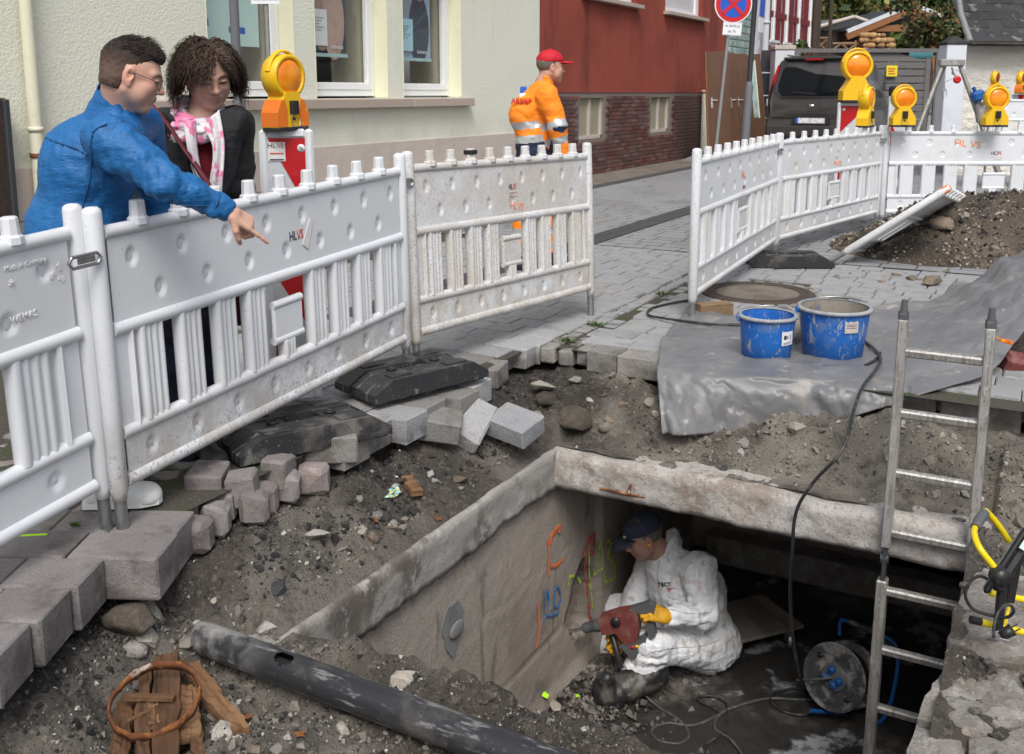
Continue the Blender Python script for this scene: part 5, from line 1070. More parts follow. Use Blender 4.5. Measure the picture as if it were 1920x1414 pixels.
rearpatch('plate_recess', [(-.36, .48), (.36, .48), (.36, .64), (-.36, .64)], M['black_plastic'], van, .006); npl = rearpatch('number_plate', [(-.28, .51), (.27, .51), (.27, .61), (-.28, .61)], M['plate'], van, .016); rearpatch('plate_band', [(-.28, .51), (-.235, .51), (-.235, .61), (-.28, .61)], M['sign_blue'], van, .020)
rearpatch('handle_strip', [(-.5, .68), (.5, .68), (.47, .74), (-.47, .74)], M['car_paint'], hatch, .022)
MB().lathe([(0, 0), (.062, 0), (.058, .008), (0, .012)], 20, Matrix.Translation((.0, yr(.84) - .012, .84)) @ Matrix.Rotation(R(90), 4, 'X') @ Matrix.Scale(.55, 4, (0, 1, 0))).build('badge', M['steel'], van)
MB().box((0, .02, .36), (1.74, .16, .24), ch=.04).build('bumper', M['car_paint'], van); MB().box((0, .0, .27), (1.6, .16, .1), ch=.03).build('lower_bumper', M['black_plastic'], van)
MB().box((0, .16, 1.745), (1.18, .22, .05), ch=.02).build('roof_spoiler', M['car_paint'], van); MB().box((.0, .045, 1.72), (.34, .02, .025)).build('brake_light', M['lamp_red'], van)
for s_ in (-1, 1):
    tl = MB().prism([(s_ * .70, .68), (s_ * .86, .66), (s_ * .89, .95), (s_ * .80, 1.3), (s_ * .70, 1.62), (s_ * .66, 1.62), (s_ * .74, 1.25), (s_ * .78, 1.0)], -.06, .02, Matrix(((1, 0, 0, 0), (0, 0, -1, .10), (0, 1, 0, 0), (0, 0, 0, 1)))).build('tail_light', M['lamp_red'], van)
    MB().box((s_ * .845, .025, .9), (.07, .03, .14), ch=.01).build('clear_lens', M['lamp_clear'], tl)
    MB().tube([(s_ * .62, .5, 1.82), (s_ * .62, 2.4, 1.82)], .02, 6).build('roof_rail', M['steel'], van)
    mr = MB().box((s_ * 1.03, 3.05, 1.12), (.16, .1, .22), ch=.03).build('mirror', M['black_plastic'], van)
    for y0, y1 in ((.45, 1.35), (1.45, 2.35), (2.45, 3.2)):
        bb = MB(); z1 = 1.6 if y1 < 3 else 1.42
        bb.add([(s_ * .872, y0, 1.12), (s_ * .872, y1, 1.12), (s_ * (.775 if y1 < 3 else .83), y1 - .05, z1), (s_ * .775, y0 + .06, 1.6)], [(0, 1, 2, 3)]); 
        if y0 < 3: bb.build('side_window', M['car_glass'], van)
    for y in (.75, 3.5):
        wl = MB().lathe([(.2, -.1), (.31, -.1), (.325, -.05), (.325, .05), (.31, .1), (.2, .1), (.2, -.1)], 22, Matrix.Translation((s_ * .8, y, .32)) @ Matrix.Rotation(R(90), 4, 'Y')).build('wheel', M['black_rubber'], van)
        MB().lathe([(0, .07), (.2, .09), (.2, -.09), (0, -.07)], 14, Matrix.Translation((s_ * .8, y, .32)) @ Matrix.Rotation(R(90), 4, 'Y'), smooth=False).build('rim', M['steel'], wl)
for k in range(3): box('side_lettering', (.895 - .0 + .012 * 0, .26, 1.16 - k * .05), (.004, .22 - .04 * k, .02), M['sign_white'], van)
MB().tube([(.1, -.03, 1.06), (-.36, -.04, 1.10)], .012, 5).build('wiper', M['black_plastic'], hatch)
# ---- rescue tripod with winch
pT = D(1770, 300, 12.6); tp = thing('tripod', 'grey aluminium rescue tripod with a red pulley and a blue hand winch', 'tripod', (pT[0], pT[1], 0), YAW); k = 12.6 / F_PX
X = lambda u: (u - 1772) * k; Z = lambda v: dz(v, 12.6)
MB().box((X(1772), 0, Z(119)), (.30, .12, .085), ch=.012).build('head', M['alu'], tp)
for (ua, ub, yb, nm) in ((1757, 1700, -.3, 'leg'), (1788, 1842, -.3, 'leg'), (1762, 1738, .9, 'leg')):
    b = MB(); p, q_ = V(X(ua), 0, Z(122)), V(X(ub) + (X(ub) - X(ua)) * .8, yb, 0); b.tube([p, q_], [.03, .03], 4); b.tube([p + (q_ - p) * .5, q_], [.042, .042], 4); b.build(nm, M['alu'], tp)
MB().tube([(X(1772), -.03, Z(128)), (X(1778), -.03, Z(143))], .012, 6).tube([(X(1780) + .05 * math.cos(t), -.03, Z(137) + .03 * math.sin(t)) for t in np.linspace(0, 6.28, 12)], .006, 5).build('shackle', M['steel'], tp)
MB().lathe([(0, -.015), (.018, -.02), (.045, -.018), (.048, 0), (.045, .018), (.018, .02), (0, .015)], 18, Matrix.Translation((X(1782), -.05, Z(150))) @ Matrix.Rotation(R(90), 4, 'X')).build('pulley', M['flat_red'], tp)
MB().tube([(X(1775), -.04, Z(147)), (X(1760), -.04, Z(155)), (X(1762), -.04, Z(172))], .005, 5).tube([(X(1761) + .028 * math.cos(t), -.04, Z(175) + .06 * math.sin(t)) for t in np.linspace(0, 6.28, 12)], .005, 5).build('carabiner', M['steel'], tp)
wn = MB().box((X(1826), -.12, Z(210)), (.13, .1, .26), (0, R(-12), 0), .02).build('winch', M['alu'], tp)
MB().box((X(1816), -.15, Z(180)), (.16, .12, .13), (0, R(-20), 0), .03).tube([(X(1806), -.15, Z(164)), (X(1812), -.15, Z(176))], .025, 8).build('winch_housing', M['blue_steel'], wn)
MB().tube([(X(1820), -.17, Z(174)), (X(1832), -.17, Z(184)), (X(1836), -.17, Z(194)), (X(1832), -.17, Z(203))], [.025, .02, .018, .014], 8).build('crank', M['blue_steel'], wn); MB().sphere((X(1822), -.19, Z(191)), .035).build('brake_hub', M['steel'], wn)
# ================================================================ LOOSE OBJECTS IN AND AROUND THE DIG
def S(u, v):
    z = -.3
    for _ in range(30):
        p = G(u, v, z); z = .5 * z + .5 * float(soil_z(p[0], p[1]))
    return G(u, v, z)
def hullmesh(name, seed, n=14, flat=(1, .8, .6), m=None, smooth=False, sub=0):
    rs = np.random.RandomState(seed); bm = bmesh.new()
    for _ in range(n):
        p = rs.normal(0, 1, 3); p = p / np.linalg.norm(p) * rs.uniform(.78, 1.0) * np.array(flat) * .5; bm.verts.new(p)
    r = bmesh.ops.convex_hull(bm, input=bm.verts); bmesh.ops.delete(bm, geom=list({g for g in list(r['geom_interior']) + list(r['geom_unused']) if isinstance(g, bmesh.types.BMVert)}), context='VERTS')
    if sub:
        bmesh.ops.subdivide_edges(bm, edges=bm.edges, cuts=sub, use_grid_fill=True, smooth=.05)
        for v in bm.verts: v.co += Vector(rs.uniform(-.018, .018, 3))
    bmesh.ops.triangulate(bm, faces=bm.faces)
    for f in bm.faces: f.smooth = smooth
    me = bpy.data.meshes.new(name); bm.to_mesh(me); bm.free()
    if m: me.materials.append(m)
    return me
ROCK = [hullmesh('rubble_stone', 100 + k, 16, ((1, .8, .55), (1, .6, .5), (1, .9, .7), (1, .7, .35))[k % 4], M['stone_pale'], False, 1) for k in range(10)]
PEB = [hullmesh('pebble', 200 + k, 26, ((1, .8, .6), (1, .7, .6))[k % 2], M['stone_brown'], True, 1) for k in range(4)]
def stone(label, p, s, m='stone_pale', k=0, rot=None, group=None, name='rubble_stone', sink=.33, mesh=None):
    o = share(name, mesh or ROCK[k % 10], None, (p[0], p[1], p[2] + s * (.3 - sink)), rot if rot is not None else (rn.uniform(-.4, .4), rn.uniform(-.4, .4), rn.uniform(0, 6.3)), M[m], s)
    return tag(o, label, 'stone', group)
# ---- loose paving blocks broken from the edge
def block(label, u, v, z, dims, rot, m='paver_dirty', name='paving_block'):
    p = G(u, v, z); o = MB().box((0, 0, 0), dims, ch=.008)
    o.v = [tuple(np.array(q) + np.random.uniform(-.004, .004, 3)) for q in o.v]
    o = o.build(name, M[m], None, p); o.rotation_euler = rot; return tag(o, label, 'paving block', None)
block('sand-topped paving block overhanging the earth beside the dust-caked base plate', 905, 700, -.07, (.24, .19, .11), (R(3), R(-2), R(-24) + .6))
block('paving block sagging at the end of the paved edge, muddy on its near side', 822, 795, -.10, (.22, .18, .11), (R(8), R(10), .55))
block('paving block tipped steeply against its neighbour', 878, 790, -.13, (.20, .28, .085), (R(24), R(26), .35), 'paver')
block('smooth grey paving block lying tilted left of the big brown boulder', 965, 797, -.16, (.235, .19, .10), (R(12), R(8), -.12), 'paver')
block('tall reddish-grey block standing at the corner behind the barrier feet', 392, 925, -.06, (.135, .15, .21), (R(3), R(2), .5), 'paver_red')
block('rounded sett standing out at the edge left of the black base plate', 520, 885, -.04, (.105, .11, .12), (R(-3), R(4), .35), 'sett')
block('sett sunk below its neighbours at the ragged edge', 455, 915, -.03, (.11, .10, .12), (R(4), R(-5), .6), 'sett')
block('half-buried grey block under the nearest base plate', 620, 835, -.02, (.22, .14, .12), (R(2), R(3), .75))
# ---- the named stones
st_ = [('big rounded brown boulder in the corner of the dig', 1072, 800, .265, 'stone_mud', PEB[0], (0.1, .1, .55), 'boulder'),
       ('brown stone leaning behind the big boulder', 1025, 760, .165, 'stone_mud', PEB[1], (.5, .2, 1.0), 'boulder'),
       ('thin pale flake of concrete lying on the brown stone', 1020, 738, .20, 'stone_pale', ROCK[3], (.1, .25, .6), 'concrete_flake'),
       ('small pale flake under the paving lip', 1080, 718, .11, 'stone_pale', ROCK[7], (.1, .15, .9), 'concrete_flake'),
       ('oval greyish pebble right of the big boulder', 1135, 808, .11, 'stone_pale', PEB[3], (.1, .2, 1.2), 'pebble'),
       ('pinkish stone chip above the oval pebble', 1143, 794, .08, 'stone_brown', ROCK[2], (.2, .2, .4), 'rubble_stone'),
       ('flat buff stone half sunk in the earth under the tarp corner', 1168, 766, .09, 'stone_brown', ROCK[5], (0, .1, .2), 'rubble_stone'),
       ('white stone beside the hanging tarp corner', 1220, 760, .10, 'stone_pale', ROCK[8], (.3, .1, .8), 'rubble_stone'),
       ('long flat pale stone on the dug shelf', 598, 1014, .13, 'stone_pale', ROCK[3], (.1, .1, .7), 'concrete_flake'),
       ('upright tan pebble on the dug shelf', 701, 1015, .075, 'stone_brown', PEB[2], (0, R(60), .4), 'pebble'),
       ('pale stone with black tar under the corner of the paving blocks', 283, 1158, .12, 'stone_pale', ROCK[1], (.3, R(50), .5), 'rubble_stone'),
       ('muddy boulder under the overhanging paving blocks', 245, 1180, .20, 'stone_mud', PEB[1], (.1, .1, .3), 'boulder'),
       ('whitish stone left of the rotten planks', 253, 1228, .105, 'stone_pale', PEB[3], (.1, .1, .5), 'rubble_stone'),
       ('grey stone standing behind the main rotten plank', 275, 1205, .11, 'stone_pale', ROCK[4], (.2, R(40), .2), 'rubble_stone'),
       ('pale stone in front of the pipe end', 498, 1186, .085, 'stone_pale', ROCK[6], (0, 0, .9), 'rubble_stone'),
       ('round grey rubble lump at the right edge of the photo', 1898, 1318, .13, 'concrete_broken', ROCK[2], (0, 0, .9), 'rubble_stone')]
for lab, u, v, s, mm, me, rot, nm in st_: stone(lab, S(u, v), s, mm, 0, rot, None, nm, .12, me)
# ---- scattered countable rubble
pal = 'pale rubble stones scattered over the dug earth'; drk = 'dark tarry stones scattered over the dug earth'
cnt = 0; tries = 0
def where_at(x, y):
    if x > -.2: return 'on the right of the pit'
    if y > 4.4: return 'under the hanging tarp' if x > -1.75 else 'on the slope below the paving lip'
    if y > 3.75: return 'below the tipped paving blocks'
    if y > 3.1: return 'on the shelf beneath the grey edge blocks'
    if y > 2.4: return 'on the shelf between the rounded setts and the concrete beam'
    if x < -2.25 and y > 2.0: return 'under the overhanging reddish blocks'
    if y > 2.15: return 'along the far side of the black pipe'
    if x < -2.0: return 'around the rotten planks'
    return ('between the hoop and the black pipe' if x < -1.75 and y > 1.85 else 'close in front of the black pipe' if y > 1.85 else 'at the bottom edge right of the planks' if x < -1.7 else 'at the bottom edge below the pipe') if y > 1.5 else 'at the bottom left below the old blocks'
def size_of(s): return 'tiny' if s < .036 else 'small' if s < .05 else 'middling' if s < .075 else 'big'
def in_pit(x, y): return -2.26 < x < -.12 and 2.36 < y < 4.5
while cnt < 235 and tries < 9000:
    tries += 1; x, y = rn.uniform(-2.75, .25), rn.uniform(1.0, 4.95)
    if in_pit(x, y) or y > 5.0 or x < -2.46 + .1 * (y < 2.2): continue
    dens = 1.0 if (y < 3.7 and y > 2.4 and x < -2.15) else .6 if y < 2.4 else .25
    if x > -.2: dens = .25
    if rn.random() > dens or float(vnoise(x * 2, y * 2, s=77)) < rn.uniform(-.8, .3): continue
    s = min(.12, .028 + (.03 if y > 2.4 else .022) * rn.expovariate(1)); z = float(soil_z(x, y)); dark = rn.random() < .22
    stone(size_of(s) + (' tar-black stone ' if dark else ' pale broken stone ') + where_at(x, y), (x, y, z), s, 'gravel_dark' if dark else ('stone_brown' if rn.random() < .14 else 'stone_pale'), rn.randrange(10), None, drk if dark else pal); cnt += 1
# ---- gravel, uncountable
def scatter(name, pts, sizes, cols, parent=None, seed=0):
    rs = np.random.RandomState(seed); tm = []
    for k in range(10):
        me = hullmesh('t', 300 + k, 10, (1, .8, .65)); v = np.zeros(len(me.vertices) * 3); me.vertices.foreach_get('co', v); f = np.zeros(len(me.polygons) * 3, int); me.polygons.foreach_get('vertices', f); tm.append((v.reshape(-1, 3), f.reshape(-1, 3))); bpy.data.meshes.remove(me)
    VV = []; FF = []; CC = []; nb = 0; n = len(pts); kk = rs.randint(0, 10, n)
    for k in range(10):
        ii = np.nonzero(kk == k)[0]; tv, tf = tm[k]
        if not len(ii): continue
        q = rs.normal(0, 1, (len(ii), 4)); q /= np.linalg.norm(q, axis=1)[:, None]; a, b_, c_, d_ = q.T
        Rm = np.stack([1 - 2 * (c_ * c_ + d_ * d_), 2 * (b_ * c_ - a * d_), 2 * (b_ * d_ + a * c_), 2 * (b_ * c_ + a * d_), 1 - 2 * (b_ * b_ + d_ * d_), 2 * (c_ * d_ - a * b_), 2 * (b_ * d_ - a * c_), 2 * (c_ * d_ + a * b_), 1 - 2 * (b_ * b_ + c_ * c_)], -1).reshape(-1, 3, 3)
        v = np.einsum('nij,kj->nki', Rm, tv) * sizes[ii][:, None, None] + pts[ii][:, None, :]
        VV.append(v.reshape(-1, 3)); FF.append((tf[None] + (nb + np.arange(len(ii)) * len(tv))[:, None, None]).reshape(-1, 3)); CC.append(np.repeat(cols[ii], len(tv), 0)); nb += len(ii) * len(tv)
    o = npobj(name, np.concatenate(VV), np.concatenate(FF), M['gravel_mix'], parent, False); vcol(o, np.concatenate(CC)); return stuff(o)
rs = np.random.RandomState(11); n = 90000
x = rs.uniform(-2.9, .9, n); y = rs.uniform(.75, 5.0, n)
pit_ = (x > -2.24) & (x < -.16) & (y > 2.38) & (y < 4.47)
dn = .12 + .9 * sst(-.15, .5, fbm(x * 1.8, y * 1.8, s=51)) + .7 * ((y < 3.8) & (x < -2.1)) * sst(-.4, .3, fbm(x * 4, y * 4, s=52)) + .4 * (y < 2.4)
kp = (~pit_) & (rs.rand(n) < dn * .62) & (x > -2.62); x, y = x[kp], y[kp]; s = .0045 + .0062 * rs.exponential(1, len(x)); s = np.minimum(s, .04)
z = soil_z(x, y) + s * .15
pick = rs.rand(len(x)); base = np.where((pick < .34 + .3 * (fbm(x * 2, y * 2, s=53) > .1))[:, None], np.array([.025, .025, .027]), np.where((pick < .8)[:, None], np.array([.135, .12, .1]), np.array([.34, .32, .29]))) * rs.uniform(.6, 1.35, (len(x), 1))
# clods of the dug earth itself
n2 = 24000; cx_ = rs.uniform(-2.62, .5, n2); cy_ = rs.uniform(.9, 4.95, n2); kc = ~((cx_ > -2.26) & (cx_ < -.14) & (cy_ > 2.36) & (cy_ < 4.6)) & (rs.rand(n2) < .25 + .75 * sst(-.2, .4, fbm(cx_ * 3, cy_ * 3, s=55))); cx_, cy_ = cx_[kc], cy_[kc]
cs_ = np.minimum(.010 + .013 * rs.exponential(1, len(cx_)), .075); cz_ = soil_z(cx_, cy_) + cs_ * .1; ccol = earth_col(cx_, cy_) * rs.uniform(.5, 1.7, (len(cx_), 1))
tar = rs.rand(len(cx_)) < .9 * sst(-2.1, -2.5, cx_) * sst(2.3, 1.5, cy_) + .5 * ((cx_ < -2.3) & (cy_ > 2.4)); ccol[tar] = np.array([.018, .018, .02]) * rs.uniform(.6, 1.6, (tar.sum(), 1))
scatter('earth_clods', np.stack([cx_, cy_, cz_], -1), cs_, ccol, None, 4)
scatter('gravel', np.stack([x, y, z], -1), s, base, None, 1)
# debris on the pit floor
n = 900; x = -2.12 + np.abs(rs.normal(0, .22, n)); y = 4.55 + rs.normal(0, .36, n); kp = (x < -1.5) & (y > 3.6) & (y < 5.5); x, y = x[kp], y[kp]; s = .012 + .014 * rs.exponential(1, len(x)); s = np.minimum(s, .07)
z = np.interp(x, [-2.2, -1.6], [-1.74, -1.845]) - .06 * np.abs(y - 4.6) * (x < -1.9)
scatter('pit_debris', np.stack([x, y, np.maximum(z, -1.845)], -1), s, np.array([.1, .09, .078]) * rs.uniform(.4, 2.2, (len(x), 1)), None, 2)
for i, (u, v, s, mm, lab) in enumerate(((1023, 1305, .055, 'green_blob', 'fluorescent green painted chunk among the pit debris'), (1083, 1305, .035, 'green_blob', 'small fluorescent green painted chip near the boot'), (1085, 1222, .19, 'concrete_broken', 'flat concrete plate lying under the drill'), (990, 1330, .12, 'concrete_broken', 'grey flake at the foot of the pit wall'), (1050, 1305, .07, 'concrete_broken', 'pale chip between the two green chunks'), (1040, 1330, .12, 'stone_pale', 'curved flake in front of the green chunk'), (1110, 1340, .10, 'concrete_broken', 'flat flake beside the boot sole'), (1058, 1230, .14, 'concrete_broken', 'broken slab piece under the chisel'), (1000, 1285, .10, 'stone_brown', 'brown flake against the pit wall'))):
    p = G(u, v, -1.735 if i < 2 else -1.77 if u < 1060 else -1.80); stone(lab, p, s, mm, 3 if i > 1 else 0, (.1, .1, i), None, 'painted_chunk' if i < 2 else 'concrete_flake', .2)
# ---- broken concrete surface on the right
cr = [[(-.20, 3.34), (.36, 3.5), (.5, 4.02), (-.14, 4.06), (-.205, 3.7)], [(-.245, 2.96), (-.19, 3.33), (.02, 3.36), (.06, 3.12), (-.08, 2.92)], [(-.10, 2.90), (.08, 3.10), (.30, 2.9), (.2, 2.5), (-.02, 2.45)], [(.03, 3.37), (.36, 3.48), (.7, 3.2), (.32, 2.93), (.08, 3.12)], [(-.24, 2.30), (-.245, 2.94), (-.11, 2.90), (-.03, 2.44), (-.1, 2.2)], [(.38, 3.5), (.9, 3.5), (.9, 4.1), (.52, 4.04)]]
labs = ['wide broken concrete plate under the yellow work light', 'cracked concrete plate at the pit edge beside the ladder', 'broken concrete plate with rubble in front of the work light', 'broken concrete plate under the grey rubble lump', 'narrow concrete plate along the pit edge at the bottom of the photo', 'broken concrete plate at the right end of the slab']
for i, poly in enumerate(cr):
    pts = []; c = np.mean(poly, 0)
    for k in range(len(poly)):
        a, b_ = np.array(poly[k]), np.array(poly[(k + 1) % len(poly)])
        for t in np.linspace(0, 1, 9)[:-1]: pts.append(a + (b_ - a) * t + np.random.uniform(-.008, .008, 2))
    pts = [tuple(c + (p - c) * .99) for p in np.array(pts)]
    n_ = len(pts); rings = []
    zt = -.372 - .012 * (i % 3); tl = (rn.uniform(-.02, .02), rn.uniform(-.02, .02))
    for f_ in (1.0, .985, .8, .55, .3, .05):
        rings.append([(c[0] + (p[0] - c[0]) * f_, c[1] + (p[1] - c[1]) * f_, zt - (.012 if f_ == 1 else 0) + .012 * float(fbm(p[0] * 9 * f_ + i, p[1] * 9 * f_, s=61)) + (p[0] - c[0]) * tl[0] + (p[1] - c[1]) * tl[1]) for p in pts])
    low = [(p[0], p[1], zt - .13) for p in pts]
    o = MB().grid(np.array([low] + rings), False, True).build('concrete_plate', M['concrete_broken']); tag(o, labs[i], 'concrete plate')
grp_r = 'pale concrete crumbs on the broken plates'
for k in range(34):
    x, y = rn.uniform(-.2, .45), rn.uniform(2.3, 3.9); stone('pale concrete crumb ' + ('behind the work light' if y > 3.5 else 'between the work light and the grey lump' if y > 3.1 else 'around the grey rubble lump' if y > 2.8 else 'in front of the grey rubble lump') + (' at the pit edge' if x < 0 else ' away from the pit edge'), (x, y, -.365), .03 + .025 * rn.expovariate(1), 'concrete_broken', rn.randrange(10), None, grp_r)
# ---- kerb stones under the right end of the tarp
for i, (x0, x1) in enumerate(((-.72, -.44), (-.43, -.06), (-.05, .4))):
    o = MB().box(((x0 + x1) / 2, 5.27, -.12), (x1 - x0 - .01, .22, .2), ch=.012).build('kerb_stone', M['paver_dirty']); tag(o, ('kerb stone partly under the tarp edge', 'kerb stone left behind the right ladder rail', 'kerb stone at the right edge below the tarp')[i], 'kerb stone')
# ---- tarp
Fr = [G(1244, 812, -.27), G(1320, 812, -.26), G(1400, 804, -.235), G(1520, 795, -.2), G(1600, 780, -.14), G(1680, 755, -.06), G(1740, 733, .0), G(1850, 700, .05), G(1900, 645, .13), G(1935, 600, .2)]
Lp = [G(1234, 690, .012), G(1320, 706, .015), G(1400, 708, .015), G(1510, 712, .015), G(1590, 712, .015), G(1670, 705, .018), G(1730, 695, .03), G(1835, 668, .08), G(1890, 610, .17), G(1930, 570, .24)]
Md = [G(1240, 640, .012), G(1310, 650, .012), G(1400, 655, .012), G(1500, 655, .012), G(1580, 650, .012), G(1660, 640, .014), G(1730, 625, .05), G(1820, 600, .13), G(1880, 555, .24), G(1935, 530, .34)]
Bk = [G(1288, 580, .012), G(1345, 592, .012), G(1420, 590, .012), G(1510, 585, .012), G(1580, 583, .012), G(1650, 577, .014), G(1740, 566, .03), G(1800, 540, .10), G(1880, 495, .32), G(1940, 465, .45)]
def cr_interp(P, t):
    P = np.array(P); n = len(P) - 1; x = np.clip(t * n, 0, n - 1e-6); i = int(x); f = x - i
    p0, p1, p2, p3 = P[max(i - 1, 0)], P[i], P[i + 1], P[min(i + 2, n)]
    return .5 * ((2 * p1) + (-p0 + p2) * f + (2 * p0 - 5 * p1 + 4 * p2 - p3) * f * f + (-p0 + 3 * p1 - 3 * p2 + p3) * f ** 3)
NU, NV = 170, 110; T = np.zeros((NU, NV, 3))
for i in range(NU):
    s_ = i / (NU - 1); a, b_, c_, d_ = (cr_interp(q, s_) for q in (Fr, Lp, Md, Bk))
    for j in range(NV):
        t = j / (NV - 1)
        if t < .33: q = t / .33; p = a + (b_ - a) * q; p = p + V(0, -.02, .035) * math.sin(math.pi * q) * (1 if s_ < .6 else .3)
        elif t < .62: p = b_ + (c_ - b_) * (t - .33) / .29
        else: p = c_ + (d_ - c_) * (t - .62) / .38
        T[i, j] = p
X_, Y_ = T[..., 0], T[..., 1]; tt = np.linspace(0, 1, NV)[None, :] * np.ones((NU, 1)); ss_ = np.linspace(0, 1, NU)[:, None] * np.ones((1, NV))
wr = .020 * np.abs(fbm(X_ * 2.6 + Y_, Y_ * 2.6 - X_ * .8, s=71)) ** 1.0 + .010 * np.abs(fbm(X_ * 7, Y_ * 5, s=72)); fl = sst(.3, .4, tt)
wr = wr + .013 * (.5 - np.abs(vnoise(X_ * 3.1 + Y_ * 2.2, Y_ * 3.4 - X_ * 1.6, s=75))) + .006 * (.5 - np.abs(vnoise(X_ * 8 - Y_ * 3, Y_ * 7, s=76)))
T[..., 2] += wr * fl * (1 + .9 * sst(.62, .85, ss_)) ; hang = (1 - fl)
fold = .018 * fbm(ss_ * 9 + tt * 2, tt * 2.2, s=73) + .010 * fbm(ss_ * 24, tt * 5, s=74)
T[..., 1] -= hang * np.abs(fold) * 1.3; T[..., 2] += .3 * fold * hang * sst(0, .12, tt)
big = .045 * np.exp(-((ss_ - .83 + .25 * (tt - .7)) / .03) ** 2) * sst(.5, .75, tt) + .035 * np.exp(-((ss_ - .90 + .12 * (tt - .8)) / .03) ** 2) * sst(.4, .7, tt); T[..., 2] += big
for ux, vx, rad in ((1435, 664, .17), (1558, 660, .2)):       # pressed flat under the buckets
    c = G(ux, vx - 6, .015); r_ = np.hypot(X_ - c[0], Y_ - c[1]); T[..., 2] = np.where(fl > .5, T[..., 2] * sst(rad * .85, rad * 1.4, r_) + .014 * (1 - sst(rad * .85, rad * 1.4, r_)), T[..., 2])
tarp = MB().grid(T).build('tarp', M['tarp']); tag(tarp, 'grey dusty tarpaulin draped over the paving lip under the two buckets', 'tarp')
so_ = tarp.modifiers.new('thickness', 'SOLIDIFY'); so_.thickness = .004; so_.offset = -1
o = MB().box((0, 0, 0), (.22, .12, .14), ch=.02).build('red_brick_lump', M['drill_red'], None, G(1915, 690, .0), (.3, .2, .5)); tag(o, 'rusty red lump under the lifted tarp edge at the right', 'rubble')
for k, (u, v) in enumerate(((1885, 640), (1897, 643))):
    o = MB().box((0, 0, 0), (.05, .012, .02), ch=.004).tube([(0, 0, 0), (-.06, .01, .01)], .004, 5).build('plastic_clip', M['orange'], None, G(u, v, .19), (0, .2, .4 + k)); tag(o, ('left of two orange plastic scraps on the tarp', 'right of two orange plastic scraps on the tarp')[k], 'scrap')
# ---- buckets
def bucket(label, u, v, r0, r1, h, hz):
    p = G(u, v, .018); o = thing('bucket', label, 'bucket', p, hz, 'blue mortar buckets')
    MB().lathe([(0, .004), (r0 - .012, .0), (r0, .008), (r0 + (r1 - r0) * .5, h * .5), (r1, h)], 36).build('shell', M['blue_plastic'], o)
    MB().lathe([(r1 - .006, h), (r0 + (r1 - r0) * .5 - .006, h * .5), (r0 - .008, .014), (0, .012)], 36).build('inside', M['bucket_dirt'] if r1 > .17 else M['blue_plastic'], o)
    MB().lathe([(r1 - .008, h + .004), (r1 + .004, h + .006), (r1 + .013, h), (r1 + .012, h - .012), (r1 + .002, h - .014)], 36).build('rim', M['rim_dirt'], o)
    hd = [((r1 + .006) * math.cos(t), (r1 + .006) * math.sin(t), h + .012 + .006 * math.sin(t * 2)) for t in np.linspace(R(8), R(172), 26)]
    b = MB().tube(hd, .0035, 6); b.tube([hd[2], hd[3], hd[4], hd[5]], .007, 7); b.build('handle', M['steel'], o)
    for a in (8, 172): MB().box(((r1 + .012) * math.cos(R(a)), (r1 + .012) * math.sin(R(a)), h - .015), (.02, .03, .035), (0, 0, R(a)), .004).build('handle_lug', M['blue_plastic'], o)
    return o
bk1 = bucket('smaller blue mortar bucket with a white label', 1436, 668, .132, .150, .235, YAW + .2)
bk2 = bucket('larger blue mortar bucket with a beige label and cement-crusted inside', 1560, 664, .160, .19, .27, YAW + .1)
def blabel(o, r, z, ang, w_, h_, m, marks):
    P = [[((r + .0025) * math.cos(ang + a), (r + .0025) * math.sin(ang + a), z + dz_) for a in np.linspace(-w_ / r / 2, w_ / r / 2, 8)] for dz_ in (-h_ / 2, h_ / 2)]
    l = MB().grid(np.array(P)).build('label', m, o)
    for (a0, a1, z0, z1) in marks:
        P = [[((r + .004) * math.cos(ang + a), (r + .004) * math.sin(ang + a), z + dz_) for a in np.linspace(a0 / r, a1 / r, 5)] for dz_ in (z0, z1)]; MB().grid(np.array(P)).build('label_print', M['ink'], l)
A0 = -math.pi / 2 - .2
blabel(bk1, .1425, .13, A0 + .62, .085, .075, M['paper'], [(-.03, -.012, -.004, .018), (-.008, -.002, -.002, .014), (-.033, .03, -.025, -.022), (.015, .02, -.01, .02), (-.033, .01, -.031, -.029)])
blabel(bk2, .182, .195, A0 + .32, .08, .066, M['poster_rail'] if False else M['sandstone'], [(-.03, .03, .012, .014), (-.03, .02, .004, .006), (-.03, .03, -.006, -.004)])
o = MB().tube([G(1484, 640, .03), G(1492, 628, .05), G(1497, 618, .07), G(1492, 606, .09)], [.03, .045, .04, .03], 8).build('rag', M['bucket_dirt']); tag(o, 'crumpled dirty rag stuck between the two buckets', 'rag')
o = MB().box((0, 0, .045), (.235, .10, .085), ch=.004).build('wood_block', M['wood_pine'], None, G(1338, 592, 0), (0, 0, YAW + .25)); tag(o, 'squared block of raw timber beside the barrier foot', 'timber block')
# ---- manhole
mh = thing('manhole_cover', 'round iron manhole cover with a concrete centre in the paving', 'manhole cover', (-1.885, 7.19, 0), 0)
MB().lathe([(0, -.004), (.30, -.003)], 40).build('concrete_disc', M['soil_sand'], mh); MB().lathe([(.30, -.004), (.31, .006), (.345, .006), (.35, -.002), (.36, -.002), (.365, .006), (.40, .004), (.405, -.01)], 44).build('iron_ring', M['rust_dark'], mh)
for k in range(28):
    a = k * 2 * math.pi / 28; MB().box((.455 * math.cos(a), .455 * math.sin(a), -.045), (.085, .09, .085), (0, 0, a), .012).build('sett', M['paver_dirty'], mh)
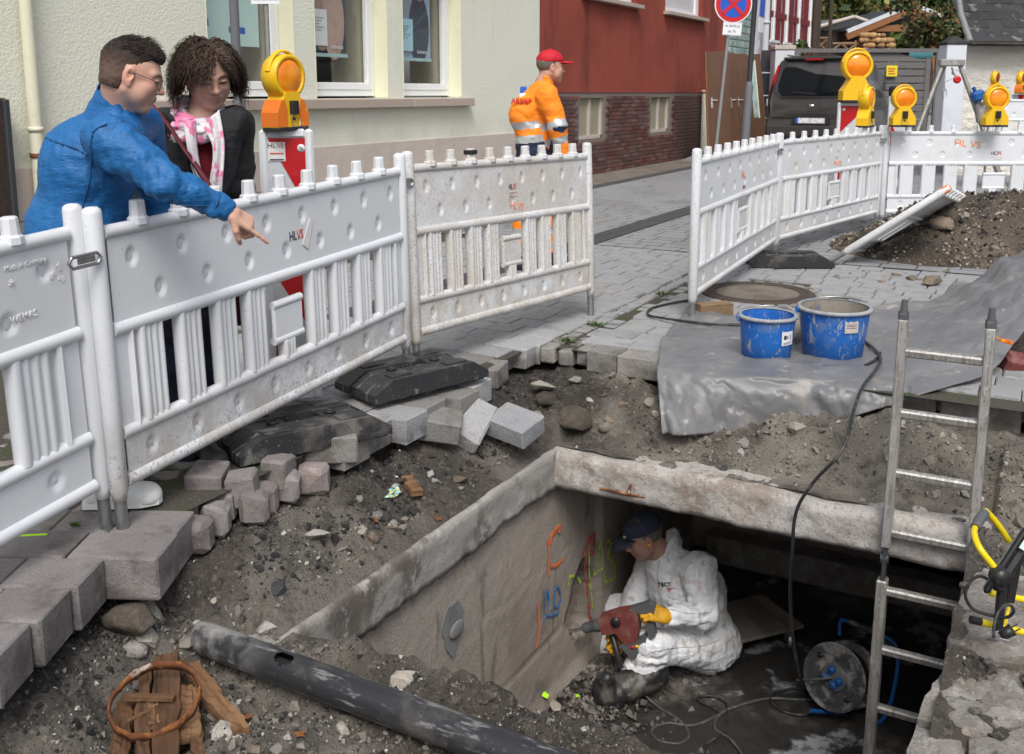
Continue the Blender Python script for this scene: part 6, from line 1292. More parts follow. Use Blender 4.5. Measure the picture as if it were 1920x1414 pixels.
# ---- heap of excavated earth
hp = D(1790, 500, 9.1); HX = np.arange(-1.75, 1.9, .022); HY = np.arange(-1.35, 1.5, .022); hx, hy_ = np.meshgrid(HX, HY, indexing='ij')
wx = hp[0] + hx * RGT[0] + hy_ * FWD[0]; wy = hp[1] + hx * RGT[1] + hy_ * FWD[1]
prof = .50 * sst(1.3, .1, np.sqrt(((hx - .1) / 1.05) ** 2 + ((hy_ - .15) / 1.0) ** 2)) + .40 * sst(1.1, .1, np.sqrt(((hx - 1.15) / .95) ** 2 + ((hy_ - .2) / .95) ** 2)) * .9
prof = np.maximum(prof, 0) ; hz_ = prof + (.05 * fbm(wx * 3, wy * 3, s=81) + .03 * np.abs(fbm(wx * 11, wy * 11, s=82)) + .01 * vnoise(wx * 40, wy * 40, s=83)) * sst(0, .12, prof) - .03
heap = stuff(npobj('earth_heap', np.stack([wx, wy, hz_], -1).reshape(-1, 3), np.stack([(ii := np.arange(hx.size).reshape(hx.shape))[:-1, :-1], ii[1:, :-1], ii[1:, 1:], ii[:-1, 1:]], -1).reshape(-1, 4), M['soil']))
def heap_z(a, b_): 
    i = np.clip(((a + 1.75) / .022).astype(int), 0, len(HX) - 1); j = np.clip(((b_ + 1.35) / .022).astype(int), 0, len(HY) - 1); return hz_[i, j]
vcol(heap, np.array([.085, .066, .05]) * (1 + .5 * fbm(wx * 2.5, wy * 2.5, s=86)).reshape(-1, 1) * np.ones((1, 3)))
n = 22000; a = rs.uniform(-1.6, 1.8, n); b_ = rs.uniform(-1.3, .9, n); zz = heap_z(a, b_); kp = (zz > .0) & (rs.rand(n) < .35 + .6 * sst(-.2, .4, fbm(a * 3, b_ * 3, s=84))); a, b_, zz = a[kp], b_[kp], zz[kp]
s = np.minimum(.009 + .014 * rs.exponential(1, len(a)), .08); pk_ = rs.rand(len(a)); brn = sst(.0, -.9, a) * sst(.45, .1, zz)
base = np.where((pk_ < .5 - .3 * brn)[:, None], np.array([.025, .025, .027]), np.where((pk_ < .75)[:, None], np.array([.15, .12, .09]), np.array([.36, .33, .3]))) * rs.uniform(.6, 1.3, (len(a), 1))
scatter('heap_gravel', np.stack([hp[0] + a * RGT[0] + b_ * FWD[0], hp[1] + a * RGT[1] + b_ * FWD[1], zz + s * .15], -1), s, base, None, 3)
gh = 'buff stones on the earth heap'
for k in range(110):
    a_, c_ = rn.uniform(-1.5, 1.5), rn.uniform(-1.25, .2); z_ = float(heap_z(np.array([a_]), np.array([c_]))[0])
    if z_ < -.02: continue
    s_h = min(.17, .045 + .04 * rn.expovariate(1)); stone(size_of(s_h * .55) + ' buff stone ' + ('high on the earth heap' if z_ > .3 else 'low on the earth heap') + (' under the lying panel' if a_ < -.4 else ' facing the tarp' if a_ < .5 else ' at its right end'), hp + RGT * a_ + FWD * c_ + V(0, 0, z_ - hp[2]), s_h, 'stone_brown' if rn.random() < .55 else 'stone_pale', rn.randrange(10), None, gh)
for k in range(14):
    stone('buff stone ' + ('by the grey base plate' if k < 3 else 'under the lying panel' if k < 6 else 'in the middle of the row' if k < 10 else 'near the tarp end') + ' along the foot of the heap', G(1575 + k * 15 + rn.uniform(-6, 6), 512 + rn.uniform(-6, 18), .0), rn.uniform(.06, .15), 'stone_brown' if k % 2 else 'stone_pale', rn.randrange(10), None, gh)
stone('large tan boulder near the top of the heap, below the lying barrier panel', D(1766, 425, 8.75), .26, 'stone_brown', 0, (.2, .1, .8), None, 'boulder', .2, PEB[0])
stone('buff stone with a pale top at the foot of the heap', G(1747, 535, .0), .19, 'stone_brown', 4, (0, 0, .5), None, 'boulder', .1)
# ---- black pipe
pa, pb = G(376, 1194, -.328), G(1300, 1537, -.328); Lp_ = np.linalg.norm(pb - pa); dp_ = nrm(pb - pa)
pp_ = thing('plastic_pipe', 'long black plastic pipe with a drilled hole lying along the pit', 'pipe', pa, math.atan2(dp_[1], dp_[0]))
rp = .0525; hx0 = .385; P = []; mask = []
nx, na = 200, 44
for i in range(nx + 1):
    xx = Lp_ * i / nx; P.append([(xx, rp * math.cos(2 * math.pi * k / na), rp * math.sin(2 * math.pi * k / na)) for k in range(na)])
P = np.array(P); mk = np.ones((nx, na), bool)
for i in range(nx):
    for k in range(na):
        an = 2 * math.pi * (k + .5) / na; an0 = R(112); ds = ((an - an0 + math.pi) % (2 * math.pi) - math.pi) * rp; dx = Lp_ * (i + .5) / nx - hx0
        if (dx / .034) ** 2 + (ds / .022) ** 2 < 1: mk[i, k] = False
MB().grid(P, True, True, mk).build('tube', M['pipe_black'], pp_)
Pi = P[::8].copy(); Pi[..., 1:] *= .5; MB().grid(Pi, True, True).build('shade_core', M['room_dark'], pp_)  # near-black core added as painted shade, so hole and hollow look dark
MB().lathe([(rp, 0), (rp * .9, 0)], na, Matrix.Rotation(R(90), 4, 'Y')).build('cut_end', M['pipe_dust'], pp_)
# ---- rotten planks and rusty hoop
def plank(label, pts, w_, t, m='wood_old', name='rotten_plank', rough=.006):
    b = MB(); pts = [np.asarray(p, float) for p in pts]; d_ = nrm(pts[-1] - pts[0]); sd = nrm(np.cross(d_, V(0, 0, 1))); up = np.cross(sd, d_); sd = -sd; up = np.cross(d_, sd); n_ = 14; rows = []
    for i in range(n_ + 1):
        f = i / n_ * (len(pts) - 1); k = min(int(f), len(pts) - 2); c = pts[k] + (pts[k + 1] - pts[k]) * (f - k); e = 1 - .35 * max(0, 1 - i / 1.5) * rn.random()
        j = lambda: rn.uniform(-rough, rough)
        w2 = w_ / 2 * e; rows.append([c - sd * (w2 + j()) + up * (t / 2), c - sd * w2 * .35 + up * (t / 2 + j()), c + sd * w2 * .3 + up * (t / 2 - abs(j())), c + sd * (w2 + j()) + up * (t / 2), c + sd * (w2 + j()) - up * t / 2, c - sd * (w2 + j()) - up * t / 2])
    base = pts[0]; Mx_ = np.stack([d_, sd, up], 1); Rw = (np.array(rows) - base) @ Mx_; b.grid(Rw, False, True); b.f += [tuple(range(6)), tuple(6 * n_ + k for k in range(6))]; b.sm += [False] * 2; b.mi += [0] * 2
    o = b.build(name, M[m], None, base); o.rotation_euler = Matrix(Mx_.tolist()).to_euler(); return tag(o, label, 'plank')
g = lambda u, v, z=-.36: G(u, v, z)
plank('widest rotten plank running up through the rusty hoop', [g(313, 1192, -.33), g(312, 1300, -.35), g(311, 1450, -.36)], .072, .03)
plank('thin grey-brown batten left of the widest rotten plank', [g(279, 1232, -.345), g(268, 1320, -.35), g(268, 1440, -.37)], .038, .025)
plank('split board under the right side of the rusty hoop', [g(346, 1290, -.36), g(352, 1388, -.37)], .072, .022, 'wood_split')
plank('narrow slat beside the split board at the bottom of the photo', [g(368, 1360, -.375), g(374, 1450, -.38)], .03, .02, 'wood_old')
plank('square rotten batten lying diagonally right of the rusty hoop', [g(360, 1254, -.35), g(405, 1320, -.36), g(455, 1378, -.37)], .05, .042, 'wood_split')
plank('short stake end leaning behind the rusty hoop', [g(340, 1240, -.33), g(372, 1285, -.35)], .03, .02, 'wood_old')
plank('dark rotten board at the bottom left under the rusty hoop', [g(236, 1300, -.375), g(222, 1430, -.385)], .05, .02, 'wood_old')
plank('thin splinter lying across the planks inside the hoop', [g(228, 1307, -.325), g(327, 1309, -.325)], .022, .012, 'wood_old', 'wood_splinter', .002)
plank('pale sliver of wood in the hoop below the splinter', [g(238, 1352, -.34), g(284, 1330, -.335)], .01, .006, 'wood_split', 'wood_splinter', .001)
plank('small broken stick under the hoop beside the widest plank', [g(285, 1318, -.345), g(288, 1362, -.35)], .03, .02, 'wood_split', 'wood_splinter', .003)
b = MB(); hpz = g(290, 1312, -.305); nv_ = 60; rw = []
ax_u = RGT; ax_v = nrm(FWD * math.cos(R(16)) + V(0, 0, 1) * math.sin(R(16))); nn = np.cross(ax_u, ax_v); r_h = .126
for k in range(nv_):
    t = 2 * math.pi * k / nv_; c = ax_u * math.cos(t) * r_h * 1.0 + ax_v * math.sin(t) * r_h * 1.02; rad = nrm(c); j = .0035 * float(vnoise(k * .6, 3.)); wd_ = .013 + .004 * float(vnoise(k * .4, 9.))
    rw.append([c + rad * (.004 + j) - nn * wd_, c + rad * (.004 + j) + nn * wd_, c + rad * (j - .003) + nn * wd_, c + rad * (j - .003) - nn * wd_])
rw.append(rw[0]); b.grid(np.array(rw), True, True); o = b.build('rusty_hoop', M['rust'], None, hpz); tag(o, 'rusty iron hoop lying on the rotten planks', 'hoop')
# ---- small litter
p = S(772, 918) + V(0, 0, .018); o = MB().box((0, 0, 0), (.055, .15, .03), ch=.003).build('wood_offcut', M['wood_split'], None, p, (.1, .05, .95)); tag(o, 'short brown offcut of wood lying on the dug shelf', 'wood offcut')
p = S(730, 930) + V(0, 0, .012); b = MB(); o = MB().grid(np.array([[(-.025 + .01 * math.sin(j), -.05 + j * .02, .006 * math.sin(i * 2 + j)) if i == 0 else (-.025 + i * .0125, -.05 + j * .02, .01 * math.sin(i * 1.7 + j * 1.3)) for j in range(6)] for i in range(5)]), False).build('foil_packet', mat('foil_packet', (.25, .5, .5), .35, layers=[('cell', 90, .5, .55, (.02, .05, .08), .9), ('cell', 120, .8, .82, (.7, .6, .1), .9)]), None, p, (.2, .3, -.5)); tag(o, 'crumpled teal foil packet left of the wood offcut', 'packet')
def leaf(label, u, v, s, m='leaf_dead', g_=None):
    p = S(u, v) + V(0, 0, .012); pts = []; b = MB()
    for k in range(14): a = 2 * math.pi * k / 14; r_ = s * (1 if k % 2 == 0 else .55) * (1.2 if k == 0 else .8); pts.append((r_ * math.cos(a), r_ * math.sin(a), .25 * r_ * math.sin(a * 1.5 + 1)))
    b.add(pts + [(0, 0, .004)], [(k, (k + 1) % 14, 14) for k in range(14)]); o = b.build('dead_leaf', M[m], None, p, (rn.uniform(-.4, .4), rn.uniform(-.3, .3), rn.uniform(0, 6))); return tag(o, label, 'leaf', g_)
leaf('large rust-brown dead leaf on the dug shelf', 700, 980, .035); leaf('dead leaf with lobes beside the concrete beam', 822, 976, .028); leaf('brown dead leaf right of the square batten', 462, 1352, .03); leaf('dead leaf at the foot of the pipe near the bottom', 562, 1382, .028)
leaf('orange-brown leaf on the gutter setts at the paving lip', 1104, 652, .02)
# ---- plants in the joints
def tuft(label, u, v, n_, s, z=0.0):
    p = G(u, v, z); rs2 = np.random.RandomState(int(u)); v_ = []; f_ = []
    for k in range(n_):
        a = rs2.uniform(0, 6.28); r_ = rs2.uniform(0, s * 1.8); h = rs2.uniform(.3, 1) * s; c = V(r_ * math.cos(a), r_ * math.sin(a) * .6, 0); d_ = V(math.cos(a * 3), math.sin(a * 3), 0); e = np.cross(d_, V(0, 0, 1)) * .004
        i0 = len(v_); v_ += [c - e, c + e, c + d_ * s * .7 + V(0, 0, h)]; f_.append((i0, i0 + 1, i0 + 2))
    o = npobj('weed_tuft', np.array(v_), np.array(f_), M['leaf'], None, False); o.location = tuple(p); vcol(o, np.array([.06, .1, .02]) * np.ones((len(v_), 1))); return tag(o, label, 'weed')
for i, (u, v, n_, s, lab) in enumerate(((1062, 640, 90, .035, 'weed tuft in the gutter setts at the lip of the dig'), (1115, 610, 90, .035, 'weed tuft midway along the gutter setts'), (1243, 553, 90, .04, 'weed tuft in the gutter near the standing barrier post'), (365, 888, 120, .03, 'green moss and weeds between the rounded setts'), (400, 898, 120, .03, 'weeds beside the black shoe between the setts'), (140, 985, 60, .012, 'strip of moss in the joint of the reddish blocks'))): tuft(lab, u, v, n_, s)
o = MB().box((0, 0, 0), (.09, .012, .0015), (0, 0, 0)).build('spray_mark', M['green_blob'], None, G(62, 1003, .003), (0, 0, YAW + .1)); tag(o, 'yellow-green spray dash on the reddish paving blocks', 'paint mark')
# ---- ladder
lad = thing('ladder', 'weathered aluminium folding ladder standing in the pit', 'ladder', (-.55, 4.17, FZ)); ux, vx = -.533, -.197
def lp(x, z): return V(x, 4.365 + .07 * (z + .4), z)
zh = -.55; 
for nm, x in (('left', ux), ('right', vx)):
    for (z0, z1, wd_) in ((zh + .05, .50, .040), (-1.84, zh - .10, .044)):
        a_, c_ = lp(x + (0.0 if z0 > zh else -.004), z0), lp(x + (.004 if z0 > zh else 0), z1); L = np.linalg.norm(c_ - a_); an = math.atan2(c_[1] - a_[1], c_[2] - a_[2])
        MB().box((0, 0, 0), (.038 if z0 > zh else .044, wd_ + .025, L), ch=.005).build('rail', M['alu'], lad, rel((a_ + c_) / 2, lad), (-an, 0, 0))
    c_ = lp(x, zh - .025); MB().box(tuple(rel(c_, lad)), (.018, .05, .19), (R(-4), 0, 0), .004).tube([rel(c_ + V(-.016, 0, .02), lad), rel(c_ + V(.016, 0, .02), lad)], .026, 14).build('hinge', M['metal_dark'], lad)
    c_ = lp(x, .50); MB().tube([rel(c_, lad), rel(c_ + V(0, .0, .035), lad)], .022, 10).box(tuple(rel(c_ + V(0, 0, .015), lad)), (.03, .055, .03), ch=.003).tube([rel(c_ + V(0, 0, .035), lad), rel(c_ + V(0, .0, .085), lad)], [.016, .012], 10).build('end_fitting', M['grey_plastic'], lad)
for z in (.36, .095, -.17, -.435, -.70, -.97, -1.24, -1.51, -1.76):
    a_, c_ = lp(ux + .01, z), lp(vx - .01, z); MB().box(tuple(rel((a_ + c_) / 2, lad)), (np.linalg.norm(c_ - a_), .036, .036), (R(8), 0, 0), .007).build('rung', M['alu'], lad)
# ---- trolley
tq = [G(1508, 1174, -1.70), G(1430, 1115, -1.70)]; ex = nrm((tq[0] - tq[1]) * V(1, 1, 0)); ey = V(-ex[1], ex[0], 0)
Lw = np.linalg.norm(tq[0] - tq[1]); trl = thing('trolley', 'small plywood trolley board on castors under the seated worker', 'trolley', (tq[0][0], tq[0][1], FZ), math.atan2(ex[1], ex[0]))
MB().box((-Lw / 2, -.35, .145), (Lw, .70, .022), ch=.003).build('board', M['plywood'], trl)
for x, y in ((-.06, -.07), (-.06, -.60), (-Lw + .06, -.07), (-Lw + .06, -.60)):
    cs = MB().box((x, y, .115), (.06, .05, .035), ch=.006).build('castor', M['zinc'], trl); MB().lathe([(0, -.014), (.042, -.014), (.048, -.008), (.048, .008), (.042, .014), (0, .014)], 18, Matrix.Translation((x + .02, y, .05)) @ Matrix.Rotation(R(55), 4, 'Z') @ Matrix.Rotation(R(90), 4, 'Y'), smooth=False).box((x, y, .08), (.012, .05, .07)).build('wheel', M['zinc'], cs)
# ---- cable drum
dc = D(1563, 1270, 4.84); ax = nrm(-FWD * .62 - RGT * .66 + V(0, 0, .30)); ax = nrm(ax); up_ = nrm(V(0, 0, 1) - ax * ax[2]); sd_ = np.cross(up_, ax)
drm = thing('cable_drum', 'dusty cable drum with blue tubular stand in the pit', 'cable drum', dc); drm.rotation_euler = Matrix((sd_, up_, ax)).transposed().to_euler()
rd = .175; MB().lathe([(0, .0), (.06, .0), (.07, -.008), (.11, -.004), (.14, .0), (.152, -.006), (.165, .0), (rd, .004), (rd + .003, -.004), (rd - .002, -.014), (.05, -.014)], 40).build('front_flange', M['drum'], drm)
MB().lathe([(.05, -.165), (rd - .01, -.165), (rd + .002, -.172), (rd, -.18), (.05, -.18)], 40).build('rear_flange', M['drum'], drm)
b = MB(); prf = [(.06, -.012)]
for k in range(10): prf += [(.125 + .008, -.02 - k * .0145), (.125, -.027 - k * .0145)]
b.lathe(prf + [(.06, -.168)], 32).build('wound_cable', M['cable'], drm)
MB().lathe([(0, .012), (.06, .01), (.072, .002)], 24).build('hub', M['grey_plastic'], drm)
for a in (110, 200, 290, 350): MB().lathe([(0, .03), (.018, .028), (.022, .01)], 14, Matrix.Translation((.038 * math.cos(R(a)), .038 * math.sin(R(a)), 0))).build('socket', M['blue_steel'], drm)
for a in (140, 320): MB().lathe([(0, .002), (.015, .003), (.016, -.002)], 12, Matrix.Translation((.125 * math.cos(R(a)), .125 * math.sin(R(a)), .002))).build('flange_hole', M['black_plastic'], drm)
b = MB(); fr_ = [(-.11, .17, -.21), (-.12, .24, -.21), (-.08, .262, -.2), (.09, .262, -.2), (.20, .235, -.21), (.235, .1, -.21), (.225, -.12, -.21), (.16, -.20, -.2), (.02, -.205, -.14), (-.03, -.2, -.02), (-.06, -.2, .05)]
b.tube([cr_interp([np.array(q) for q in fr_], t) for t in np.linspace(0, 1, 50)], .0115, 8).build('stand', M['blue_steel'], drm)
MB().tube([(-.07, .2625, -.2), (.10, .2625, -.2)], .016, 10).build('grip', M['drum'], drm)
b = MB().tube([(0, 0, .02), (-.03, -.015, .07), (-.1, -.05, .07), (-.18, -.09, .03)], .0075, 7).build('plug_cable', M['cable_grey'], drm)
# ---- cables
def cable(label, pts, r=.0065, m='cable', name='cable'):
    P = [np.asarray(p, float) for p in pts]; Q = [cr_interp(P, t) for t in np.linspace(0, 1, len(P) * 9)]
    o = MB().tube([q - P[0] for q in Q], r, 8).build(name, M[m], None, P[0]); return tag(o, label, 'cable')
gz = lambda u, v, z=FZ + .012: G(u, v, z)
cable('black cable hanging from the tarp over the slab down to the cable drum', [G(1622, 640, .03), G(1640, 655, .035), G(1651, 672, .045), G(1643, 692, .05), G(1618, 725, .04), WY(1602, 765, 4.62), WY(1580, 842, 4.36), WY(1525, 905, 4.34), WY(1493, 960, 4.34), WY(1485, 1040, 4.36), WY(1482, 1120, 4.5), WY(1487, 1200, 4.62), WY(1500, 1270, 4.75), gz(1512, 1298), gz(1540, 1304)], .008)
cable('short cable end with a plug on the tarp right of the large bucket', [G(1650, 662, .04), G(1640, 676, .03), G(1622, 686, .025)], .0095)
cable('black cable lying on the paving and tarp left of the smaller bucket', [G(1400, 609, .03), G(1340, 608, .03), G(1290, 603, .03), G(1240, 596, .02), G(1215, 590, .012), G(1222, 578, .012), G(1262, 568, .012), G(1300, 562, .012)], .008)
cable('grey drill cable running in loops over the pit floor', [gz(1190, 1262, -1.72), gz(1200, 1292, -1.78), gz(1230, 1322), gz(1275, 1352), gz(1292, 1378), gz(1272, 1394), gz(1235, 1388), gz(1222, 1370), gz(1250, 1356), gz(1300, 1360), gz(1345, 1342), gz(1365, 1330)], .0075, 'cable_grey')
cable('dark cable looping between drum and bottom of the photo', [gz(1545, 1310), gz(1500, 1312), gz(1440, 1310), gz(1390, 1322), gz(1352, 1338), gz(1340, 1365), gz(1368, 1385), gz(1385, 1405), gz(1400, 1430)], .0085, 'cable_grey')
cable('black loop of cable left of the cable drum', [gz(1530, 1296), gz(1490, 1292), gz(1452, 1300), gz(1446, 1316), gz(1470, 1334), gz(1510, 1340), gz(1550, 1322)], .008)
cable('black knotted cable coil in the middle of the pit floor', [gz(1362, 1340), gz(1362, 1320), gz(1340, 1306), gz(1312, 1306), gz(1310, 1314), gz(1335, 1326), gz(1356, 1345), gz(1362, 1370), gz(1340, 1385), gz(1322, 1400), gz(1330, 1430)], .008)
# ---- work light
wd0 = 3.25; W = lambda u, v, d=wd0: D(u, v, d - .22)
wl0 = W(1870, 1195); wl = thing('work_light', 'black floodlight on a yellow tubular stand at the right edge of the photo', 'work light', (wl0[0], wl0[1], -.37)); q_ = lambda *a: rel(W(*a), wl)
def bend(pts, r, nm, m, n_=40): return MB().tube([cr_interp([np.array(p) for p in pts], t) for t in np.linspace(0, 1, n_)], r, 10).build(nm, M[m], wl)
bend([q_(1892, 1015, 3.34), q_(1872, 985, 3.34), q_(1852, 962, 3.33), q_(1846, 960, 3.31), q_(1836, 972, 3.28), q_(1828, 990, 3.25), q_(1827, 1004, 3.2), q_(1838, 1030, 3.14), q_(1868, 1068, 3.12)], .0105, 'handle', 'yellow_paint')
MB().tube([q_(1846, 962, 3.31), q_(1837, 974, 3.28), q_(1829, 990, 3.25)], .0165, 12).build('grip', M['grey_plastic'], wl)
MB().tube([q_(1826, 1163), q_(1925, 1187)], .0115, 12).build('foot_bar', M['yellow_paint'], wl); MB().tube([q_(1820, 1161.5), q_(1839, 1166)], .0135, 12).build('foot_cap', M['black_plastic'], wl)
MB().tube([q_(1856, 1112, 3.42), q_(1930, 1126, 3.42)], .0115, 12).build('foot_bar', M['yellow_paint'], wl); MB().tube([q_(1885, 1167, 3.25), q_(1896, 1118, 3.42)], .006, 8).build('stay', M['yellow_paint'], wl)
c0, c1 = W(1847, 1112, 3.22), W(1925, 992, 3.26); axx = nrm(c1 - c0); nrm_ = nrm(np.cross(axx, CAMP - (c0 + c1) / 2)); nrm_ = nrm_ if nrm_[0] > 0 else -nrm_; dpt = np.cross(axx, nrm_)
hd_ = MB().box((0, 0, 0), (.022, .15, np.linalg.norm(c1 - c0)), ch=.008).box((.022, 0, .0), (.04, .11, np.linalg.norm(c1 - c0) * .8), ch=.012).build('lamp_housing', M['black_plastic'], wl, rel((c0 + c1) / 2, wl)); hd_.rotation_euler = Matrix((nrm_, dpt, axx)).transposed().to_euler()
MB().box((-.012, 0, 0), (.004, .13, np.linalg.norm(c1 - c0) * .9)).build('front_glass', M['grey_plastic'], hd_); box('label', (.02, -.08, .07), (.02, .004, .03), M['poster_mint'], hd_)
MB().lathe([(0, .02), (.028, .018), (.03, 0), (.03, -.02)], 14, Matrix.Rotation(R(90), 4, 'X')).build('clamp_knob', M['black_plastic'], wl, q_(1876, 1082, 3.10), (0, 0, YAW))
MB().box((0, 0, 0), (.026, .02, .19), ch=.003).build('bracket', M['black_plastic'], wl, q_(1876, 1130, 3.2), (0, 0, YAW)); MB().box((0, 0, 0), (.03, .02, .17), (0, R(5), 0), .003).build('bracket', M['black_plastic'], wl, q_(1900, 1085, 3.3), (0, 0, YAW))
bend([q_(1858, 1090, 3.2), q_(1838, 1080, 3.2), q_(1820, 1090, 3.2), q_(1810, 1115, 3.2), q_(1822, 1140, 3.2), q_(1850, 1152, 3.18), q_(1885, 1158, 3.14), q_(1900, 1148, 3.12), q_(1896, 1136, 3.12), q_(1882, 1136, 3.12), q_(1870, 1152, 3.1), q_(1864, 1175, 3.08), q_(1863, 1194, 3.05)], .0052, 'flex', 'cable', 90)
pg_ = MB().lathe([(0, -.03), (.012, -.03), (.018, -.01), (.019, .012), (.0, .012)], 12).tube([(-.009, 0, .01), (-.009, 0, .034)], .0025, 6).tube([(.009, 0, .01), (.009, 0, .034)], .0025, 6).build('plug', M['black_plastic'], wl, q_(1892, 1184, 3.08), (0, R(60), YAW))
box('tag', (0, 0, 0), (.03, .001, .02), M['paper'], wl, (R(50), .3, YAW)).location = q_(1880, 1200, 3.05)
# ---- low mound of spoil that carries the lifted end of the tarp
mx_, my_ = np.meshgrid(np.arange(-.75, 1.5, .025), np.arange(5.55, 8.4, .025), indexing='ij')
mz_ = .40 * sst(1.0, .0, np.sqrt(((mx_ - .40) / 1.0) ** 2 + ((my_ - 7.0) / 1.25) ** 2)) * (1 + .25 * fbm(mx_ * 5, my_ * 5, s=95) * sst(.05, .5, mx_)) - .03
md_ = stuff(npobj('spoil_mound', np.stack([mx_, my_, mz_], -1).reshape(-1, 3), np.stack([(jj := np.arange(mx_.size).reshape(mx_.shape))[:-1, :-1], jj[1:, :-1], jj[1:, 1:], jj[:-1, 1:]], -1).reshape(-1, 4), M['soil'])); vcol(md_, np.array([.06, .05, .042]) * np.ones((mx_.size, 1)))
# ================================================================ PEOPLE: one continuous surface per body, clothes as their own pieces
class Field:
    """signed distance grid; shapes melt together, then a dual-grid surface is drawn over it"""
    def __init__(s, lo, hi, h):
        s.lo = np.array(lo, float); s.h = h; s.n = np.ceil((np.array(hi) - s.lo) / h).astype(int) + 1; s.f = np.full(tuple(s.n), 1.0, np.float32)
    def _sub(s, lo, hi, pad):
        a = np.clip(np.floor((np.array(lo) - pad - s.lo) / s.h).astype(int), 0, s.n - 1); b = np.clip(np.ceil((np.array(hi) + pad - s.lo) / s.h).astype(int) + 1, 1, s.n)
        if (b <= a).any(): return None, None
        ax = [s.lo[i] + s.h * np.arange(a[i], b[i]) for i in range(3)]
        return tuple(slice(a[i], b[i]) for i in range(3)), np.stack(np.meshgrid(*ax, indexing='ij'), -1)
    def mix(s, d, sl, k, op):
        f = s.f[sl]
        if op == 'add':
            if k <= 0: s.f[sl] = np.minimum(f, d)
            else: hh = np.clip(.5 + .5 * (f - d) / k, 0, 1); s.f[sl] = f + (d - f) * hh - k * hh * (1 - hh)
        else:
            hh = np.clip(.5 - .5 * (f + d) / max(k, 1e-5), 0, 1); s.f[sl] = f + (-d - f) * hh + k * hh * (1 - hh)
    def cone(s, a, b, r1, r2, k=.02, op='add', flat=None):
        a = np.asarray(a, float); b = np.asarray(b, float); rm = max(r1, r2)
        sl, P = s._sub(np.minimum(a, b) - rm, np.maximum(a, b) + rm, .03 + k)
        if sl is None: return s
        ab = b - a; t = np.clip(((P - a) @ ab) / (ab @ ab + 1e-12), 0, 1); q = P - a - t[..., None] * ab
        if flat is not None:      # flatten along a direction
            ax, fa = flat; ax = nrm(ax); c = q @ ax; q = q + ax * (c * (1 / fa - 1))[..., None]
        d = np.linalg.norm(q, axis=-1) - (r1 + (r2 - r1) * t); s.mix(d.astype(np.float32), sl, k, op); return s
    def ball(s, c, r, k=.02, op='add', Rm=None):
        c = np.asarray(c, float); r = np.array(r if hasattr(r, '__len__') else (r, r, r), float); sl, P = s._sub(c - r.max(), c + r.max(), .03 + k)
        if sl is None: return s
        q = P - c
        if Rm is not None: q = q @ Rm
        k0 = np.linalg.norm(q / r, axis=-1); k1 = np.linalg.norm(q / (r * r), axis=-1) + 1e-9; s.mix((k0 * (k0 - 1) / k1).astype(np.float32), sl, k, op); return s
    def chain(s, pts, rs_, k=.02):
        for i in range(len(pts) - 1): s.cone(pts[i], pts[i + 1], rs_[i], rs_[i + 1], k)
        return s
    def cut(s, p, n):         # keep the side the normal points to
        _, P = s._sub(s.lo, s.lo + s.h * s.n, 0); d = -((P - np.asarray(p, float)) @ nrm(n)); s.f = np.maximum(s.f, d[:s.n[0], :s.n[1], :s.n[2]].astype(np.float32)); return s
    def wrinkle(s, amp, sc_, seed=0, vec=(1, 1, 1), where=None):
        m = np.abs(s.f) < .06; I = np.nonzero(m); P = s.lo + s.h * np.stack(I, -1); q = P * np.array(vec) * sc_
        w_ = 1 - 2 * np.abs(fbm(q[:, 0], q[:, 1], q[:, 2], 3, seed)); a = amp
        if where is not None: a = amp * where(P)
        s.f[I] += (a * w_).astype(np.float32); return s
    def surf(s):
        f = s.f; ins = f < 0; A = ins[:-1, :-1, :-1]; cnt = np.zeros(A.shape, np.int8)
        for dx in (0, 1):
            for dy in (0, 1):
                for dz in (0, 1): cnt += ins[dx:dx + A.shape[0], dy:dy + A.shape[1], dz:dz + A.shape[2]]
        act = (cnt > 0) & (cnt < 8); I = np.stack(np.nonzero(act), -1); pos = np.zeros((len(I), 3)); num = np.zeros(len(I))
        c8 = [(dx, dy, dz) for dx in (0, 1) for dy in (0, 1) for dz in (0, 1)]
        for a in c8:
            for ax in range(3):
                if a[ax]: continue
                b = list(a); b[ax] = 1; fa = f[I[:, 0] + a[0], I[:, 1] + a[1], I[:, 2] + a[2]]; fb = f[I[:, 0] + b[0], I[:, 1] + b[1], I[:, 2] + b[2]]
                x = (fa < 0) != (fb < 0); t = np.where(x, fa / (fa - fb + 1e-12), 0); p = np.tile(np.array(a, float), (len(I), 1)); p[:, ax] += t; pos[x] += p[x]; num += x
        V_ = s.lo + s.h * (I + pos / num[:, None]); idx = np.full(A.shape, -1, np.int64); idx[tuple(I.T)] = np.arange(len(I)); F_ = []
        for ax in range(3):
            o = [0, 1, 2]; o.remove(ax); lo = [slice(None)] * 3; hi = [slice(None)] * 3; lo[ax] = slice(0, -1); hi[ax] = slice(1, None)
            x = ins[tuple(lo)] != ins[tuple(hi)]; J = np.stack(np.nonzero(x), -1); J = J[((J[:, o] > 0) & (J[:, o] < np.array(A.shape)[o])).all(1)]
            if not len(J): continue
            g_ = lambda d0, d1: idx[tuple((J - np.eye(3, dtype=int)[o[0]] * d0 - np.eye(3, dtype=int)[o[1]] * d1).T)]
            q = np.stack([g_(1, 1), g_(0, 1), g_(0, 0), g_(1, 0)], -1); fl = ins[tuple(J.T)]
            if ax == 1: fl = ~fl
            q[~fl] = q[~fl][:, ::-1]; F_.append(q)
        F_ = np.concatenate(F_); F_ = F_[(F_ >= 0).all(1)]; return V_, F_
    def build(s, name, m, parent, col=None):
        v, f = s.surf(); o = npobj(name, v - np.array(parent.location), f, m, parent)
        if col is not None: vcol(o, col(v))
        return o
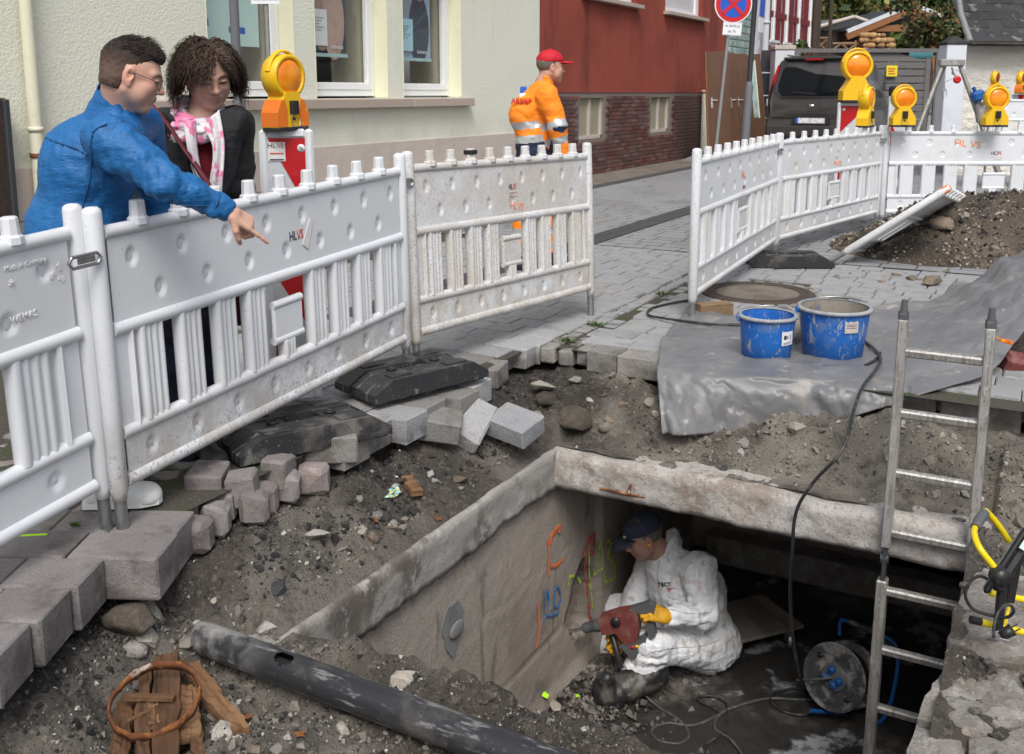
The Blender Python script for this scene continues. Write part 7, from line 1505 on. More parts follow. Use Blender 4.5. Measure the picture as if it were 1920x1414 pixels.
def frame(fwd, up):
    f = nrm(fwd); u = np.asarray(up, float); r = nrm(np.cross(f, u)); u = np.cross(r, f); return np.stack([r, f, u], 1)     # columns right, forward, up
class Head:
    def __init__(s, c, fwd, up, sc_=1.0): s.c = np.asarray(c, float); s.M = frame(fwd, up); s.s = sc_
    def p(s, x, y, z): return s.c + s.M @ (np.array([x, y, z]) * s.s)
    def loc(s, P): return ((P - s.c) @ s.M) / s.s
    def skull(s, F, fem=0.0, stern=0.0):
        k = s.s; B = lambda c, r, kk=.02, op='add': F.ball(s.p(*c), np.array(r) * k, kk, op, s.M); Cn = lambda a, b, r1, r2, kk=.012, op='add': F.cone(s.p(*a), s.p(*b), r1 * k, r2 * k, kk, op)
        B((0, -.018, .034), (.074, .094, .084)); B((0, .022, -.012), (.064, .070, .088), .03)
        Cn((0, .058, -.092), (0, .066, -.096), .024, .020 - .004 * fem, .02)
        for q in (-1, 1):
            Cn((q * .056, .0, -.048), (q * .020, .062, -.094), .020, .017, .025); B((q * .041, .058, -.026), (.024, .024, .022), .022); B((q * .040, .040, -.056), (.026, .030, .028), .025)
            Cn((q * .048, .066, .024), (q * .012, .083, .021), .010, .009, .016)
            B((q * .0315, .096, .004), (.0165, .017, .0125), .010, 'sub'); B((q * .0315, .0735, .002), (.0145, .0145, .012), .004)
            Cn((q * .045, .083, .0075), (q * .018, .0875, .0085), .004, .0045, .004)       # upper lid
            F.ball(s.p(q * .075, -.008, -.006), np.array((.011, .021, .033)) * k, .006, 'add', s.M @ np.array(Matrix.Rotation(q * -.35, 3, 'Z'))); B((q * .083, -.001, -.002), (.007, .011, .017), .004, 'sub'); B((q * .077, .002, -.034), (.007, .009, .010), .005)
            B((q * .0125, .094, -.031), (.0085, .010, .0075), .006)
        Cn((0, .086, .014), (0, .104, -.022), .0085, .0095, .012); B((0, .107, -.026), (.0115, .0115, .0095), .008)
        B((0, .080, -.060), (.027, .015, .020), .016); Cn((-.019, .085, -.0575), (.019, .085, -.0575), .0045, .0045, .006); Cn((0, .093, -.0555), (0, .0935, -.0555), .0055, .0055, .008)
        Cn((-.015, .087, -.0675), (.015, .087, -.0675), .0058, .0058, .006); B((0, .0965, -.0622), (.024, .008, .0014), .003, 'sub')
        return s
    def color(s, base=(.52, .33, .25), red=(.52, .24, .19), lip=(.44, .17, .15), stub=0.0, brow=(.05, .032, .022), age=0.0):
        base = np.array(base)
        def fn(v):
            L = s.loc(v); c = np.tile(base, (len(v), 1)); g_ = lambda x, y, z, r: np.exp(-(((L[:, 0] - x) ** 2 + (L[:, 1] - y) ** 2 + (L[:, 2] - z) ** 2) / r ** 2))[:, None]
            w_ = np.clip(.5 * (g_(.045, .07, -.022, .03) + g_(-.045, .07, -.022, .03)) + .7 * g_(0, .108, -.025, .018) + .55 * (g_(.08, -.005, -.01, .03) + g_(-.08, -.005, -.01, .03)), 0, .8); c = c * (1 - w_) + np.array(red) * w_
            lp_ = np.clip(1.1 * np.exp(-((L[:, 0] / .022) ** 4 + ((L[:, 1] - .092) / .014) ** 2 + ((L[:, 2] + .062) / .0095) ** 4)), 0, .6)[:, None]; c = c * (1 - lp_) + np.array(lip) * lp_
            for q in (-1, 1):
                xx = q * L[:, 0]; b_ = np.exp(-(((xx - .031) / .021) ** 4 + ((L[:, 2] - .026 + .012 * ((xx - .03) / .03) ** 2) / .0052) ** 4)) * (L[:, 1] > .045); b_ = np.clip(b_ * 1.2, 0, .92)[:, None]; c = c * (1 - b_) + np.array(brow) * b_
                e_ = np.exp(-(((xx - .0315) / .0145) ** 4 + ((L[:, 2] - .0005) / .0042) ** 4)) * (L[:, 1] > .07); e_ = np.clip(e_ * 1.3, 0, .95)[:, None]; c = c * (1 - e_) + np.array((.06, .04, .035)) * e_
            if stub:
                sb = stub * np.exp(-((np.maximum(0, L[:, 2] + .045) / .02) ** 2)) * (L[:, 1] > .0) * (L[:, 2] > -.125); c = c * (1 - sb[:, None]) + np.array((.2, .15, .13)) * sb[:, None]
            return c
        return fn
def hand(F, wrist, dirn, palmn, curls, thumb=.3, s=1.0, spread=1.0, right=True):
    """palm, four unequal jointed fingers and a thumb from the side of the palm; curls = bend per finger in degrees"""
    d = nrm(dirn); n = nrm(np.asarray(palmn, float) - d * (np.asarray(palmn) @ d)); a = np.cross(d, n) * (1 if right else -1)       # a: towards the thumb side
    w_ = np.asarray(wrist, float); kn = w_ + d * .085 * s
    F.cone(w_ - d * .02 * s, w_ + d * .015 * s, .027 * s, .028 * s, .01)
    for o_ in (-.026, -.009, .009, .026): F.cone(w_ + d * .012 * s + a * o_ * .75 * s, kn + a * o_ * s - d * abs(o_) * .25, .0155 * s, .0118 * s, .010)
    for (o_, L, r), cu in zip(((.027, .9, .0088), (.009, 1.0, .009), (-.009, .94, .0086), (-.026, .76, .0078)), curls):
        p = kn + a * o_ * s - d * abs(o_) * .25; q = d + a * o_ * 2.2 * spread; ang = 0
        for seg, fr_ in ((.043, .42), (.027, .62), (.022, .45)):
            ang += R(cu) * fr_ * 1.0; v = nrm(q) * math.cos(ang) + n * math.sin(ang); e = p + v * seg * L * s; F.cone(p, e, r * s, r * .92 * s, .004); p = e; r *= .94
    p = w_ + d * .02 * s + a * .022 * s; t1 = nrm(d * .75 + a * .75 + n * thumb); e = p + t1 * .042 * s; F.cone(p, e, .0145 * s, .011 * s, .010); t2 = nrm(d * 1.0 + a * .15 + n * (thumb + .35)); e2 = e + t2 * .032 * s; F.cone(e, e2, .0108 * s, .0098 * s, .005); t3 = nrm(d * 1.0 - a * .2 + n * (thumb + .5)); F.cone(e2, e2 + t3 * .022 * s, .0095 * s, .008 * s, .004)
def strands(name, roots, dirs, L, r, curl, m, parent, seed=0, cols=None, grav=.5, n=7, sd=4):
    """tapering hair strands with waves, as one mesh"""
    rs2 = np.random.RandomState(seed); N_ = len(roots); P = np.array(roots, float); D_ = np.array(dirs, float); D_ /= np.linalg.norm(D_, axis=1)[:, None] + 1e-9; ph = rs2.uniform(0, 6.28, (N_, 2)); fr_ = rs2.uniform(.7, 1.4, (N_, 1))
    a = np.cross(D_, rs2.normal(0, 1, (N_, 3))); a /= np.linalg.norm(a, axis=1)[:, None] + 1e-9; b_ = np.cross(D_, a); V_ = []
    Ls = L * rs2.uniform(.65, 1.2, (N_, 1)); c = P.copy(); d = D_.copy(); rows = []
    for i in range(n):
        t = i / (n - 1); w_ = curl * np.minimum(1, t * 2.5) * (a * np.cos(ph[:, :1] + t * (8 if n < 10 else 13) * fr_) + b_ * np.sin(ph[:, 1:] + t * (8 if n < 10 else 13) * fr_)); rows.append((c + w_, r * (1 - .75 * t)))
        d = d + np.array([0, 0, -grav / n]); d /= np.linalg.norm(d, axis=1)[:, None]; c = c + d * Ls / (n - 1)
    for p, rr_ in rows:
        for k in range(sd): th = 2 * math.pi * k / sd; V_.append(p + rr_ * (math.cos(th) * a + math.sin(th) * b_))
    V_ = np.array(V_).reshape(n, sd, N_, 3); idx = np.arange(n * sd * N_).reshape(n, sd, N_); F_ = []
    for i in range(n - 1):
        for k in range(sd): F_.append(np.stack([idx[i, k], idx[i, (k + 1) % sd], idx[i + 1, (k + 1) % sd], idx[i + 1, k]], -1))
    o = npobj(name, V_.reshape(-1, 3) - np.array(parent.location), np.concatenate(F_), m, parent)
    if cols is not None: cc = np.array(cols)[rs2.randint(0, len(cols), N_)] * rs2.uniform(.7, 1.3, (N_, 1)); vcol(o, np.tile(cc, (n * sd, 1)))
    return o
def shoe(F, heel, toe, w_=.047, h=.055):
    heel = np.asarray(heel, float); toe = np.asarray(toe, float); d = nrm(toe - heel); u = V(0, 0, 1)
    F.cone(heel + d * .035 + u * .04, heel + d * .12 + u * .045, .04, .044, .02); F.cone(heel + d * .12 + u * .042, toe - d * .05 + u * .032, .044, w_ * .9, .02); F.cone(heel + d * .04 + u * .07, heel + d * .06 + u * .11, .036, .04, .02); F.ball(toe - d * .055 + u * .026, (.046, .046, .030), .035)
    return F
def box_lo_hi(pts, pad): P = np.array(pts); return P.min(0) - pad, P.max(0) + pad
def put(label, at_, name='person', cat='person'): return thing(name, label, cat, at_)

# ---------------------------------------------------------------- the man in the blue jacket
g0 = G(215, 945, .0); man = put('young man in a bright blue jacket pointing over the barrier', (g0[0], g0[1], 0))
hd = D(248, 140, 3.40); neck = D(222, 205, 3.43); shR = D(206, 262, 3.24); shL = D(262, 240, 3.66); chest = D(176, 300, 3.45); waist = D(146, 425, 3.46); hip = D(140, 520, 3.46)
elb = D(318, 344, 3.20); wri = D(424, 394, 3.28)
fw = nrm(RGT * .93 + FWD * .30 - V(0, 0, .36)); H1 = Head(hd, fw, V(0, 0, 1) + fw * .1, .98)
lo, hi = box_lo_hi([hd, wri, chest, elb, shL], .17); F1 = Field(lo, hi, .0042)
H1.skull(F1); F1.cone(H1.p(0, -.03, -.06), neck + V(0, 0, -.03), .054, .056, .03); F1.cone(neck, chest, .056, .08, .03)
F1.cone(elb, wri, .032, .024, .01); F1.cone(shR, elb, .04, .034, .02); 
fd = nrm(D(490, 432, 3.33) - wri); pal = nrm(V(0, 0, -1) * .75 - RGT * .1 + FWD * .45)
hand(F1, wri + fd * .012, fd, pal, (8, 118, 125, 128), .55, .98, .4, False)
F1.build('body', M['skin'], man, H1.color((.56, .335, .25), (.58, .23, .18), stub=.08))
# hair: close cropped sides fading into a longer top
Fh = Field(H1.c - .17, H1.c + .17, .0042); Fh.ball(H1.p(0, -.019, .036), np.array((.0762, .0965, .0865)) * H1.s, 0, 'add', H1.M); Fh.ball(H1.p(0, .030, .083), np.array((.058, .058, .040)) * H1.s, .025, 'add', H1.M)
Fh.cone(H1.p(-.026, -.046, -.035), H1.p(.026, -.046, -.035), .052 * H1.s, .052 * H1.s, .03)
_, P = Fh._sub(Fh.lo, Fh.lo + Fh.h * Fh.n, 0); L = H1.loc(P[:Fh.n[0], :Fh.n[1], :Fh.n[2]]); yy = L[..., 1]
lim = np.where(yy > .045, .070 - .2 * (yy - .045), np.where(yy > .012, .004 + 2.0 * (yy - .012), np.where(yy > -.022, .022, -.062 + .55 * (yy + .022) * 0)))
Fh.f = np.maximum(Fh.f, ((lim - L[..., 2]) * H1.s).astype(np.float32)); Fh.wrinkle(.0016, 70, 3)
def hcol(v):
    L = H1.loc(v); t = sst(.0, .075, L[:, 2] + .25 * np.maximum(0, L[:, 1]))[:, None]; return np.array((.10, .062, .045)) * (1 - t) + np.array((.018, .013, .011)) * t
Fh.build('hair', mat('hair_crop', (.028, .02, .016), .6, attr=True, spec=.25, layers=[(N, 120, .5, .65, (.12, .085, .07), .3)], bump=[(N, 170, .7, .004)]), man, hcol)
rs3 = np.random.RandomState(4); n_ = 2600; q = rs3.normal(0, 1, (n_, 3)); q /= np.linalg.norm(q, axis=1)[:, None]; q = q[(q[:, 2] > .35)]; rt = q * np.array((.073, .094, .084)) + np.array((0, -.018, .036)); rt[:, 2] += .012 * (rt[:, 1] > .0)
strands('hair_strands', (H1.M @ (rt * H1.s).T).T + H1.c, (H1.M @ (q * np.array((.5, .4, .5)) + np.array((0, .8, .25))).T).T, .026, .0012, .001, M['hair_dark'], man, 5, grav=.1, n=3, sd=3)
# wire glasses
for sgn in (-1, 1):
    b = MB().tube([H1.p(sgn * .034 + .025 * math.cos(t), .1005 - .012 * abs(math.cos(t)) * (1 if math.cos(t) * sgn > 0 else .2), -.004 + .019 * math.sin(t)) - man.location for t in np.linspace(0, 2 * math.pi, 25)], .0011, 5).tube([H1.p(sgn * .059, .088, .004) - np.array(man.location), H1.p(sgn * .079, .02, .007) - np.array(man.location), H1.p(sgn * .080, -.012, .004) - np.array(man.location)], .0012, 5)
    gl = b.build('spectacles', M['metal_dark'], man)
# jacket: torso, both arms, collar
Fj = Field(*box_lo_hi([D(50, 560, 3.5), D(50, 560, 3.2), wri, neck + V(0, 0, .05), shL, shR, elb, hip - V(0, 0, .2), D(230, 300, 3.9)], .12), .0062)
bck = D(105, 330, 3.46); hipL = hip + V(0, 0, -.08)
Fj.cone(chest, waist, .15, .162, .05, flat=(RGT + FWD * .2, .93)); Fj.cone(waist, hipL, .162, .175, .05); Fj.cone(neck - V(0, 0, .055) - RGT * .01, chest - RGT * .01, .085, .15, .06); Fj.cone(shR + V(0, 0, -.012), shL, .078, .078, .05); Fj.ball(chest + V(0, 0, -.02) - RGT * .02, (.14, .15, .14), .05)
Fj.cone(shR, elb, .084, .066, .035); Fj.cone(elb, wri - nrm(wri - elb) * .03, .068, .046, .02); Fj.cone(wri - nrm(wri - elb) * .05, wri - nrm(wri - elb) * .004, .047, .043, .006)
elbL = D(300, 400, 3.75); Fj.cone(shL, elbL, .08, .065, .04); Fj.cone(elbL, D(330, 480, 3.72), .062, .05, .02)
cup = nrm(hd - neck + V(0, 0, .05)); cb = neck + V(0, 0, .010) - RGT * .004; Fj.cone(cb - cup * .06, cb + cup * .030, .098, .080, .02); Fj.cone(cb - cup * .035, cb + cup * .14, .064, .072, .003, 'sub')
ew = lambda P: .4 + 1.1 * np.exp(-(np.linalg.norm(P - elb, axis=1) / .10) ** 2) + .8 * np.exp(-(np.linalg.norm(P - shR - (elb - shR) * .15, axis=1) / .09) ** 2) + .5 * np.exp(-(np.linalg.norm(P - wri, axis=1) / .10) ** 2)
Fj.wrinkle(.0105, 6.5, 21, (1.5, 1.5, .8), ew); Fj.wrinkle(.0055, 15, 22, (1.6, 1.6, .7), ew)
Fj.build('jacket', M['jacket_blue'], man)
def onsurf(F, p, d, out=.0015):       # nearest place along d where the field crosses zero
    p = np.asarray(p, float); d = nrm(CAMP - p) if d is None else nrm(d)
    for t in np.arange(.4, -.05, -.004):
        x = p + d * t; i = np.round((x - F.lo) / F.h).astype(int)
        if (i < 0).any() or (i >= F.n).any(): continue
        if F.f[tuple(i)] < 0: return x + d * (.004 + out)
    return p
def seam(F, pts, d, r, m, parent, name='seam'):
    Q = [onsurf(F, cr_interp(pts, t), d, .0) for t in np.linspace(0, 1, len(pts) * 8)]; MB().tube([q - np.array(parent.location) for q in Q], r, 5).build(name, m, parent)
tocam = None
seam(Fj, [D(u, v, 3.45) for u, v in ((84, 258), (110, 268), (140, 278), (165, 292))], tocam, .003, M['seam_blue'], man); seam(Fj, [D(u, v, 3.45) for u, v in ((200, 232), (176, 246), (170, 275), (172, 305), (165, 350), (150, 400))], tocam, .0025, M['seam_blue'], man)
seam(Fj, [D(u, v, 3.3) for u, v in ((195, 320), (230, 352), (280, 374), (340, 384), (390, 386))], tocam, .002, M['seam_blue'], man)
MB().tube([cb + cup * .104 + (nrm(np.cross(np.cross(cup, RGT), cup)) * math.cos(t) + nrm(np.cross(cup, RGT)) * math.sin(t)) * .0765 - np.array(man.location) for t in np.linspace(0, 2 * math.pi, 30)], .0045, 6).build('collar_edge', M['black_cloth'], man)
cfd = nrm(wri - elb); MB().tube([wri - cfd * .045 + (np.cross(cfd, V(0, 0, 1)) * math.cos(t) + np.cross(cfd, np.cross(cfd, V(0, 0, 1))) * math.sin(t)) * .0475 - np.array(man.location) for t in np.linspace(0, 6.28, 24)], .0045, 6).build('cuff', M['seam_blue'], man)
# trousers and shoes
knR, knL = D(196, 745, 3.47), D(160, 735, 3.62); anR, anL = D(212, 905, 3.44), D(178, 900, 3.58)
Ft = Field(*box_lo_hi([hip + V(0, 0, .05), knR, knL, anR, anL, hip + RGT * .2, hip - RGT * .2], .13), .0075)
Ft.cone(hip + RGT * .02, hip - V(0, 0, .08), .15, .155, .04); hA, hB = hip + V(0, 0, -.08) - FWD * .075, hip + V(0, 0, -.08) + FWD * .085
Ft.chain([hA, knR, anR], [.10, .075, .062], .03).chain([hB, knL, anL], [.10, .075, .062], .03); Ft.wrinkle(.006, 9, 31, (1, 1, 1.5)); Ft.build('trousers', M['jeans_grey'], man)
for (a, b_) in ((G(158, 950, .0), G(305, 940, .0)), (G(150, 925, 0), G(270, 905, 0))):
    Fs = Field(*box_lo_hi([a, b_], .12), .005); shoe(Fs, a, b_); Fs.cut((0, 0, .008), (0, 0, 1)); so2 = Fs.build('shoe', M['shoe_white'], man)
    d_ = nrm(b_ - a); s2 = V(-d_[1], d_[0], 0); pf = [a + d_ * (L_ * np.linalg.norm(b_ - a)) + s2 * w_ for L_, w_ in ((.0, -.03), (.3, -.043), (.75, -.052), (.97, -.028), (1.0, 0), (.97, .028), (.75, .052), (.3, .043), (.0, .03))]
    MB().prism([tuple((q - np.array(man.location))[:2]) for q in pf], .0, .028).build('sole', M['shoe_white'], so2)

# ---------------------------------------------------------------- the woman with the scarf
g0 = G(395, 872, 0); wom = put('woman with curly brown hair, pink and white scarf and black coat', (g0[0], g0[1], 0)); WL = np.array(wom.location)
hd = D(390, 140, 3.90); fw = nrm(RGT * .52 - FWD * .78 - V(0, 0, .42)); H2 = Head(hd, fw, V(0, 0, 1) + RGT * -.10, 1.0)
neck = D(376, 222, 3.93); shL2 = D(452, 236, 3.98); shR2 = D(285, 240, 4.0); che = D(372, 320, 3.98); wai = D(362, 440, 4.0); hip2 = D(356, 520, 4.0)
F2 = Field(*box_lo_hi([hd, che, shL2, shR2], .15), .0042); H2.skull(F2, 1.0); F2.cone(H2.p(0, -.025, -.06), neck - V(0, 0, .03), .050, .054, .03); F2.cone(neck - V(0, 0, .03), che, .06, .10, .04); F2.cone(shR2 + RGT * .06, shL2 - RGT * .06, .05, .05, .03)
F2.build('body', M['skin'], wom, H2.color((.50, .31, .235), (.55, .27, .2), (.42, .15, .14)))
n_ = 3600; q = rs3.normal(0, 1, (n_ * 3, 3)); q /= np.linalg.norm(q, axis=1)[:, None]; front = (q[:, 1] > .30) & (q[:, 2] < .74); q = q[~front & (q[:, 2] > -.5)][:n_]; rt = q * np.array((.074, .094, .083)) + np.array((0, -.018, .036))
side = np.where(q[:, :1] + .25 > 0, 1.0, -1.0); top = sst(.2, .9, q[:, 2])[:, None]
dr = q * np.array((1.35, 1.1, .45)) * (1 - .3 * top) + np.concatenate([side * .75 * top, -.12 * top, .12 - .3 * (1 - top)], 1) + rs3.normal(0, .18, q.shape); dr[:, 1] = np.where(q[:, 1] > -.05, -.10 - .35 * np.abs(dr[:, 1]) * 0 + rs3.normal(0, .08, len(q)), dr[:, 1]); dr[:, 0] += np.where(q[:, 1] > -.05, .55 * side[:, 0], 0)
cl = [(.035, .021, .015), (.055, .034, .025), (.10, .066, .048), (.03, .019, .014), (.05, .033, .024)]
strands('hair', (H2.M @ (rt * H2.s).T).T + H2.c, (H2.M @ dr.T).T, .140, .0030, .0125, M['hair_brown'], wom, 8, cl, 3.0, 14, 4)
fq = rs3.uniform(0, 1, (260, 2)); frt = np.stack([-.045 + .085 * fq[:, 0], .030 + .045 * fq[:, 1], .118 - .035 * fq[:, 1]], 1); fdr = np.stack([np.where(frt[:, 0] > -.012, .75, -.75) + rs3.normal(0, .2, 260), .55 + 0 * fq[:, 0], .10 + 0 * fq[:, 0]], 1)
strands('forelock', (H2.M @ (frt * H2.s).T).T + H2.c, (H2.M @ fdr.T).T, .105, .0026, .010, M['hair_brown'], wom, 10, cl, 2.9, 12, 4)
sel = (q[:, 2] > .45) & (q[:, 1] > .12) & (rs3.rand(len(q)) < .5); strands('fringe', (H2.M @ (rt[sel] * H2.s).T).T + H2.c, (H2.M @ (np.concatenate([side[sel] * .9, .16 + 0 * side[sel], .16 + 0 * side[sel]], 1) + q[sel] * .3 + rs3.normal(0, .14, q[sel].shape)).T).T, .135, .0027, .009, M['hair_brown'], wom, 9, cl, 2.6, 12, 4)
Fh = Field(H2.c - .2, H2.c + .2, .006); Fh.ball(H2.p(0, -.022, .036), np.array((.083, .098, .090)), 0, 'add', H2.M); Fh.cone(H2.p(-.02, -.07, .0), H2.p(0, -.065, -.085), .075, .06, .03); _, P = Fh._sub(Fh.lo, Fh.lo + Fh.h * Fh.n, 0); L = H2.loc(P[:Fh.n[0], :Fh.n[1], :Fh.n[2]])
Fh.f = np.maximum(Fh.f, np.where(L[..., 1] > .0, .060 + .0 * L[..., 1] - L[..., 2] + .35 * np.maximum(0, L[..., 1] - .02) - np.where(np.abs(L[..., 0]) > .05, .075, 0), -1).astype(np.float32)); Fh.wrinkle(.006, 28, 6, (1, 1, .6)); o = Fh.build('hair_mass', mat('hair_under', (.028, .018, .013), .6, bump=[(N, 60, .8, .01)]), wom)
# sweater, coat (open), scarf
Fw = Field(*box_lo_hi([neck, wai, hip2, che + RGT * .12, che - RGT * .12, che - FWD * .08], .10), .008); Fw.cone(neck - V(0, 0, .07), che, .075, .120, .05); Fw.cone(che, wai, .120, .115, .05); Fw.cone(wai, hip2, .115, .13, .05); Fw.build('sweater', M['knit_red'], wom)
Fc = Field(*box_lo_hi([neck + V(0, 0, .05), shL2 + RGT * .08, shR2 - RGT * .08, hip2 - V(0, 0, .22), che - FWD * .15, che + FWD * .16, D(250, 330, 3.95), D(480, 330, 3.95)], .06), .0072)
Fc.cone(neck - V(0, 0, .08), che, .11, .155, .05, flat=(FWD, .85)); Fc.cone(che, wai, .155, .16, .05, flat=(FWD, .85)); Fc.cone(wai, hip2 - V(0, 0, .16), .165, .19, .05, flat=(FWD, .85)); Fc.cone(shR2 + RGT * .05, shL2 - RGT * .03, .075, .075, .04)
elR2, elL2 = D(262, 390, 4.0), D(448, 400, 4.05); Fc.cone(shR2 + RGT * .05, elR2, .078, .066, .04); Fc.cone(elR2, D(300, 500, 3.9), .064, .05, .03); Fc.cone(shL2 - RGT * .02, elL2, .074, .062, .04); Fc.cone(elL2, D(425, 500, 3.95), .06, .05, .03)
op = D(383, 330, 3.8); Fc.cone(op + V(0, 0, .22) - FWD * .02, op - V(0, 0, .5) - FWD * .02, .050, .075, .012, 'sub', (FWD, 3.0)); Fc.cone(neck - V(0, 0, .05), neck + V(0, 0, .10), .072, .09, .01, 'sub')
Fc.wrinkle(.006, 8, 41, (1, 1, 1.3)); Fc.build('coat', M['black_cloth'], wom)
def sheetstrip(name, A, B, m, parent, th=.008, n_=24, wob=.006, seed=0):
    b = MB(); rows = []; up_rows = []
    for i in range(n_):
        t = i / (n_ - 1); a, c = cr_interp(A, t), cr_interp(B, t); row = []
        nn_ = -FWD
        for k in range(9): x = k / 8; p = a + (c - a) * x + nn_ * (wob * 2.2 * math.sin(x * 9.5 + seed + t * 2) + .012 * math.sin(math.pi * x)); row.append(p)
        rows.append(row + [p_ - nn_ * th for p_ in row[::-1]])
    b.grid(np.array(rows) - np.array(WL), True, True); b.f += [tuple(range(18)), tuple((n_ - 1) * 18 + k for k in range(18))[::-1]]; b.sm += [False] * 2; b.mi += [0] * 2; return b.build(name, m, parent)
# wide standing lapel of the coat on her left
sheetstrip('lapel', [D(408, 210, 3.86), D(412, 250, 3.83), D(414, 300, 3.82), D(418, 370, 3.82)], [D(444, 198, 3.90), D(466, 214, 3.88), D(452, 265, 3.88), D(440, 330, 3.9)], M['black_cloth'], wom, .012, 20, .002)
sheetstrip('hood', [D(296, 205, 3.93), D(318, 212, 3.86), D(336, 240, 3.84), D(352, 290, 3.82), D(362, 370, 3.82)], [D(276, 222, 3.98), D(296, 235, 3.92), D(318, 265, 3.9), D(330, 310, 3.9), D(340, 370, 3.9)], M['black_cloth'], wom, .012, 20, .003)
Fsf = Field(*box_lo_hi([neck, che, D(330, 200, 3.8), D(420, 240, 3.8)], .10), .0055); nk = neck - V(0, 0, .01)
for j, (dz_, rr_, th) in enumerate(((.030, .078, .028), (.0, .090, .032), (-.034, .094, .030))):
    ring = [nk + RGT * rr_ * math.cos(t) - FWD * rr_ * .95 * math.sin(t) + V(0, 0, dz_ - .042 * math.sin(t) - .02 * math.cos(t + j)) for t in np.linspace(0, 2 * math.pi, 17)]
    for i in range(16): Fsf.cone(ring[i], ring[i + 1], th, th, .008)
Fsf.wrinkle(.0055, 26, 51, (1, 1, 2.5)); sc1 = Fsf.build('scarf', M['scarf'], wom)
sheetstrip('scarf_end', [D(346, 232, 3.82), D(352, 270, 3.79), D(360, 310, 3.78), D(370, 350, 3.78), D(374, 420, 3.8)], [D(364, 226, 3.80), D(366, 270, 3.77), D(372, 310, 3.76), D(384, 350, 3.76), D(392, 420, 3.78)], M['scarf'], sc1, .012, 26, .007, 1)
sheetstrip('scarf_end', [D(384, 240, 3.80), D(398, 270, 3.78), D(398, 300, 3.77), D(392, 335, 3.76), D(384, 400, 3.78)], [D(408, 206, 3.80), D(418, 262, 3.78), D(419, 305, 3.77), D(417, 345, 3.77), D(414, 400, 3.8)], M['scarf'], sc1, .014, 26, .008, 2.3)
sheetstrip('bag_strap', [D(281, 196, 3.88), D(310, 232, 3.80), D(340, 280, 3.775), D(366, 318, 3.745), D(386, 350, 3.735), D(420, 410, 3.76)], [D(286, 194, 3.88), D(317, 231, 3.80), D(348, 277, 3.775), D(375, 314, 3.745), D(395, 345, 3.735), D(430, 406, 3.76)], M['strap_red'], wom, .006, 24, .0)
Fq = Field(*box_lo_hi([hip2, D(345, 850, 3.95), D(390, 850, 3.8), hip2 + RGT * .1, hip2 - RGT * .1], .12), .009); hA, hB = hip2 - RGT * .07, hip2 + RGT * .07; Fq.cone(hip2 + V(0, 0, .06), hip2 - V(0, 0, .05), .14, .15, .04); Fq.chain([hA, D(338, 690, 3.92), D(352, 850, 3.84)], [.098, .07, .055], .03).chain([hB, D(374, 690, 3.98), D(372, 830, 4.02)], [.098, .07, .055], .03); Fq.wrinkle(.006, 9, 55); Fq.build('trousers', M['jeans_navy'], wom)
for (a, b_) in ((G(368, 838, .0), G(412, 884, .0)), (G(360, 815, 0), G(400, 848, 0))):
    Fs = Field(*box_lo_hi([a, b_], .12), .006); shoe(Fs, a, b_, .044); Fs.cut((0, 0, .004), (0, 0, 1)); Fs.build('shoe', M['black_rubber'], wom)
hb_ = MB().box((0, 0, 0), (.2, .09, .13), ch=.02).build('handbag', M['strap_red'], wom, D(448, 580, 4.05) - WL, (0, 0, YAW))

# ---------------------------------------------------------------- the worker in orange
dW = 8.25; g0 = D(1005, 509, dW); ora = put('worker in an orange high visibility jacket and red cap walking along the street', (g0[0], g0[1], 0)); OL = np.array(ora.location); Q = lambda u, v, d=0: D(u, v, dW + d)
hd = Q(1033, 126); fw = nrm(RGT * .97 + FWD * .22 - V(0, 0, .05)); H3 = Head(hd, fw, V(0, 0, 1), 1.04)
neck = Q(1018, 155); shR3 = Q(1026, 180, -.19); shL3 = Q(1008, 176, .2); che = Q(1008, 200); wai = Q(1003, 262); hip3 = Q(1003, 310); elb3 = Q(1046, 238, -.24); wr3 = Q(1054, 292, -.2)
F3 = Field(*box_lo_hi([hd, che, wr3, shR3, shL3, Q(1060, 320, -.2)], .14), .007); H3.skull(F3); F3.cone(H3.p(0, -.03, -.06), neck - V(0, 0, .05), .058, .062, .03); F3.cone(neck, che, .06, .1, .03); F3.chain([shR3, elb3, wr3], [.04, .035, .028], .02); hand(F3, wr3, nrm(wr3 - elb3) * .5 - V(0, 0, .7), RGT * .2 + FWD, (35, 40, 42, 45), .3, 1.0, .5, True)
F3.build('body', M['skin'], ora, H3.color((.5, .29, .21), (.55, .22, .16), age=1))
Fh = Field(H3.c - .16, H3.c + .16, .006); Fh.ball(H3.p(0, -.02, .03), np.array((.0785, .099, .086)) * 1.04, 0, 'add', H3.M); _, P = Fh._sub(Fh.lo, Fh.lo + Fh.h * Fh.n, 0); L = H3.loc(P[:Fh.n[0], :Fh.n[1], :Fh.n[2]]); Fh.f = np.maximum(Fh.f, np.where(L[..., 1] > .02, 1, -.035 - L[..., 2]).astype(np.float32)); Fh.build('hair', M['hair_grey'], ora)
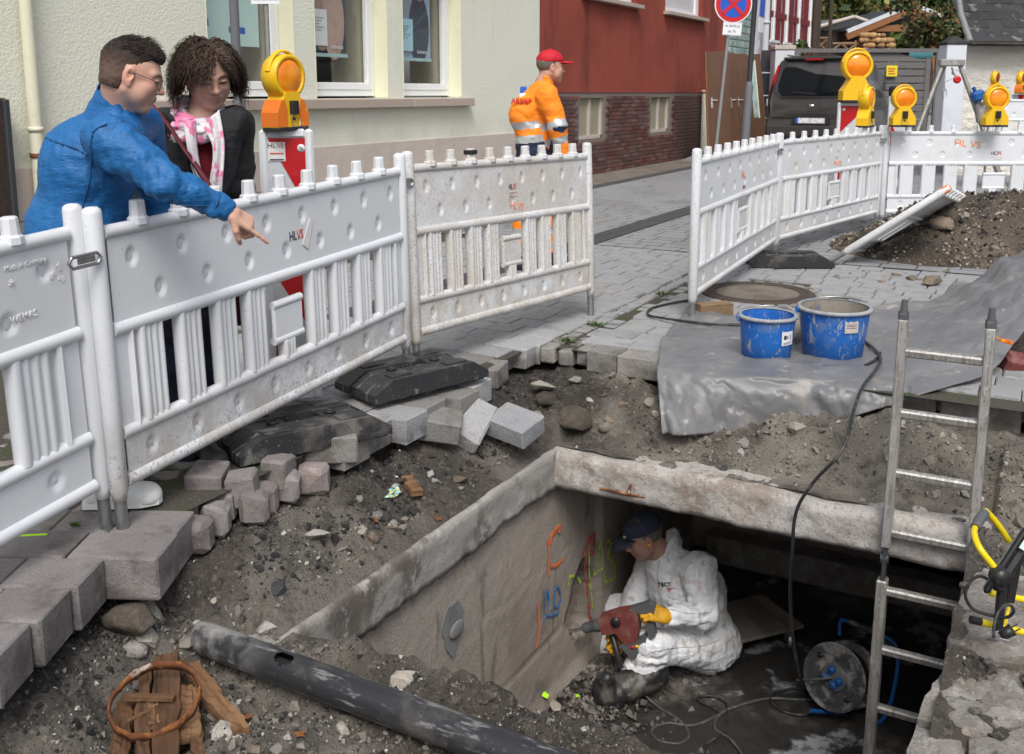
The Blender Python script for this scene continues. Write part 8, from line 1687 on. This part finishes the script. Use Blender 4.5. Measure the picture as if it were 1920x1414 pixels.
def cap(H, m, parent, tilt=0.0, s=1.0):
    F_ = Field(H.c - .24, H.c + .24, .0058); F_.ball(H.p(0, -.012, .052), np.array((.084, .106, .083)) * H.s * s, 0, 'add', H.M); _, P = F_._sub(F_.lo, F_.lo + F_.h * F_.n, 0); L = H.loc(P[:F_.n[0], :F_.n[1], :F_.n[2]]); F_.f = np.maximum(F_.f, ((.040 + .10 * L[..., 1] - L[..., 2]) * H.s).astype(np.float32)); F_.wrinkle(.0025, 22, 7); c_ = F_.build('cap', m, parent)
    b = MB(); rows = []
    for i in range(15):
        x = -1 + i / 7; rows.append([H.p(x * .070, .070 * math.sqrt(max(0, 1 - .75 * x * x)) + .015, .052 - .014 * x * x), H.p(x * .074, .105 + .035 * math.sqrt(max(0, 1 - x * x * .9)), .053 - tilt * .3 - .018 * x * x), H.p(x * .058, .118 + .062 * math.sqrt(max(0, 1 - x * x)), .048 - tilt - .02 * x * x)])
    R_ = np.array(rows); b.grid(R_ - np.array(parent.location)); o = b.build('peak', m, c_); o.location = (0, 0, 0); sm = o.modifiers.new('t', 'SOLIDIFY'); sm.thickness = .004
    MB().sphere((0, 0, 0), .009, 8, 6).build('button', m, c_, H.p(0, -.012, .136) - np.array(parent.location)); return c_
cap(H3, M['cap_red'], ora, -.004)
FO = Field(*box_lo_hi([neck + V(0, 0, .06), wr3, hip3 - V(0, 0, .14), Q(950, 250), Q(1065, 250), Q(1000, 250, .35), Q(1000, 250, -.35)], .07), .0085)
FO.cone(neck - V(0, 0, .09), che, .11, .165, .06, flat=(RGT, .82)); FO.cone(che, wai, .168, .175, .06, flat=(RGT, .86)); FO.cone(wai, hip3 - V(0, 0, .04), .178, .185, .05, flat=(RGT, .86)); FO.cone(shR3, shL3, .082, .082, .05); FO.ball(Q(985, 215), (.13, .17, .16), .06); FO.chain([shR3, elb3, wr3], [.088, .074, .062], .035); FO.chain([shL3, Q(1000, 235, .26), Q(1018, 285, .22)], [.085, .072, .06], .035)
FO.cone(neck - V(0, 0, .04), neck + V(0, 0, .035) + RGT * .015, .082, .078, .02); FO.cone(neck - V(0, 0, .02), neck + V(0, 0, .10), .060, .066, .006, 'sub'); FO.wrinkle(.007, 7, 61, (1, 1, 1.4))
v_, f_ = FO.surf(); jk = npobj('jacket', v_ - OL, f_, M['hivis'], ora)
for m_ in ('reflective', 'navy_cloth'): jk.data.materials.append(M[m_])
ct = v_[f_].mean(1); zz_ = ct[:, 2]; lat = (ct - che) @ RGT; dpt_ = (ct - che) @ FWD; sag = .10 * lat; dar = np.abs((ct - shR3) @ np.cross(nrm(wr3 - shR3), nrm(-FWD))) ; ad = nrm(wr3 - shR3); ta = (ct - shR3) @ ad; per = np.linalg.norm((ct - shR3) - ta[:, None] * ad, axis=1); arm = (per < .115) & (ta > .06) & (dpt_ < -.12)
zb = lambda v: float(Q(1000, v)[2]); mi = np.zeros(len(ct), int); tz = ~arm
mi[tz & (zz_ - sag < zb(262))] = 2; mi[tz & (np.abs(zz_ - sag - zb(232)) < .03)] = 1; mi[tz & (np.abs(zz_ - sag - zb(258)) < .03)] = 1; mi[tz & (zz_ - sag < zb(239)) & (zz_ - sag > zb(250)) & (lat > .03) & (dpt_ < 0)] = 2; mi[tz & (zz_ - sag < zb(300))] = 2
mi[arm & (np.abs(ta - .235) < .03)] = 1; mi[arm & (np.abs(ta - .365) < .028)] = 1; mi[arm & (ta > .41) & (ta < .46)] = 0; jk.data.polygons.foreach_set('material_index', mi.astype(np.int32)); jk.data.update()
for nm_, w2, h2, m_, du, dv in (('badge', .055, .075, 'sign_blue', 981, 171), ('badge_field', .05, .035, 'sign_white', 980, 179)): p_ = onsurf(FO, Q(du, dv), tocam, .002 + .002 * (nm_ != 'badge')); MB().box((0, 0, 0), (w2, .003, h2)).build(nm_, M[m_], ora, p_ - OL, (R(-12), 0, YAW - .3))
p_ = onsurf(FO, Q(978, 190), tocam, .003); text('lettering', 'ARSIEF', .058, M['flat_red'], ora, p_ - OL + V(.0, -.004, 0), (R(84), 0, YAW - .28), depth=.004, bold=.001)
FT3 = Field(*box_lo_hi([hip3 + V(0, 0, .08), Q(985, 500), Q(1040, 500), hip3 + FWD * .15, hip3 - FWD * .15], .12), .010); FT3.cone(hip3 + V(0, 0, .04), hip3 - V(0, 0, .05), .155, .16, .04); FT3.chain([hip3 - FWD * .09 - V(0, 0, .06), Q(980, 420, -.1), Q(962, 494, -.1)], [.105, .08, .07], .03).chain([hip3 + FWD * .09 - V(0, 0, .06), Q(1030, 415, .1), Q(1035, 494, .1)], [.105, .08, .07], .03); FT3.wrinkle(.007, 8, 65)
v_, f_ = FT3.surf(); tk = npobj('trousers', v_ - OL, f_, M['hivis'], ora); [tk.data.materials.append(M[m_]) for m_ in ('reflective', 'navy_cloth')]; zz_ = v_[f_].mean(1)[:, 2]; mi = np.where(zz_ > zb(385), 2, 0); mi[np.abs(zz_ - zb(432)) < .035] = 1; mi[np.abs(zz_ - zb(462)) < .03] = 1; mi[zz_ < zb(475)] = 2; tk.data.polygons.foreach_set('material_index', mi.astype(np.int32)); tk.data.update()
for u_, d_ in ((960, -.1), (1033, .1)): a = Q(u_ - 12, 508, d_); a[2] = 0; Fs = Field(*box_lo_hi([a, a + RGT * .3], .13), .009); shoe(Fs, a, a + RGT * .29, .05); Fs.cut((0, 0, .004), (0, 0, 1)); Fs.build('boot', M['black_rubber'], ora)

# ---------------------------------------------------------------- the worker sitting in the pit
g0 = G(1330, 1215, -1.68); pit_w = put('seated worker in a white coverall and navy cap drilling in the pit', (g0[0], g0[1], FZ)); PL = np.array(pit_w.location); B_ = lambda u, v, d: D(u, v, d)
hd = B_(1207, 1006, 5.30); fw = nrm(-RGT * .90 - FWD * .16 - V(0, 0, .42)); H4 = Head(hd, fw, V(0, 0, 1) + fw * .18, 1.08)
neck = B_(1240, 1030, 5.33); sN = B_(1312, 1066, 5.18); sF = B_(1222, 1056, 5.52); che = B_(1272, 1100, 5.36); pel = B_(1318, 1196, 5.36); elN = B_(1322, 1152, 5.10); wrN = B_(1250, 1156, 5.00); elF = B_(1192, 1128, 5.48); wrF = B_(1160, 1196, 5.20)
knN = B_(1222, 1212, 5.05); anN = B_(1190, 1284, 5.05); knF = B_(1162, 1146, 5.55); anF = B_(1130, 1240, 5.5)
F4 = Field(*box_lo_hi([hd, che, neck, wrN, wrF, elN], .15), .0052); H4.skull(F4); F4.cone(H4.p(0, -.03, -.06), neck - V(0, 0, .06), .058, .062, .03); F4.cone(neck, che, .06, .10, .04); F4.chain([sN, elN, wrN], [.045, .036, .027], .02); F4.chain([sF, elF, wrF], [.045, .036, .027], .02); F4.cone(neck - V(0, 0, .12), sN - V(0, 0, .03), .04, .04, .03); F4.cone(neck - V(0, 0, .12), sF - V(0, 0, .03), .04, .04, .03)
F4.build('body', M['skin'], pit_w, H4.color((.42, .25, .185), (.46, .2, .15), stub=.35))
Fh = Field(H4.c - .17, H4.c + .17, .006); Fh.ball(H4.p(0, -.02, .03), np.array((.0775, .098, .085)) * 1.08, 0, 'add', H4.M); _, P = Fh._sub(Fh.lo, Fh.lo + Fh.h * Fh.n, 0); L = H4.loc(P[:Fh.n[0], :Fh.n[1], :Fh.n[2]]); Fh.f = np.maximum(Fh.f, np.where(L[..., 1] > .022, 1, -.03 - L[..., 2]).astype(np.float32)); Fh.build('hair', M['hair_grey'], pit_w)
cap(H4, M['cap_navy'], pit_w, .020); MB().sphere((0, 0, 0), .009, 10, 6).build('ear_plug', M['yellow'], pit_w, H4.p(-.089, .004, -.004) - PL)
text('lettering', 'PP', .025, M['sign_white'], pit_w, H4.p(-.052, .098, .075) - PL, (R(80), 0, YAW - 1.0), depth=.001)
FC4 = Field(*box_lo_hi([neck + V(0, 0, .12), sN, sF, pel - V(0, 0, .15), elN, wrN, knN, knF, anN, anF, pel + RGT * .25, pel + FWD * .2], .14), .0066)
FC4.cone(neck - V(0, 0, .10) + RGT * .03, che + RGT * .02, .12, .175, .06); FC4.cone(che + RGT * .02, pel, .185, .20, .07); FC4.cone(sN, sF, .088, .088, .05); FC4.ball(B_(1318, 1120, 5.38), (.14, .16, .18), .06); FC4.ball(pel + RGT * .04 - V(0, 0, .03), (.19, .2, .14), .05)
FC4.chain([sN, elN], [.095, .088], .04).cone(elN, wrN + nrm(elN - wrN) * .03, .088, .056, .03); FC4.chain([sF, elF, wrF + nrm(elF - wrF) * .03], [.092, .082, .055], .035)
FC4.chain([pel - FWD * .10, knN, anN + nrm(knN - anN) * .07], [.125, .105, .10], .045); FC4.chain([pel + FWD * .10, knF, anF], [.12, .10, .085], .045)
FC4.cone(neck - V(0, 0, .06) + RGT * .02, neck + V(0, 0, .06) + RGT * .035, .092, .080, .03); FC4.cone(neck - V(0, 0, .01) - RGT * .02, neck + V(0, 0, .12) - RGT * .01, .066, .082, .008, 'sub'); FC4.cone(neck + RGT * .055 - V(0, 0, .02), neck + RGT * .055 + V(0, 0, .09), .05, .04, .03)
FC4.cut((0, 0, FZ + .165), (0, 0, 1)) if False else None
jw = lambda P: .55 + 1.0 * np.exp(-(np.linalg.norm(P - elN, axis=1) / .13) ** 2) + .9 * np.exp(-(np.linalg.norm(P - knN, axis=1) / .14) ** 2) + .7 * np.exp(-(np.linalg.norm(P - pel, axis=1) / .2) ** 2) + .5 * np.exp(-(np.linalg.norm(P - sN, axis=1) / .13) ** 2)
FC4.wrinkle(.0125, 5, 71, (1.7, 1.7, .5), jw); FC4.wrinkle(.0085, 8.5, 73, (.55, .55, 1.7), jw); FC4.wrinkle(.0035, 17, 72, (1.6, 1.6, .5), jw); FC4.build('coverall', M['coverall'], pit_w)
for pts_ in ([(1236, 1052), (1233, 1080), (1232, 1110), (1234, 1135)], [(1296, 1052), (1283, 1075), (1280, 1105), (1288, 1130)], [(1256, 1142), (1290, 1150), (1330, 1148)], [(1250, 1044), (1262, 1020), (1268, 995)], [(1215, 1225), (1260, 1215), (1310, 1212), (1350, 1200)]): seam(FC4, [B_(u, v, 5.2) for u, v in pts_], tocam, .0025, M['seam_white'], pit_w)
p_ = onsurf(FC4, B_(1253, 1096, 5.4), tocam, .004); text('lettering', 'TECTOR', .032, M['ink'], pit_w, p_ - PL, (R(90), R(-8), YAW - .2), depth=.004); text('lettering', 'TECTOR', .03, M['logo_red'], pit_w, p_ - PL + V(0.03, 0, -.025), (R(90), R(-8), YAW - .2), depth=.004, sx=.6)
# hammer drill, held in both hands
dr0 = B_(1100, 1177, 5.12); dax = nrm(B_(1225, 1150, 4.98) - dr0); dup = nrm(V(0, 0, 1) - dax * dax[2]); dsd = np.cross(dax, dup)
drl = thing('hammer_drill', 'red and grey hammer drill held by the seated worker', 'drill', dr0); drl.rotation_euler = Matrix((dax, -dsd, dup)).transposed().to_euler()
MXZ = Matrix(((1, 0, 0, 0), (0, 0, -1, 0), (0, 1, 0, 0), (0, 0, 0, 1)))
MB().tube([(-.25, 0, 0), (0, 0, 0)], [.007, .011], 8).build('chisel', M['steel'], drl); MB().lathe([(.014, -.02), (.026, -.015), (.030, .0), (.028, .05), (.036, .055), (.036, .10), (.032, .11)], 20, Matrix.Rotation(R(90), 4, 'Y')).build('chuck', M['grey_plastic'], drl)
def slabby(poly, w_, m, nm): b = MB(); b.prism(poly, -w_, w_, MXZ); o = b.build(nm, m, drl); bv = o.modifiers.new('b', 'BEVEL'); bv.width = .012; bv.segments = 2; return o
slabby([(.09, -.045), (.10, .05), (.22, .06), (.31, .055), (.33, .02), (.31, -.05), (.27, -.12), (.20, -.125), (.17, -.05)], .038, M['drill_red'], 'gear_case'); slabby([(.16, -.12), (.20, -.21), (.30, -.20), (.33, -.10), (.28, -.115)], .036, M['grey_plastic'], 'motor_case')
slabby([(.29, .062), (.42, .070), (.44, .045), (.40, -.03), (.38, -.12), (.34, -.13), (.345, -.05), (.36, .015), (.32, .03)], .022, M['grey_plastic'], 'rear_handle')
MB().lathe([(0, .012), (.026, .01), (.028, 0)], 16, Matrix.Translation((.20, -.042, .015)) @ Matrix.Rotation(R(90), 4, 'X')).build('selector', M['black_plastic'], drl)
for x_, m_ in ((.235, 'flat_red'), (.262, 'yellow')): MB().lathe([(0, .003), (.011, .002), (.011, 0)], 12, Matrix.Translation((x_, -.0385, -.145)) @ Matrix.Rotation(R(90), 4, 'X')).build('marker', M[m_], drl)
sgd = nrm(B_(1165, 1250, 4.98) - B_(1150, 1195, 5.08)); h0 = B_(1148, 1190, 5.08); rD = np.array(drl.matrix_basis.to_3x3()) if False else np.stack([dax, -dsd, dup], 1); dl = lambda p: rD.T @ (np.asarray(p, float) - dr0)
MB().tube([dl(h0), dl(h0 + sgd * .10), dl(B_(1163, 1252, 5.0))], [.017, .019, .02], 10).build('side_handle', M['black_plastic'], drl)
for nm_, wr, el, dirn, pn, rgt_ in (('near', wrN, elN, nrm(B_(1212, 1148, 4.97) - wrN), V(0, 0, -1) + FWD * .7, False), ('far', wrF, elF, nrm(B_(1140, 1212, 5.06) - wrF) * .8 - V(0, 0, .4), -RGT * .2 - FWD * .8 , True)):
    FG = Field(np.asarray(wr) - .22, np.asarray(wr) + .22, .0048); hand(FG, wr, dirn, pn, (105, 110, 112, 115), .4, 1.22, .4, rgt_); FG.cone(wr + nrm(el - wr) * .03, wr + nrm(dirn) * .01, .041, .039, .012); FG.build('glove', M['glove'], pit_w)
# boots
for kn, an, toe, hl in ((knN, B_(1172, 1296, 5.02), G(1118, 1332, FZ + .02), G(1180, 1336, FZ + .02)), (knF, B_(1195, 1262, 5.25), G(1168, 1290, FZ + .1), G(1215, 1290, FZ + .06))):
    top = B_(1222, 1262, 5.03) if kn is knN else B_(1205, 1250, 5.3); FB = Field(*box_lo_hi([top, an, toe, hl], .14), .0068)
    if kn is knN:
        e_ = B_(1150, 1302, 4.95); FB.cone(top, e_, .094, .080, .03); FB.cone(e_, B_(1136, 1308, 4.92), .076, .072, .03); FB.cone(B_(1142, 1312, 4.98), B_(1136, 1276, 4.92), .058, .050, .03); FB.cone(B_(1128, 1322, 5.0), B_(1126, 1290, 4.93), .047, .045, .02)
    else: FB.cone(top, B_(1180, 1275, 5.2), .07, .06, .03); FB.cone(B_(1180, 1275, 5.2), B_(1172, 1262, 5.16), .055, .045, .02)
    FB.wrinkle(.005, 11, 81); FB.build('boot', M['boot'], pit_w)
